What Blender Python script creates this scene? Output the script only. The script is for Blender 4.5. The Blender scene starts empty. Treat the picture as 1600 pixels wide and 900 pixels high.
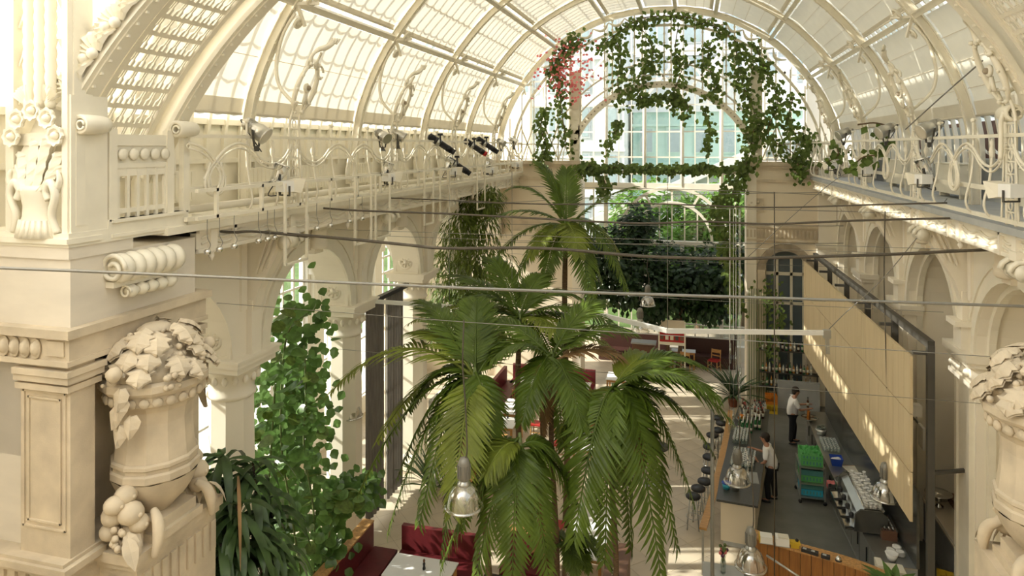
import bpy, math, random
from math import sin, cos, pi, radians, sqrt, atan2
from mathutils import Vector as V, Matrix
random.seed(11)
C = bpy.context.scene.collection
# ------------------------------------------------------------------ camera
FPX, VX, VY, EYE = 1067.0, 1085.0, 230.0, 9.4          # focal length, vanishing point, eye height
YAW = math.atan((VX - 800) / FPX)
cam = bpy.data.cameras.new('camera'); camo = bpy.data.objects.new('camera', cam); C.objects.link(camo)
cam.sensor_width = 36; cam.lens = FPX / 1600 * 36; cam.shift_y = -(450 - VY) / 1600
cam.clip_start = 0.05; cam.clip_end = 500
camo.location = (0, 0, EYE); camo.rotation_euler = (pi / 2, 0, YAW)
bpy.context.scene.camera = camo
# ------------------------------------------------------------------ sky and sun
SUN_DIR = V((-0.84, -0.24, 0.49)).normalized()
wd = bpy.data.worlds.new('sky'); bpy.context.scene.world = wd; wd.use_nodes = True
nt = wd.node_tree; bg = nt.nodes['Background']
sk = nt.nodes.new('ShaderNodeTexSky'); sk.sky_type = 'NISHITA'; sk.sun_disc = False
sk.sun_elevation = math.asin(SUN_DIR.z); sk.sun_rotation = atan2(SUN_DIR.x, SUN_DIR.y); sk.air_density = 1.0; sk.dust_density = 2.5
hz = nt.nodes.new('ShaderNodeMix'); hz.data_type = 'RGBA'; hz.inputs[0].default_value = 0.45; hz.inputs[7].default_value = (5.2, 5.2, 5.0, 1)   # bright haze
nt.links.new(sk.outputs[0], hz.inputs[6]); nt.links.new(hz.outputs[2], bg.inputs[0]); bg.inputs[1].default_value = 0.24
sl = bpy.data.lights.new('sun', 'SUN'); sl.energy = 6.5; sl.angle = radians(0.6); sl.color = (1.0, 0.945, 0.85)
so = bpy.data.objects.new('sun', sl); C.objects.link(so); so.location = (-40, 10, 40)
so.rotation_euler = (-SUN_DIR).to_track_quat('-Z', 'Y').to_euler()
vs = bpy.context.scene.view_settings
bpy.context.scene.display_settings.display_device = 'sRGB'
vs.view_transform = 'Standard'; vs.look = 'None'; vs.gamma = 1; vs.use_curve_mapping = False
vs.exposure = 0.6
cy = bpy.context.scene.cycles
cy.max_bounces = 10; cy.diffuse_bounces = 6; cy.glossy_bounces = 3; cy.transmission_bounces = 6; cy.transparent_max_bounces = 24
cy.caustics_reflective = False; cy.caustics_refractive = False; cy.sample_clamp_indirect = 6.0
# ------------------------------------------------------------------ photo helpers: a picture point on a plane of the hall
_c, _s = cos(YAW), sin(YAW)
def at(px, py, x=None, y=None, z=None):
    u = (px - 800) / FPX; v = (VY - py) / FPX
    d = V((-_s + u * _c, _c + u * _s, v))
    k = x / d.x if x is not None else (y / d.y if y is not None else (z - EYE) / d.z)
    return V((d.x * k, d.y * k, EYE + d.z * k))
# ------------------------------------------------------------------ materials
MATS = {}
def mat(name, col, rough=0.6, metal=0.0, var=0.06, scale=3.0, bump=0.0, bscale=40.0, trl=0.0, spec=0.4, stretch=None, col2=None, weave=0.0, emit=0.0):
    m = bpy.data.materials.new(name); m.use_nodes = True; n = m.node_tree; b = n.nodes['Principled BSDF']; L = n.links
    tc = n.nodes.new('ShaderNodeTexCoord'); mp = n.nodes.new('ShaderNodeMapping'); L.new(tc.outputs['Object'], mp.inputs[0])
    if stretch: mp.inputs['Scale'].default_value = stretch
    nz = n.nodes.new('ShaderNodeTexNoise'); nz.inputs['Scale'].default_value = scale; nz.inputs['Detail'].default_value = 4; L.new(mp.outputs[0], nz.inputs[0])
    rp = n.nodes.new('ShaderNodeValToRGB'); L.new(nz.outputs[0], rp.inputs[0])
    c2 = col2 or tuple(min(1, c * (1 + var)) for c in col); c1 = tuple(c * (1 - var) for c in col)
    rp.color_ramp.elements[0].position = 0.32; rp.color_ramp.elements[1].position = 0.68
    rp.color_ramp.elements[0].color = (*c1, 1); rp.color_ramp.elements[1].color = (*c2, 1)
    L.new(rp.outputs[0], b.inputs['Base Color'])
    b.inputs['Roughness'].default_value = rough; b.inputs['Metallic'].default_value = metal; b.inputs['Specular IOR Level'].default_value = spec
    if bump:
        n2 = n.nodes.new('ShaderNodeTexNoise'); n2.inputs['Scale'].default_value = bscale; n2.inputs['Detail'].default_value = 3; L.new(mp.outputs[0], n2.inputs[0])
        bp = n.nodes.new('ShaderNodeBump'); bp.inputs['Strength'].default_value = bump; bp.inputs['Distance'].default_value = 0.02
        L.new(n2.outputs[0], bp.inputs['Height']); L.new(bp.outputs[0], b.inputs['Normal'])
    if trl:
        t = n.nodes.new('ShaderNodeBsdfTranslucent'); L.new(rp.outputs[0], t.inputs[0])
        mx = n.nodes.new('ShaderNodeMixShader'); mx.inputs[0].default_value = trl
        L.new(b.outputs[0], mx.inputs[1]); L.new(t.outputs[0], mx.inputs[2]); L.new(mx.outputs[0], n.nodes['Material Output'].inputs[0])
    if weave:      # openness of the woven cloth
        tp = n.nodes.new('ShaderNodeBsdfTransparent'); m2 = n.nodes.new('ShaderNodeMixShader'); m2.inputs[0].default_value = weave
        L.new(mx.outputs[0], m2.inputs[1]); L.new(tp.outputs[0], m2.inputs[2]); L.new(m2.outputs[0], n.nodes['Material Output'].inputs[0])
    if emit:
        L.new(rp.outputs[0], b.inputs['Emission Color']); b.inputs['Emission Strength'].default_value = emit
    MATS[name] = m
    return m
def glass(name, tint, gl, rough=0.03):
    m = bpy.data.materials.new(name); m.use_nodes = True; n = m.node_tree; n.nodes.remove(n.nodes['Principled BSDF'])
    t = n.nodes.new('ShaderNodeBsdfTransparent'); t.inputs[0].default_value = (*tint, 1)
    g = n.nodes.new('ShaderNodeBsdfGlossy'); g.inputs[1].default_value = rough
    mx = n.nodes.new('ShaderNodeMixShader'); mx.inputs[0].default_value = gl
    n.links.new(t.outputs[0], mx.inputs[1]); n.links.new(g.outputs[0], mx.inputs[2]); n.links.new(mx.outputs[0], n.nodes['Material Output'].inputs[0])
    return m
IRON = mat('cream_paint', (0.80, 0.75, 0.62), 0.45, var=0.05, scale=2.5)
STUC = mat('cream_stucco', (0.83, 0.77, 0.645), 0.85, var=0.04, scale=0.8, bump=0.06, bscale=30)
STUCW = mat('lit_aisle_stucco', (0.88, 0.85, 0.77), 0.85, var=0.03, scale=0.8)  # cream stucco whitened, bright aisle light put into its colour
STUD = mat('warm_stucco', (0.77, 0.68, 0.53), 0.85, var=0.06, scale=0.8)
STONE = mat('limestone', (0.61, 0.52, 0.385), 0.8, var=0.16, scale=2.2, bump=0.12, bscale=60)
MARBLE = mat('pale_marble', (0.72, 0.66, 0.56), 0.5, var=0.07, scale=1.2, stretch=(1, 1, 3))
STONED = mat('dark_brown_stone', (0.36, 0.30, 0.22), 0.9, var=0.2, scale=4)  # darker, more mottled brown stone
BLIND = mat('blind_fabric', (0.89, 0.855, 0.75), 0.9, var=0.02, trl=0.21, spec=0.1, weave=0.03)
BLINDN = mat('light_boosting_blind', (0.92, 0.91, 0.86), 0.9, var=0.01, trl=0.78, spec=0.1)  # whiteness and translucency added to brighten the near end
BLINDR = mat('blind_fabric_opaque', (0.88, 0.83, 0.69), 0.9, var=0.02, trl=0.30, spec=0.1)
HEM = mat('blind_hem', (0.74, 0.69, 0.58), 0.9, var=0.02, trl=0.2, spec=0.1)
GLS = glass('clear_glass', (0.94, 0.96, 0.95), 0.05)
ROOFG = glass('roof_glass', (0.95, 0.97, 0.96), 0.04)
LAMPG = glass('lamp_glass', (0.95, 0.94, 0.88), 0.45, 0.10)
BOTG = glass('drinking_glass', (0.88, 0.92, 0.91), 0.22, 0.08)
GREY = mat('grey_blue_panel', (0.42, 0.43, 0.42), 0.6, var=0.08)
DARK = mat('dark_iron', (0.07, 0.065, 0.055), 0.5)
BLACK = mat('black_plastic', (0.02, 0.02, 0.022), 0.4)
STEEL = mat('brushed_steel', (0.50, 0.50, 0.47), 0.3, metal=0.9, var=0.05)
CHROME = mat('chrome', (0.75, 0.75, 0.73), 0.12, metal=1.0)
ALU = mat('silver_can', (0.62, 0.60, 0.54), 0.3, metal=0.8)
WHITE = mat('white_paint', (0.82, 0.81, 0.77), 0.5, var=0.02)
CLOTH = mat('white_tabletop', (0.80, 0.80, 0.79), 0.6, var=0.01)
RED = mat('dark_red_leather', (0.13, 0.016, 0.02), 0.45, var=0.15, scale=6)
WOOD = mat('oak_wood', (0.46, 0.25, 0.09), 0.5, var=0.25, scale=4, stretch=(6, 6, 0.6))
WOODH = mat('honey_wood', (0.50, 0.27, 0.09), 0.45, var=0.22, scale=5, stretch=(0.7, 8, 8))
WOODD = mat('dark_counter_wood', (0.30, 0.125, 0.03), 0.4, var=0.2, scale=5, stretch=(6, 6, 0.5))
FARB = mat('dark_brown_bench', (0.055, 0.022, 0.016), 0.5)
PLY = mat('pale_panel_wood', (0.62, 0.50, 0.31), 0.6, var=0.05, scale=2, stretch=(5, 5, 0.4))
BROWN = mat('brown_leatherette', (0.17, 0.085, 0.05), 0.5, var=0.1)
TILE = mat('cream_floor_tile', (0.62, 0.53, 0.40), 0.4, var=0.08, scale=1.5)
GROUT = mat('floor_grout', (0.42, 0.35, 0.26), 0.8)
BARFL = mat('grey_bar_floor', (0.17, 0.17, 0.15), 0.5, var=0.12, scale=2)
CTOP = mat('dark_counter_top', (0.07, 0.07, 0.065), 0.3, var=0.2, scale=30)
CURT = mat('grey_string_curtain', (0.15, 0.135, 0.115), 0.8, var=0.2, scale=8, stretch=(10, 10, 0.3), trl=0.15)
LEAF = mat('palm_green', (0.105, 0.165, 0.020), 0.38, var=0.35, scale=2.0, trl=0.40, spec=0.45)
LEAFY = mat('palm_light_green', (0.22, 0.27, 0.04), 0.4, var=0.3, scale=2.0, trl=0.4, spec=0.45)
LEAFB = mat('palm_dry_brown', (0.33, 0.20, 0.09), 0.6, var=0.3, trl=0.3)
IVY = mat('ivy_green', (0.11, 0.165, 0.03), 0.45, var=0.4, scale=3, trl=0.3)
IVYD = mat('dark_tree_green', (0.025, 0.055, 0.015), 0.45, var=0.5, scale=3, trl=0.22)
CLIMB = mat('round_leaf_green', (0.13, 0.24, 0.06), 0.30, var=0.5, scale=1.6, trl=0.42, spec=0.6)
DRAC = mat('strap_leaf_green', (0.055, 0.10, 0.03), 0.4, var=0.4, scale=3, trl=0.2, spec=0.5)
BAMB = mat('bamboo_green', (0.11, 0.15, 0.02), 0.5, var=0.4, scale=3, trl=0.4)
OUTG = mat('outdoor_tree_green', (0.16, 0.30, 0.05), 0.6, var=0.4, scale=0.8, trl=0.45)
PINK = mat('pink_blossom', (0.75, 0.22, 0.22), 0.6, trl=0.3)
BARK = mat('palm_bark', (0.14, 0.09, 0.05), 0.9, var=0.35, scale=6, stretch=(2, 2, 8))
STEMG = mat('green_stem', (0.12, 0.16, 0.05), 0.6)
CABLE = mat('dark_cable', (0.09, 0.075, 0.055), 0.6)
WIRE = mat('grey_steel_wire', (0.26, 0.25, 0.22), 0.4, metal=0.4)
SKIN = mat('skin', (0.42, 0.22, 0.14), 0.5)
SHIRT = mat('white_shirt', (0.80, 0.79, 0.78), 0.8, var=0.02)
TROU = mat('black_trousers', (0.012, 0.012, 0.014), 0.8)
HAIR = mat('dark_hair', (0.02, 0.014, 0.01), 0.6)
YEL = mat('yellow_crate', (0.62, 0.42, 0.03), 0.5)
ORG = mat('orange_crate', (0.60, 0.20, 0.02), 0.5)
BLUE = mat('blue_plastic', (0.02, 0.07, 0.42), 0.4)
CYAN = mat('cyan_plastic', (0.05, 0.42, 0.60), 0.4)
GRNP = mat('green_plastic', (0.16, 0.55, 0.18), 0.4, trl=0.2)
TEAL = mat('teal_plastic', (0.10, 0.30, 0.27), 0.4)
REDP = mat('red_enamel', (0.42, 0.02, 0.02), 0.35)
BGRN = mat('green_bottle_glass', (0.015, 0.13, 0.035), 0.12, spec=0.7)
BBRN = mat('brown_bottle_glass', (0.07, 0.025, 0.01), 0.12, spec=0.7)
BCLR = mat('pale_bottle_glass', (0.50, 0.52, 0.48), 0.12, spec=0.7)
BAMR = mat('amber_bottle_glass', (0.45, 0.20, 0.04), 0.15, spec=0.7)
LABL = mat('paper_label', (0.70, 0.66, 0.55), 0.8)
TERRA = mat('terracotta', (0.25, 0.09, 0.05), 0.8)
BRICK = mat('outside_brick', (0.20, 0.10, 0.07), 0.9, var=0.2, scale=9)
FAC = mat('pale_facade', (0.70, 0.71, 0.72), 0.9, var=0.12, scale=0.3)
COPP = mat('green_copper', (0.45, 0.62, 0.56), 0.7, var=0.12, scale=0.5)
WINF = mat('far_window', (0.36, 0.44, 0.46), 0.3)  # sky reflection put into the pane colour
WINB = mat('dark_window', (0.10, 0.13, 0.15), 0.3)
GRASS = mat('lawn', (0.10, 0.17, 0.04), 0.9, var=0.3, scale=0.6)
PAVE = mat('outside_paving', (0.62, 0.59, 0.53), 0.9, var=0.1)
SOIL = mat('soil', (0.05, 0.035, 0.025), 0.95)
# ------------------------------------------------------------------ mesh builder
class MB:
    def __init__(s): s.v = []; s.f = []; s.sm = []
    def add(s, vs, fs, smooth=False):
        o = len(s.v); s.v += [tuple(p) for p in vs]
        for f in fs: s.f.append(tuple(i + o for i in f)); s.sm.append(smooth)
        return s
    def box(s, c, d, rz=0.0, M=None):
        x, y, z = d[0] / 2, d[1] / 2, d[2] / 2
        pts = [V((a * x, b * y, e * z)) for a in (-1, 1) for b in (-1, 1) for e in (-1, 1)]
        if rz: R = Matrix.Rotation(rz, 3, 'Z'); pts = [R @ p for p in pts]
        pts = [p + V(c) for p in pts]
        if M: pts = [M @ p for p in pts]
        return s.add(pts, [(0, 1, 3, 2), (4, 6, 7, 5), (0, 4, 5, 1), (2, 3, 7, 6), (0, 2, 6, 4), (1, 5, 7, 3)])
    def bb(s, a, b): return s.box(((a[0] + b[0]) / 2, (a[1] + b[1]) / 2, (a[2] + b[2]) / 2), (abs(b[0] - a[0]), abs(b[1] - a[1]), abs(b[2] - a[2])))
    def bar(s, p, q, w, h=None, up=(0, 0, 1)):
        p, q = V(p), V(q); d = (q - p).normalized(); u = V(up); h = h or w
        if abs(d.dot(u)) > 0.98: u = V((1, 0, 0))
        a = d.cross(u).normalized(); b = a.cross(d).normalized()
        pts = [o + a * i * w / 2 + b * j * h / 2 for o in (p, q) for i, j in ((-1, -1), (1, -1), (1, 1), (-1, 1))]
        return s.add(pts, [(3, 2, 1, 0), (4, 5, 6, 7), (0, 1, 5, 4), (1, 2, 6, 5), (2, 3, 7, 6), (3, 0, 4, 7)])
    def tube(s, pts, r, n=6, closed=False, flat=1.0):
        pts = [V(p) for p in pts]; k = len(pts); vs = []; fs = []
        rs = r if isinstance(r, (list, tuple)) else [r] * k
        prev = None
        for i in range(k):
            if closed: d = pts[(i + 1) % k] - pts[i - 1]
            else: d = pts[min(i + 1, k - 1)] - pts[max(i - 1, 0)]
            if d.length < 1e-9: d = V((0, 0, 1))
            d.normalize()
            if prev is None:
                u = V((0, 0, 1)) if abs(d.z) < 0.9 else V((1, 0, 0)); a = d.cross(u).normalized()
            else:
                a = prev - d * prev.dot(d)
                a = a.normalized() if a.length > 1e-6 else d.orthogonal().normalized()
            prev = a; b = d.cross(a)
            for j in range(n):
                t = 2 * pi * j / n; vs.append(pts[i] + (a * cos(t) + b * sin(t) * flat) * rs[i])
        for i in range(k if closed else k - 1):
            o, p = i * n, ((i + 1) % k) * n
            for j in range(n): fs.append((o + j, o + (j + 1) % n, p + (j + 1) % n, p + j))
        if not closed: fs.append(tuple(range(n))[::-1]); fs.append(tuple((k - 1) * n + j for j in range(n)))
        return s.add(vs, fs, n > 4)
    def lathe(s, prof, c=(0, 0, 0), n=16, M=None, ph=0.0, smooth=True, caps=True):
        vs = []; fs = []
        for r, z in prof:
            for j in range(n):
                t = 2 * pi * j / n + ph; p = V((r * cos(t), r * sin(t), z)); vs.append((M @ p if M else p) + V(c))
        for i in range(len(prof) - 1):
            for j in range(n): fs.append((i * n + j, i * n + (j + 1) % n, (i + 1) * n + (j + 1) % n, (i + 1) * n + j))
        if caps and prof[0][0] > 1e-5: fs.append(tuple(range(n))[::-1])
        if caps and prof[-1][0] > 1e-5: fs.append(tuple((len(prof) - 1) * n + j for j in range(n)))
        return s.add(vs, fs, smooth)
    def ball(s, c, r, n=8, m=6, sc=(1, 1, 1)):
        return s.lathe([(max(1e-6, r * sin(pi * i / m)), -r * cos(pi * i / m)) for i in range(m + 1)], c, n, Matrix.Diagonal(V(sc)))
    def prism(s, poly, fn, d0, d1):
        k = len(poly); vs = [fn(a, b, d0) for a, b in poly] + [fn(a, b, d1) for a, b in poly]
        fs = [tuple(range(k))[::-1], tuple(range(k, 2 * k))] + [(i, (i + 1) % k, k + (i + 1) % k, k + i) for i in range(k)]
        return s.add(vs, fs)
    def sheet(s, rows, smooth=True, closed=False):
        k = len(rows[0]); vs = [p for r in rows for p in r]; fs = []
        for i in range(len(rows) - 1):
            for j in range(k if closed else k - 1): fs.append((i * k + j, i * k + (j + 1) % k, (i + 1) * k + (j + 1) % k, (i + 1) * k + j))
        return s.add(vs, fs, smooth)
    def leaf(s, p, d, up, L, W, fold=0.25, droop=0.2, seg=2):
        d = V(d).normalized(); a = d.cross(V(up)); a = a.normalized() if a.length > 1e-4 else d.orthogonal().normalized(); nrm = a.cross(d)
        vs = []; fs = []
        prof = {1: (0.2, 1.0, 0.05), 2: (0.25, 1.0, 0.8, 0.04), 3: (0.3, 0.9, 1.0, 0.7, 0.03)}[seg]
        k = len(prof)
        for i, w in enumerate(prof):
            t = i / (k - 1); c = V(p) + d * L * t - nrm * droop * L * t * t; h = W * w / 2
            vs += [c - a * h + nrm * fold * h, c, c + a * h + nrm * fold * h]
            if i: o = 3 * i; fs += [(o - 3, o - 2, o + 1, o), (o - 2, o - 1, o + 2, o + 1)]
        return s.add(vs, fs, False)
    def mesh(s, name, m):
        me = bpy.data.meshes.new(name); me.from_pydata(s.v, [], s.f)
        if s.sm: me.polygons.foreach_set('use_smooth', s.sm)
        for x in (m if isinstance(m, (list, tuple)) else [m]): me.materials.append(x)
        me.update(); return me
    def build(s, name, m, parent=None, world=False, loc=None):
        if world and parent is not None:
            r = parent
            off = V((0, 0, 0))
            while r is not None: off += r.location; r = r.parent
            s.v = [tuple(V(p) - off) for p in s.v]
        o = bpy.data.objects.new(name, s.mesh(name, m)); C.objects.link(o)
        if parent is not None: o.parent = parent
        if loc is not None: o.location = loc
        return o
def tag(o, label, cat=None, group=None, kind=None):
    if label: o['label'] = label
    if cat: o['category'] = cat
    if group: o['group'] = group
    if kind: o['kind'] = kind
    return o
def T(name, label, cat, loc=(0, 0, 0), group=None, rz=0.0, kind=None):
    o = bpy.data.objects.new(name, None); C.objects.link(o); o.location = loc; o.rotation_euler = (0, 0, rz); o.empty_display_size = 0.1
    return tag(o, label, cat, group, kind)
def S(name, label=None, loc=(0, 0, 0)): return T(name, label, None, loc, None, 0, 'structure')
KIDS = {}
def kids(o): return [c for c in o.children]
def dup(root, loc=None, rz=None, label=None, group=None, scale=None):
    def rec(o, par):
        c = o.copy(); C.objects.link(c)
        if par is not None: c.parent = par
        for ch in list(o.children): rec(ch, c)
        return c
    r = rec(root, None)
    if loc is not None: r.location = loc
    if rz is not None: r.rotation_euler = (0, 0, rz)
    if scale is not None: r.scale = scale
    if label: r['label'] = label
    if group: r['group'] = group
    return r
def piece(o, name, parent, loc, rot=None, scale=None, label=None):
    """another copy of a part, sharing its mesh"""
    c = bpy.data.objects.new(name, o.data); C.objects.link(c); c.parent = parent; c.location = loc
    if rot is not None: c.rotation_euler = rot
    if scale is not None: c.scale = scale
    if label: c['label'] = label
    return c
def crom(pts, n=6, closed=False):
    pts = [V(p) for p in pts]; k = len(pts); out = []
    for i in range(k if closed else k - 1):
        if closed: a, b, c, d = pts[i - 1], pts[i], pts[(i + 1) % k], pts[(i + 2) % k]
        else: a, b, c, d = pts[max(i - 1, 0)], pts[i], pts[i + 1], pts[min(i + 2, k - 1)]
        for j in range(n):
            t = j / n; out.append(0.5 * ((2 * b) + (c - a) * t + (2 * a - 5 * b + 4 * c - d) * t * t + (3 * b - a - 3 * c + d) * t ** 3))
    if not closed: out.append(pts[-1])
    return out
ORD = ['first', 'second', 'third', 'fourth', 'fifth', 'sixth', 'seventh', 'eighth', 'ninth', 'tenth', 'eleventh', 'twelfth', 'thirteenth', 'fourteenth', 'fifteenth', 'sixteenth', 'seventeenth', 'eighteenth', 'nineteenth', 'twentieth', 'twenty first', 'twenty second', 'twenty third', 'twenty fourth', 'twenty fifth', 'twenty sixth', 'twenty seventh', 'twenty eighth']
# ------------------------------------------------------------------ hall dimensions
AX = -1.34; BAY = 4.1; RY = [10.58 + BAY * i for i in range(5)]; WL, WR = -7.65, 4.97; RL, RR = -6.79, 4.11; YF = 26.98
rt_ = random.Random(9)
def tuft(name, label, loc, n, L, W, m, cat='plant', el=(.3, 1.4), pot=None, droop=.5):
    t = T(name, label, cat, loc)
    if pot: b = MB(); b.lathe([(.11, 0), (.14, .02), (.17, .26), (.19, .26), (.19, .31), (.16, .31), (.15, .28), (.001, .28)], n=14); b.build('pot', pot, t)
    z0 = .3 if pot else 0
    for k in range(n):
        a = 2.4 * k; e = rt_.uniform(*el); b = MB(); d = V((cos(a) * cos(e), sin(a) * cos(e), sin(e))); b.leaf((0, 0, z0), d, (0, 0, 1) if e < 1.2 else (1, 0, 0), L * rt_.uniform(.7, 1.1), W, .25, droop, 3); b.build('leaf', m, t)
    return t
# ================================================================== FLOOR
fl = S('floor', 'cream stone floor of diagonal tiles')
MB().bb((-13, 3, -0.2), (7.5, 36, -0.012)).build('bed', GROUT, fl)
tq = MB(); h = 0.294
tq.add([(-h, 0, 0), (0, -h * 1, 0), (h, 0, 0), (0, h, 0)], [(0, 1, 2, 3)])
D = 0.6; near = []; far = MB()
h = D / sqrt(2) - 0.006
for i in range(-60, 60):
    for j in range(-60, 60):
        x = -1 + (i + j) * D / sqrt(2); y = 18 + (i - j) * D / sqrt(2)
        if not (-12 < x < 6.6 and 5 < y < 35): continue
        if -2.9 < x < 0.75 and 13.2 < y < 25: near.append((x, y))
        else: far.add([(x - h, y, 0), (x, y - h, 0), (x + h, y, 0), (x, y + h, 0)], [(0, 1, 2, 3)])
o = far.build('distant_tile', TILE, fl); o['kind'] = 'stuff'
t0 = None
for x, y in near:
    if t0 is None:
        b = MB(); g = h - 0.008; b.add([(-h, 0, 0), (0, -h, 0), (h, 0, 0), (0, h, 0), (-h, 0, -.015), (0, -h, -.015), (h, 0, -.015), (0, h, -.015)], [(0, 1, 2, 3), (0, 4, 5, 1), (1, 5, 6, 2), (2, 6, 7, 3), (3, 7, 4, 0)])
        t0 = b.build('tile', TILE, fl, loc=(x, y, 0.001))
    else: piece(t0, 'tile', fl, (x, y, 0.001 + random.uniform(-.0006, .0006)))
f2 = MB(); f2.prism([(0.95, 14.9), (6.4, 14.3), (6.4, 26.8), (2.4, 26.8), (1.5, 22.7), (1.2, 19)], lambda a, b, d: V((a, b, d)), 0.003, 0.02)
o = f2.build('floor', BARFL); tag(o, 'grey rubber floor behind the bar', None, None, 'structure')
# ================================================================== WALLS WITH ARCHES
def arch_wall(b, fn, centers, R, zs, z0, zt, u0, u1, w0, w1, n=14):
    edges = [u0]
    for c in centers: edges += [c - R, c + R]
    edges.append(u1)
    def quad(ua, ub, za, zb):
        if ub - ua < 1e-4 or zb - za < 1e-4: return
        for w in (w0, w1): b.add([fn(ua, w, za), fn(ub, w, za), fn(ub, w, zb), fn(ua, w, zb)], [(0, 1, 2, 3)])
    for i in range(0, len(edges), 2):
        ua, ub = edges[i], edges[i + 1]; quad(ua, ub, z0, zt)
        for u, on in ((ua, i > 0), (ub, i + 2 < len(edges))):
            if on: b.add([fn(u, w0, z0), fn(u, w1, z0), fn(u, w1, zs), fn(u, w0, zs)], [(0, 1, 2, 3)])
        b.add([fn(ua, w0, z0), fn(ub, w0, z0), fn(ub, w1, z0), fn(ua, w1, z0)], [(0, 1, 2, 3)])
    for c in centers:
        P = [(c - R * cos(pi * k / n), zs + R * sin(pi * k / n)) for k in range(n + 1)]
        for k in range(n):
            (a, za), (e, ze) = P[k], P[k + 1]
            for w in (w0, w1): b.add([fn(a, w, za), fn(e, w, ze), fn(e, w, zt), fn(a, w, zt)], [(0, 1, 2, 3)])
            b.add([fn(a, w0, za), fn(e, w0, ze), fn(e, w1, ze), fn(a, w1, za)], [(0, 1, 2, 3)])
    b.add([fn(u0, w0, zt), fn(u1, w0, zt), fn(u1, w1, zt), fn(u0, w1, zt)], [(0, 1, 2, 3)])
def archivolt(fn, c, R0, R1, w0, w1, zs, n=18, a0=0.0, a1=pi):
    b = MB(); rows = []
    for k in range(n + 1):
        t = a0 + (a1 - a0) * k / n
        rows.append([fn(c - r * cos(t), w, zs + r * sin(t)) for r, w in ((R0, w0), (R0, w1), (R1, w1), (R1, w0))])
    b.sheet(rows, smooth=False); return b
LC = [y - BAY / 2 for y in RY]            # arch centres between the columns
fnL = lambda u, w, z: V((WL - w, u, z))
fnR = lambda u, w, z: V((WR + w, u, z))
ZS = 5.75
wl = S('wall_left', 'cream arcade wall with round arches on columns')
b = MB(); arch_wall(b, fnL, LC[0:5], 1.55, ZS, ZS, 8.3, 8.3, YF, 0, 0.8); b.build('arcade_wall', STUC, wl)
b = MB(); b.bb((WL - .8, 6.3, ZS), (WL, 8.4, 8.3)); b.build('pier', STUC, wl)
for c in LC[1:]:
    archivolt(fnL, c, 1.55, 1.80, 0, -0.05, ZS).build('archivolt', IRON, wl)
    archivolt(fnL, c, 1.88, 1.98, 0, -0.03, ZS).build('outer_moulding', IRON, wl)
# parapet and wall behind the left gallery
b = MB(); b.bb((WL - .75, 5, 8.3), (WL - .6, YF, 9.86)); b.bb((WL - .72, 5, 9.8), (WL - .52, YF, 9.90)); b.bb((WL - .6, 5, 9.12), (WL - .54, YF, 9.2)); b.build('parapet', IRON, wl)
for i, y in enumerate([9.0, 11.5, 13.3, 15.5, 17.4, 19.6, 21.6, 23.7, 25.6]):
    r = T('radiator', 'cream panel radiator behind the left gallery rail, %s from the near end' % ORD[i], 'radiator', (WL - .42, y, 8.4), 'radiators along the left gallery')
    MB().box((0, 0, .36), (.1, 1.25, .5)).build('radiator_panel', IRON, r)
    rb = MB()
    for k in range(10): rb.box((.055, -.55 + k * .122, .36), (.012, .05, .46))
    rb.build('fin', IRON, r); fb = MB()
    for s in (-1, 1): fb.box((0, s * .4, .055), (.05, .05, .11))
    fb.build('foot', IRON, r)
# jamb rosette panels over each capital, facing the camera
def rosette(b, fn, cu, cz, R, w):
    b.lathe([(R * .95, 0), (R, w * .5), (R * .8, w), (R * .7, w * .6), (R * .3, w * .6), (R * .28, w * 1.2), (0.001, w * 1.4)], (0, 0, 0), 16, fn)
    for k in range(8):
        t = 2 * pi * k / 8; M = fn @ Matrix.Translation((R * .55 * cos(t), R * .55 * sin(t), w * .6)) @ Matrix.Rotation(t, 4, 'Z')
        b.lathe([(.001, -.2 * w), (R * .16, 0), (R * .12, w * .6), (.001, w * .9)], (0, 0, 0), 6, M @ Matrix.Diagonal((1.4, .7, 1, 1)))
MY = Matrix(((1, 0, 0, 0), (0, 0, -1, 0), (0, 1, 0, 0), (0, 0, 0, 1)))       # local z -> -y
for i, y in enumerate(RY[:4]):
    fy = y - .50
    b = MB(); b.bb((WL - .78, fy - .03, ZS), (WL - .02, fy + .02, ZS + .06)); b.bb((WL - .78, fy - .03, ZS + .62), (WL - .02, fy + .02, ZS + .68))
    b.bb((WL - .78, fy - .03, ZS + .06), (WL - .70, fy + .02, ZS + .62)); b.bb((WL - .1, fy - .03, ZS + .06), (WL - .02, fy + .02, ZS + .62))
    M = Matrix.Translation((WL - .40, fy, ZS + .34)) @ MY
    rosette(b, M, 0, 0, .22, .06); b.build('rosette_panel', STUC, wl)
# columns
def column(y, label, cap=STUC):
    t = T('stone_column', label, 'column', (WL - .40, y, 0), 'columns of the left arcade')
    b = MB(); b.lathe([(.50, 0), (.50, .25), (.46, .3), (.46, .4), (.42, .46)], n=8, ph=pi / 8, smooth=False); b.build('base', STUC, t)
    b = MB(); b.lathe([(.415, .46), (.41, 3.0), (.385, 4.95)], n=8, ph=pi / 8, smooth=False); b.build('shaft', STUC, t)
    b = MB(); b.lathe([(.385, 4.95), (.42, 4.98), (.42, 5.03), (.39, 5.06), (.40, 5.2), (.47, 5.42), (.52, 5.50)], n=16)
    for k in range(16): a = 2 * pi * k / 16; b.ball((.455 * cos(a), .455 * sin(a), 5.32), .055, 6, 4, (1, 1, 1.5))
    b.build('capital', STUC, t)
    b = MB(); b.box((0, 0, 5.56), (1.06, 1.10, .12)); b.box((0, 0, 5.66), (1.16, 1.2, .10)); b.box((0, 0, 5.73), (1.22, 1.26, .04)); b.build('abacus', STUC, t)
    return t
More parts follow.
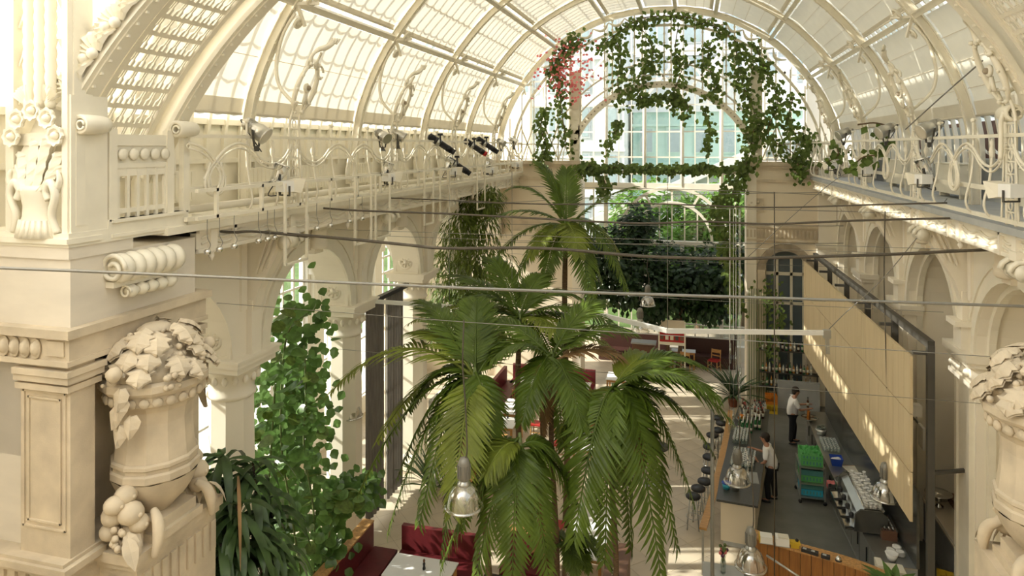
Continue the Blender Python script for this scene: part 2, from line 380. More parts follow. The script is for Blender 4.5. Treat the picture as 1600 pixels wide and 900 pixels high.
for i, y in enumerate(RY[:4]): column(y, ['octagonal stone column behind the strap leaved plant and the grey lamp', 'octagonal stone column between the climbing plant and the dark curtain', 'octagonal stone column just beyond the dark curtain', 'octagonal stone column behind the bamboo'][i])
# keystones and consoles, both walls
def keystone(wall, x, y, sgn):
    b = MB(); b.lathe([(.13, -.42), (.17, -.38), (.17, -.22), (.15, -.2), (.15, -.02), (.19, .0), (.19, .1), (.16, .14)], (x + sgn * .14, y, 7.72), 12, Matrix.Diagonal((1.0, 1.25, 1)))
    b.box((x + sgn * .1, y, 7.9), (.30, .5, .1)); b.box((x + sgn * .06, y, 7.28), (.16, .34, .14))
    b.build('keystone', STUC if sgn > 0 else STUD, wall)
def console(wall, x, y, sgn):
    """scrolled bracket under the gallery, with a slender moulded stem running down to the impost"""
    b = MB()
    prof = [(0, 8.0), (.85, 8.0), (.85, 7.88), (.72, 7.80), (.62, 7.55), (.42, 7.2), (.24, 6.9), (.12, 6.5), (.08, 6.0), (0, 6.0)]
    b.prism(prof, lambda a, z, d: V((x + sgn * a, y + d, z)), -.11, .11)
    for k in range(3): b.bar((x + sgn * (.66 - k * .12), y - .13, 7.84 - k * .03), (x + sgn * (.40 - k * .1), y - .13, 7.28 - k * .05), .05, .04)
    b.build('console', STUC, wall)
    v = MB()
    for dy in (-.15, .15):
        sp = [V((x + sgn * (.78 + .16 * (1 - k / 22) * cos(k * .55)), y + dy, 7.74 + .16 * (1 - k / 22) * sin(k * .55))) for k in range(20)]
        v.tube(sp, .038, 5)
    v.tube([(x + sgn * .78, y - .2, 7.74), (x + sgn * .78, y + .2, 7.74)], .11, 10)
    v.build('volute', IRON, wall)
    p = MB(); p.bb((x, y - .32, 6.55), (x + sgn * .05, y - .18, 8.0)); p.bb((x, y + .18, 6.55), (x + sgn * .05, y + .32, 8.0)); p.bb((x, y - .4, 7.95), (x + sgn * .5, y + .4, 8.04))
    p.bb((x, y - .14, 5.75), (x + sgn * .12, y + .14, 6.7)); p.build('bracket_stem', STUC, wall)
for c in LC[1:]: keystone(wl, WL, c, 1)
for y in RY[:4]: console(wl, WL, y, 1)
# ================================================================== LEFT AISLE AND ITS WINDOWS
ai = S('wall_left', 'aisle wall behind the left arcade')
XO = -11.3
b = MB(); b.bb((XO - .3, 3, 0), (XO, 36, .6)); b.bb((XO - .3, 3, 7.3), (XO, 36, 8.3))
for y in RY + [6.48]: b.bb((XO - .3, y - .42, .6), (XO, y + .42, 7.3)); b.bb((XO, y - .28, 0), (XO + .14, y + .28, 5.7)); b.bb((XO - .02, y - .4, 5.55), (XO + .22, y + .4, 5.75))
b.build('outer_wall', STUCW, ai)
b = MB(); b.bb((XO, 3, 7.55), (WL - .8, YF, 7.7)); b.build('aisle_ceiling', STUCW, ai)
fnY = lambda y0: (lambda u, w, z: V((u, y0 + w, z)))
for y in RY:
    b = MB(); arch_wall(b, fnY(y - .3), [(XO + WL - .8) / 2 + .1], 1.25, ZS, ZS, 7.55, XO, WL - .8, 0, .6); b.build('cross_arch', STUCW, ai)
for i, c in enumerate(LC):
    w = S('window_%d' % (i + 2), 'tall white framed window of the left aisle')
    y0, y1 = c - 1.63, c + 1.63; b = MB()
    for k in range(7): yy = y0 + (y1 - y0) * k / 6; t = .07 if k % 3 else .13; b.bb((XO - .2, yy - t / 2, .6), (XO - .12, yy + t / 2, 7.3))
    for z in (.6, 1.6, 2.6, 3.6, 4.6, 5.2, 6.0, 6.85): b.bb((XO - .19, y0, z - .03), (XO - .13, y1, z + .03))
    b.build('window_frame', WHITE, w)
    MB().bb((XO - .165, y0, .6), (XO - .155, y1, 7.3)).build('pane', ROOFG, w)
# ================================================================== RIGHT WALL
wr = S('wall_right', 'cream wall with tall round arched niches')
RC = [y - BAY / 2 for y in RY] + [RY[0] - 1.5 * BAY]
RCs = sorted(RC)
b = MB(); arch_wall(b, fnR, RCs, 1.60, 5.60, 0, 8.3, 3, YF, 0, 1.2); b.bb((WR + 1.15, 3, 0), (WR + 1.35, YF, 8.3)); b.build('niche_wall', STUC, wr)
for c in RCs[1:]:
    archivolt(fnR, c, 1.60, 1.74, 0, -0.05, 5.6).build('archivolt', IRON, wr)
    archivolt(fnR, c, 1.92, 1.99, 0, -0.03, 5.6).build('outer_moulding', IRON, wr)
    b = archivolt(fnR, c, 1.50, 1.62, .28, .16, 5.6); b.bb((WR + .16, c - 1.62, 0), (WR + .28, c - 1.5, 5.6)); b.bb((WR + .16, c + 1.5, 0), (WR + .28, c + 1.62, 5.6)); b.build('inner_moulding', IRON, wr)
    keystone(wr, WR, c, -1)
for y in RY[:4]:
    console(wr, WR, y, -1)
    b = MB()   # impost capital of the pilaster
    for k, (dx, hw, z0, z1) in enumerate(((.22, .62, 5.48, 5.62), (.17, .57, 5.38, 5.48), (.10, .50, 5.1, 5.38), (.14, .54, 5.02, 5.10))): b.bb((WR - dx, y - hw, z0), (WR + .3, y + hw, z1))
    for k in range(5): b.ball((WR - .12, y - .36 + k * .18, 5.25), .075, 6, 4)
    b.bb((WR - .16, y - .2, 5.62), (WR, y + .2, 6.06)); b.box((WR - .12, y, 6.1), (.3, .5, .1))
    b.build('impost', STUC, wr)
    b = MB(); b.bb((WR - .05, y - .36, 0), (WR, y + .36, 5.02)); b.bb((WR - .09, y - .365, 0), (WR, y - .26, 5.015)); b.bb((WR - .09, y + .26, 0), (WR, y + .365, 5.015)); b.build('pilaster', IRON, wr)
# parapet of grey panels behind the right gallery, brick seen in its gaps
b = MB(); b.bb((WR + .85, 5, 8.3), (WR + .95, YF, 9.1)); b.bb((WR + .8, 5, 9.08), (WR + 1.0, YF, 9.16))
for i, y in enumerate(RY[:4]): b.bb((WR + .85, y - 1.3, 9.1), (WR + .92, y + .9, 9.85)); b.bb((WR + .7, y - .2, 8.3), (WR + .9, y + .2, 9.9))
b.build('grey_parapet', GREY, wr)
MB().bb((WR + 1.5, 5, 7.5), (WR + 1.7, YF, 10.0)).build('outer_brickwork', BRICK, wr)
for i, y in enumerate([12.6, 16.7, 20.8, 24.6]):
    r = T('radiator', 'cream cabinet heater behind the right gallery rail, %s from the near end' % ORD[i], 'radiator', (WR + .45, y, 8.32), 'heaters along the right gallery')
    MB().box((0, 0, .40), (.28, 1.5, .62)).build('radiator_panel', IRON, r); MB().box((0, 0, .73), (.32, 1.54, .03)).build('lid', IRON, r)
    fb = MB(); fb.box((0, -.6, .05), (.2, .06, .1)); fb.box((0, .6, .05), (.2, .06, .1)); fb.build('foot', IRON, r)
# ================================================================== GALLERIES
def gallery(sgn, name, label):
    g = S(name, label)
    xr = AX + sgn * 5.45; xw = AX + sgn * 6.31
    b = MB(); b.bb((xr - sgn * .02, 7.6 if sgn < 0 else 6, 8.22), (xw + sgn * .75, YF, 8.32)); b.build('gallery_floor', GREY if sgn > 0 else IRON, g)
    b = MB(); b.bb((xr + sgn * .12, 8.3 if sgn < 0 else 6, 7.9), (xr + sgn * .22, YF, 8.22)); b.bb((xr + sgn * .06, 8.3 if sgn < 0 else 6, 8.16), (xr + sgn * .24, YF, 8.22)); b.bb((xr + sgn * .08, 8.3 if sgn < 0 else 6, 7.87), (xr + sgn * .24, YF, 7.93))
    b.bb((xr + sgn * .2, 8.3 if sgn < 0 else 6, 7.93), (xw, YF, 7.98)); b.build('fascia', STUC, g)
    b = MB()
    for dz, r in ((8.08, .02), (8.0, .022)):
        b.tube([(xr + sgn * .11, 8.4 + k * .0975, dz + .03 * sin(k * .9)) for k in range(190)], r, 5)
    b.build('wave_relief', IRON, g)
    b = MB(); y = 8.6
    while y < YF:
        b.box((xr + sgn * .1, y, 8.04), (.1, .14, .34)); b.box((xr + sgn * .1, y + .5, 8.04), (.08, .06, .34)); b.lathe([(.001, -.14), (.05, -.06), (.03, -.02), (.07, .02)], (xr + sgn * .1, y, 7.86), 8); y += BAY / 2
    b.build('drop_bracket', STUC, g)
    return g
gl = gallery(-1, 'trim_1', 'left gallery slab and waved fascia'); gr = gallery(1, 'trim_2', 'right gallery slab and waved fascia')
# stucco cornice between fascia and arches
for s_, x, wall in ((1, WL, wl), (-1, WR, wr)):
    b = MB(); b.bb((x, 8.4, 7.72), (x + s_ * .08, YF, 7.80)); b.bb((x, 8.4, 7.80), (x + s_ * .14, YF, 7.86)); b.build('cornice', STUC, wall)
# ================================================================== VAULT
VP = [(-6.36, 8.3), (-6.36, 9.0), (-6.33, 9.6), (-6.08, 10.6), (-5.37, 11.9), (-4.02, 13.36), (-2.09, 14.38), (0, 14.66)]
VP = VP + [(-a, z) for a, z in VP[-2::-1]]
VC = [V((p[0], 0, p[1])) for p in crom([(a, 0, z) for a, z in VP], 10) for p in [(p[0], p[2])]]
VL = [0.0]
for i in range(1, len(VC)): VL.append(VL[-1] + (VC[i] - VC[i - 1]).length)
VT = VL[-1]
def vprof(s):
    s = max(0, min(VT - 1e-6, s)); i = next(k for k in range(len(VL) - 1) if VL[k + 1] >= s)
    f = (s - VL[i]) / (VL[i + 1] - VL[i]); p = VC[i].lerp(VC[i + 1], f)
    d = (VC[min(i + 2, len(VC) - 1)] - VC[max(i - 1, 0)]).normalized(); return p, V((-d.z, 0, d.x))
def vpt(s, y, off=0.0):
    p, n = vprof(s); return V((AX + p.x + n.x * off, y, p.z + n.z * off))
def s_at(r, right=False):
    k = min(range(len(VC) // 2 + 1), key=lambda i: abs(VC[i].x + r)); return VT - VL[k] if right else VL[k]
def s_z(z):
    k = min(range(len(VC) // 2 + 1), key=lambda i: abs(VC[i].z - z)); return VL[k]
SP = [s_at(5.37), s_at(4.02), s_at(2.09), s_at(.65)]
SP = SP + [VT - s for s in SP[::-1]]
def sweep(b, y, w, o0, o1, s0, s1, n=40):
    rows = [[vpt(s0 + (s1 - s0) * k / n, y + a * w / 2, o) for a, o in ((-1, o0), (1, o0), (1, o1), (-1, o1))] for k in range(n + 1)]
    b.sheet(rows, smooth=False, closed=True)
    b.add(rows[0], [(0, 1, 2, 3)]); b.add(rows[-1], [(0, 1, 2, 3)])
ce = S('ceiling', 'glazed iron barrel vault')
for y in RY:
    b = MB(); sweep(b, y - .05, .035, 0, .03, 0, VT); sweep(b, y + .05, .035, 0, .03, 0, VT); sweep(b, y, .07, .02, .04, 0, VT)
    sweep(b, y, .04, .04, .15, 0, VT); sweep(b, y, .13, .15, .17, 0, VT)
    for s_ in range(0, 60):
        q = VT * s_ / 60; b.box(vpt(q, y - .05, -.008), (.022, .022, .022)); b.box(vpt(q, y + .05, -.008), (.022, .022, .022))
    b.build('arch_rib', IRON, ce)
Y0, Y1 = 8.1, YF
for s_ in SP:
    b = MB()
    for ds, o0, o1 in ((-.045, .02, .18), (.045, .02, .18)):
        b.sheet([[vpt(s_ + ds - .015, y, o0), vpt(s_ + ds + .015, y, o0), vpt(s_ + ds + .015, y, o1), vpt(s_ + ds - .015, y, o1)] for y in (Y0, Y1)], False, True)
    b.sheet([[vpt(s_ - .045, y, .03), vpt(s_ + .045, y, .03), vpt(s_ + .045, y, .06), vpt(s_ - .045, y, .06)] for y in (Y0, Y1)], False, True)
    b.build('purlin', IRON, ce)
for i, y in enumerate(RY):      # scroll brackets where ribs and the lowest purlins meet
    for s_, sg in ((SP[0], 1), (SP[-1], -1)):
        b = MB()
        for dz, R in ((.22, .15), (-.28, .11)):
            c = vpt(s_ + sg * dz, y, -.12); p, n = vprof(s_ + sg * dz); tg = V((-n.z, 0, n.x))
            b.tube([c + (V((0, 1, 0)) * cos(k * .5) + (tg * sg) * sin(k * .5)) * R * (1 - k / 26) + V((0, .12, 0)) for k in range(22)], .028, 5)
            b.bar(c + V((0, .2, 0)) - n * 0.1, vpt(s_, y, .02), .05, .05)
        b.build('scroll_bracket', IRON, ce)
gb = MB(); y = Y0 + .2
s0, s1 = s_z(9.0), VT - s_z(9.0)
while y < YF + .2:
    gb.sheet([[vpt(s0 + (s1 - s0) * k / 36, y + a, o) for a, o in ((-.034, .50), (.034, .50), (.034, .58), (-.034, .58))] for k in range(37)], False, True); y += .455
o = gb.build('glazing_bar', IRON, ce); o['kind'] = 'stuff'
lp = MB(); nrow = 30
for r in range(nrow):
    s_ = s0 + (s1 - s0) * (r + .5) / nrow; sg = 1 if s_ < VT / 2 else -1; y = Y0 + .2
    while y < YF:
        P = [vpt(s_ - sg * .07 * sin(pi * k / 4), y + .455 * k / 4, .56) for k in range(5)]; Q = [vpt(s_ + sg * (.05 - .07 * sin(pi * k / 4)), y + .455 * k / 4, .57) for k in range(5)]
        lp.sheet([P, Q], False); y += .455
o = lp.build('pane_lap', GREY, ce); o['kind'] = 'stuff'
for i in range(-1, 4):
    ya, yb = (RY[i] if i >= 0 else Y0), RY[i + 1]
    MB().sheet([[vpt(s0 + (s1 - s0) * k / 40, y, .59) for y in (ya, yb)] for k in range(41)]).build('glass_pane', ROOFG, ce)
# roller blinds: one per bay and tier
sb = s_z(9.98)
TI = [(sb, SP[0] - .12), (SP[0] + .16, SP[1] - .1), (SP[1] + .16, SP[2] - .1), (SP[2] + .16, SP[3] - .1)]
TIR = [(VT - b_, VT - a_) for a_, b_ in TI]
TN = ['lowest', 'second', 'third', 'fourth']
bays = ['bay nearest the camera', 'second bay from the camera', 'third bay from the camera', 'fourth bay from the camera', 'bay beside the end wall']
for i in range(-1, 4):
    ya, yb = (RY[i] + .08 if i >= 0 else Y0), RY[i + 1] - .08
    for side, tiers in (('left', TI), ('right', TIR)):
        for k, (sa, sc) in enumerate(tiers):
            t = T('roller_blind', '%s roller blind, %s tier of the %s vault side, %s' % ('sunlit' if side == 'left' else 'shaded', TN[k], side, bays[i + 1]), 'blind', vpt((sa + sc) / 2, (ya + yb) / 2, .3), 'roller blinds under the glass vault')
            nn = 10
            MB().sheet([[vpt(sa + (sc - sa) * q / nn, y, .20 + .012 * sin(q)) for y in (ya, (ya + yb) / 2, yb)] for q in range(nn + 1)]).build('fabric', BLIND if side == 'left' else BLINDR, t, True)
            lo = sa if side == 'left' else sc; sg = 1 if side == 'left' else -1
            hb = MB(); hw = .26 if k == 0 else .10
            hb.sheet([[vpt(lo + sg * hw * q / 2, y, .188) for y in (ya, yb)] for q in range(3)]); hb.tube([vpt(lo, ya, .185), vpt(lo, yb, .185)], .025, 6); hb.build('hem_bar', HEM, t, True)
            sm = MB(); ns = 4 if side == 'right' else 2
            for q in range(1, ns): ss = sa + (sc - sa) * q / ns; sm.tube([vpt(ss, ya, .175), vpt(ss, yb, .175)], .007, 4)
            sm.build('tension_cord', STUD, t, True)
    t = T('roller_blind', 'cream roller blind at the crown of the vault, %s' % bays[i + 1], 'blind', vpt(VT / 2, (ya + yb) / 2, .3), 'roller blinds under the glass vault')
    MB().sheet([[vpt(VT / 2 + q * .5, y, .20) for y in (ya, yb)] for q in (-1, -.5, 0, .5, 1)]).build('fabric', BLIND, t, True)
# ================================================================== THE NEAR END OF THE HALL (around and behind the viewer)
wn = S('wall_near', 'walls of the near pavilion')
b = MB(); b.bb((-9.9, -4, 0), (-9.6, 6.3, 9.4)); b.bb((7.0, -4, 0), (7.3, 8.2, 9.4)); b.bb((-9.9, -4.3, 0), (7.3, -4, 16.5)); b.bb((-12.2, 6.25, 0), (-9.6, 6.5, 9.4)); b.build('near_wall', STUC, wn)
NS = [s0 + (s1 - s0) * k / 40 for k in range(41)]
rowsN = [[V((-9.75, y, 9.3)) for y in (-4, 8.1)]] + [[vpt(q, y, 1.5) for y in (-4, 8.1)] for q in NS] + [[V((7.15, y, 9.3)) for y in (-4, 8.1)]]
MB().sheet(rowsN).build('near_blind', BLINDN, ce)
MB().sheet([[vpt(q, 8.12, .22), vpt(q, 8.12, 1.5)] for q in NS]).build('end_ring', IRON, ce)
MB().bb((-13, -5, -0.2), (7.5, 3, -0.012)).build('bed', TILE, fl)
# ================================================================== END WALL (opening to the palm court behind it)
wf = S('wall_far', 'end wall with a wide opening to the next hall')
OX0, OX1 = -4.35, 1.88
b = MB(); b.bb((XO, YF, 0), (OX0, YF + .9, 8.75)); b.bb((OX1, YF, 5.9), (WR + 1.3, YF + .9, 8.75)); b.bb((OX1, YF, 0), (2.45, YF + .9, 5.9)); b.bb((4.05, YF, 0), (WR + 1.3, YF + .9, 5.9))
b.build('pier', STUD, wf)
b = MB(); arch_wall(b, fnY(YF), [3.25], .72, 4.85, 0, 5.9, 2.45, 4.05, 0, .9); b.build('door_surround_wall', STUD, wf)
b = MB()
for x0, x1 in ((XO, OX0), (OX1, WR + .3)): b.bb((x0, YF - .28, 8.72), (x1, YF + .9, 8.86)); b.bb((x0, YF - .18, 8.62), (x1, YF, 8.72)); b.bb((x0, YF - .07, 8.1), (x1, YF, 8.2))
b.build('ledge', STONE, wf)
b = MB(); b.bb((OX1, YF - .16, 6.42), (4.55, YF, 6.55)); b.bb((OX1, YF - .10, 6.0), (4.5, YF, 6.42)); b.bb((OX1, YF - .14, 5.92), (4.55, YF, 6.0))
k = OX1
while k < 4.45: b.bb((k, YF - .14, 6.06), (k + .06, YF, 6.34)); k += .13
b.bb((OX0 - 3.2, YF - .16, 6.42), (OX0, YF, 6.55)); b.bb((OX0 - 3.2, YF - .10, 6.0), (OX0, YF, 6.42)); b.build('frieze', STONE, wf)
b = MB(); b.bb((OX1, YF - .06, 7.0), (2.5, YF, 7.5)); b.build('relief_block', STONE, wf)
o = MB()
for k in range(7): o.ball((1.98 + k * .075, YF - .07, 7.25 + .1 * sin(k * 2)), .07, 6, 4)
o.build('relief', STONE, wf)
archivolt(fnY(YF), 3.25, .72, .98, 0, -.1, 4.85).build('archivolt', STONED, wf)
b = MB(); b.bb((2.27, YF - .1, 0), (2.53, YF, 4.85)); b.bb((3.97, YF - .1, 0), (4.23, YF, 4.85)); b.build('door_jamb', STONE, wf)
b = MB(); b.bb((4.35, YF - .22, 0), (4.95, YF, 8.6)); b.bb((4.3, YF - .3, 5.2), (4.97, YF, 5.75)); b.bb((4.25, YF - .34, 5.75), (4.97, YF, 5.9)); b.bb((OX1 + .01, YF - .12, 0), (OX1 + .35, YF, 8.6)); b.bb((OX0 - .35, YF - .12, 0), (OX0 - .01, YF, 8.6)); b.build('pilaster', STUC, wf)
dr = S('door_1', 'tall dark glazed door with a round top in the end wall')
b = MB(); archivolt(fnY(YF), 3.25, .64, .72, .35, .45, 4.85)
for x in (2.57, 3.0, 3.5, 3.93): b.bb((x - .045, YF + .36, 0), (x + .045, YF + .44, 5.3))
for z in (.1, 2.4, 3.5, 4.6): b.bb((2.53, YF + .36, z), (3.97, YF + .44, z + .12))
b.build('door_frame', IRON, dr); MB().bb((2.53, YF + .42, 0), (3.97, YF + .43, 5.55)).build('pane', WINB, dr)
# window wall of the next hall
YW = 31.5
w1 = S('window_1', 'tall white glazed facade behind the opening')
XM = [-7.5, -5.65, -3.93, -2.19, -.53, 1.15, 2.9, 4.6]
for x in XM:
    mu = MB(); infan = -3.4 < x < 1.35; mu.bb((x - .085, YW - .12, 7.5 if infan else 0), (x + .085, YW + .1, 15)); mu.tube([(x, YW - .14, 7.6), (x, YW - .14, 15)], .05, 6)
    if infan: mu.bb((x - .085, YW - .12, 0), (x + .085, YW + .1, 5.1))
    mu.build('mullion', IRON, w1)
gbs = MB()
for i in range(len(XM) - 1):
    for k in (1, 2): x = XM[i] + (XM[i + 1] - XM[i]) * k / 3; (gbs.bb((x - .025, YW - .04, 7.5 if -3.4 < x < 1.35 else 0), (x + .025, YW + .04, 14.9)), gbs.bb((x - .025, YW - .04, 0), (x + .025, YW + .04, 5.1)))
for z in (1.5, 3.2, 4.6, 8.2, 8.95, 10.1, 11.3, 12.5, 13.7): gbs.bb((XM[0], YW - .035, z - .03), (XM[-1], YW + .035, z + .03))
gbs.build('glazing_bar', IRON, w1)
b = MB()
for z, h in ((7.62, .32), (.3, .7), (5.12, .16)): b.bb((XM[0], YW - .16, z - h / 2), (XM[-1], YW + .12, z + h / 2))
b.build('transom', IRON, w1)
b = MB()
for i in range(len(XM) - 1):
    b.bar((XM[i], YW - .06, 11.6), (XM[i + 1], YW - .06, 13.6), .14, .1); b.bar((XM[i], YW - .06, 13.6), (XM[i + 1], YW - .06, 11.6), .14, .1)
b.build('cross_brace', IRON, w1)
pn = None
for i in range(len(XM) - 1):
    for z0, z1 in ((.7, 4.6), (4.6, 7.5), (7.8, 8.95), (8.95, 10.1), (10.1, 11.3), (11.3, 14.9)):
        MB().bb((XM[i], YW - .006, z0), (XM[i + 1], YW + .006, z1)).build('pane', GLS, w1)
b = MB()      # fan window
fc = (-.97, 5.2)
for R, w in ((2.38, .13), (1.72, .11)):
    b.sheet([[V((fc[0] - r * cos(pi * k / 24), y, fc[1] + r * sin(pi * k / 24))) for r, y in ((R - w / 2, YW - .2), (R + w / 2, YW - .2), (R + w / 2, YW), (R - w / 2, YW))] for k in range(25)], False, True)
for k in range(1, 6):
    t = pi * k / 6; b.bar((fc[0] - 1.72 * cos(t), YW - .1, fc[1] + 1.72 * sin(t)), (fc[0] - 2.38 * cos(t), YW - .1, fc[1] + 2.38 * sin(t)), .09, .09)
for k in range(-2, 3): x = fc[0] + k * .55; b.bar((x, YW - .1, fc[1]), (x, YW - .1, fc[1] + sqrt(1.72 ** 2 - (k * .55) ** 2)), .06, .06)
b.build('fan_tracery', IRON, w1)
b = MB(); b.bb((XO, YW + .1, -.2), (-7.5, YW + .3, 12)); b.bb((4.6, YW + .1, -.2), (7.5, YW + .3, 12)); b.build('side_wall', STUC, wf)
b = MB(); b.bb((XO, YF + .9, 8.7), (OX0 - .2, YW, 8.82)); b.bb((OX1 + .2, YF + .9, 8.7), (6.2, YW, 8.82)); b.build('court_balcony', STUC, wf)
# ---------------------------------------------------------------- trellis arch at the end of the vault
tr = T('trellis_arch', 'cream iron trellis arch overgrown with ivy at the end of the vault', 'arch', (AX, YF, 8.8))
b = MB(); y = YF - .15
for off, w in ((-.10, .12), (-.62, .08)): sweep(b, y, w, off, off + .09, s_z(8.9), VT - s_z(8.9), 48)
b.build('outer_arch', IRON, tr, True)
pc = (-1.3, 8.22)
def parc(R, t): return V((pc[0] - R * cos(t), y, pc[1] + R * sin(t)))
b = MB()
b.sheet([[parc(3.47 + a, pi * (.12 + .76 * k / 40)) + V((0, d, 0)) for a, d in ((0, -.1), (.24, -.1), (.24, .1), (0, .1))] for k in range(41)], False, True)
b.build('perforated_arch', IRON, tr, True)
b = MB()
for k in range(44): b.lathe([(.03, 0), (.03, .02)], parc(3.59, pi * (.14 + .72 * k / 43)) + V((0, -.11, 0)), 6, MY)
b.build('rivet_hole', STONED, tr, True)['kind'] = 'stuff'
for R in (3.98, 4.45): b = MB(); b.tube([parc(R, pi * (.16 + .68 * k / 40)) for k in range(41)], .035, 5); b.build('hoop', IRON, tr, True)
def zvault(x):
    k = min(range(len(VC)), key=lambda i: abs(VC[i].x + AX - x)); return VC[k].z
XP = [-4.75, -4.35, -3.4, -3.1, -2.25, -1.95, -1.12, -.86, .02, .3, 1.15, 1.45, 2.05, 2.4]
for x in XP:
    b = MB(); dx = x - pc[0]; zb = pc[1] + sqrt(max(.3, 3.6 ** 2 - dx * dx)) if abs(dx) < 3.1 else 8.8
    b.bar((x, y, zb), (x, y, zvault(x) - .05), .05, .05)
    n = int((zvault(x) - zb) / .35)
    for k in range(n): b.box((x, y, zb + .2 + k * .35), (.09, .07, .05))
    b.build('upright', IRON, tr, True)
for x in (-4.55, 2.22):
    b = MB(); b.box((x, y, 10.6), (.34, .2, 3.6))
    for k in range(9): b.box((x, y - .1, 9.0 + k * .4), (.24, .05, .24))
    b.build('trellis_pillar', IRON, tr, True)
for sg, x0 in ((-1, -4.75), (1, 2.4)):
    b = MB()
    for k in range(5):
        xa, xb = x0 + sg * k * .5, x0 + sg * (k + 1) * .5
        b.bar((xa, y, 8.9), (xb, y, 10.1 if k < 4 else 9.2), .05, .05); b.bar((xb, y, 8.9), (xa, y, 10.3), .05, .05); b.bar((xb, y, 8.8), (xb, y, max(9.0, zvault(xb) - .4)), .04, .04)
    b.build('side_lattice', IRON, tr, True)
for q in range(16):    # garland swags under the outer arch
    s_ = VT * (.24 + .52 * q / 16); b = MB()
    b.tube([vpt(s_ + VT * .0325 * k / 6, y - .05, -.16 - .22 * sin(pi * k / 6)) for k in range(7)], [.02, .04, .055, .06, .055, .04, .02], 6); b.build('swag', IRON, tr, True)
# rail on the end ledge
er = T('ledge_railing', 'cream slanted bar railing on the end wall ledge', 'railing', (3.4, YF - .1, 8.86))
for x0, x1 in ((-7.2, -4.6), (2.3, 4.9)):
    b = MB(); b.bar((x0, YF - .1, 9.52), (x1, YF - .1, 9.52), .05, .05); b.bar((x0, YF - .1, 8.92), (x1, YF - .1, 8.92), .04, .04); b.build('rail', IRON, er, True)
    k = x0
    while k < x1: b = MB(); b.bar((k, YF - .1, 8.86), (k + .12, YF - .1, 9.52), .03, .03); b.build('baluster', IRON, er, True); k += .3
# planted beam across the opening
bm = S('trim_3', 'iron beam across the end opening')
MB().bb((OX0, YF - .1, 8.38), (OX1, YF + .1, 8.5)).build('beam', IRON, bm)
# ================================================================== LARGE TRANSVERSE ARCH (openwork)
la = T('openwork_arch', 'broad cream openwork iron arch with shell border crossing the near end of the vault', 'arch', (AX, 8.2, 8.3))
RC_, ZC_ = 6.27, 7.03
def big(t, off, yo):
    """t 0..1 from left foot to right foot; the arch crosses the hall a little obliquely"""
    a0 = math.asin((8.9 - ZC_) / RC_); a = a0 + (pi - 2 * a0) * t; r = RC_ + off
    return V((AX - r * cos(a), 6.3 + 2.6 * t + yo, ZC_ + r * sin(a)))
def bigstrip(b, off0, off1, y0, y1, t0=0.0, t1=1.0, n=60):
    b.sheet([[big(t0 + (t1 - t0) * k / n, o, yy) for o, yy in ((off0, y0), (off0, y1), (off1, y1), (off1, y0))] for k in range(n + 1)], False, True)
for nm, yo in (('front_rib', 0.0), ('back_rib', 1.68)):
    b = MB(); bigstrip(b, 0, .05, yo - .10, yo + .10); bigstrip(b, .05, .32, yo - .03, yo + .03); bigstrip(b, .32, .38, yo - .13, yo + .13); bigstrip(b, .02, .09, yo - .16, yo - .10)
    for k in range(90): b.box(big((k + .5) / 90, -.008, yo - .06), (.03, .03, .03))
    b.build(nm, IRON, la, True)
b = MB(); bigstrip(b, .14, .20, .28, .36); bigstrip(b, .14, .20, 1.32, 1.40); b.build('panel_edge', IRON, la, True)
NR = 62
for r in range(NR):
    t0_, t1_ = (r + .0) / NR, (r + 1) / NR
    if not (t0_ < .34 or t0_ > .66): continue
    b = MB(); rows = []
    def flat(poly, c0):
        vs = [big(t0_ + (t1_ - t0_) * tt, .17, c0 + a) for a, tt in poly]; k = len(poly); b.add(vs, [tuple(range(k))])
        vs2 = [big(t0_ + (t1_ - t0_) * tt, .19, c0 + a) for a, tt in poly]; b.add(vs + vs2, [tuple(range(k, 2 * k))] + [(i, (i + 1) % k, k + (i + 1) % k, k + i) for i in range(k)])
    bigstrip(b, .165, .195, .34, 1.34, t0_ - .0016, t0_ + .0016, 1)
    for q in range(6):
        c0 = .36 + .166 * (q + .5); w = .058
        for s_ in (-1, 1):
            flat([(s_ * w, 0), (s_ * w, .38), (s_ * .028, .52), (s_ * .028, 1.0), (s_ * .010, 1.0), (s_ * .010, .55), (s_ * .02, .42), (s_ * .02, .15), (s_ * .0, .15), (0, 0)], c0)
    b.build('openwork_row', IRON, la, True)
    if r == 0: pass
def shell(t, nm):
    b = MB(); c = big(t, .06, -.16); e = big(t + .013, .06, -.16); tg = (e - c).normalized(); n_ = V((tg.z, 0, -tg.x));
    n_ = (c - V((AX, c.y, ZC_))).normalized()
    M = Matrix(((tg.x, n_.x, 0, c.x), (tg.y, n_.y, -1, c.y), (tg.z, n_.z, 0, c.z), (0, 0, 0, 1)))
    K = 22; rows = []
    for rr, zz in ((.06, .03), (.16, .07), (.26, .08), (.31, .03)):
        rows.append([M @ V((rr * cos(.05 + (pi - .1) * k / K) * 1.05, rr * sin(.05 + (pi - .1) * k / K), zz + (.012 if k % 2 else -.012) * rr * 8)) for k in range(K + 1)])
    b.sheet(rows, False); b.ball(M @ V((0, .05, .06)), .07, 6, 4); b.ball(M @ V((.33, .12, .05)), .07, 6, 4)
    b.build('shell', IRON, la, True)
for k in range(2, 13): shell(.025 + k * .027, 'shell')
b = MB(); bigstrip(b, .05, .40, -.13, -.10, 0, .4, 40); b.build('shell_backing', IRON, la, True)
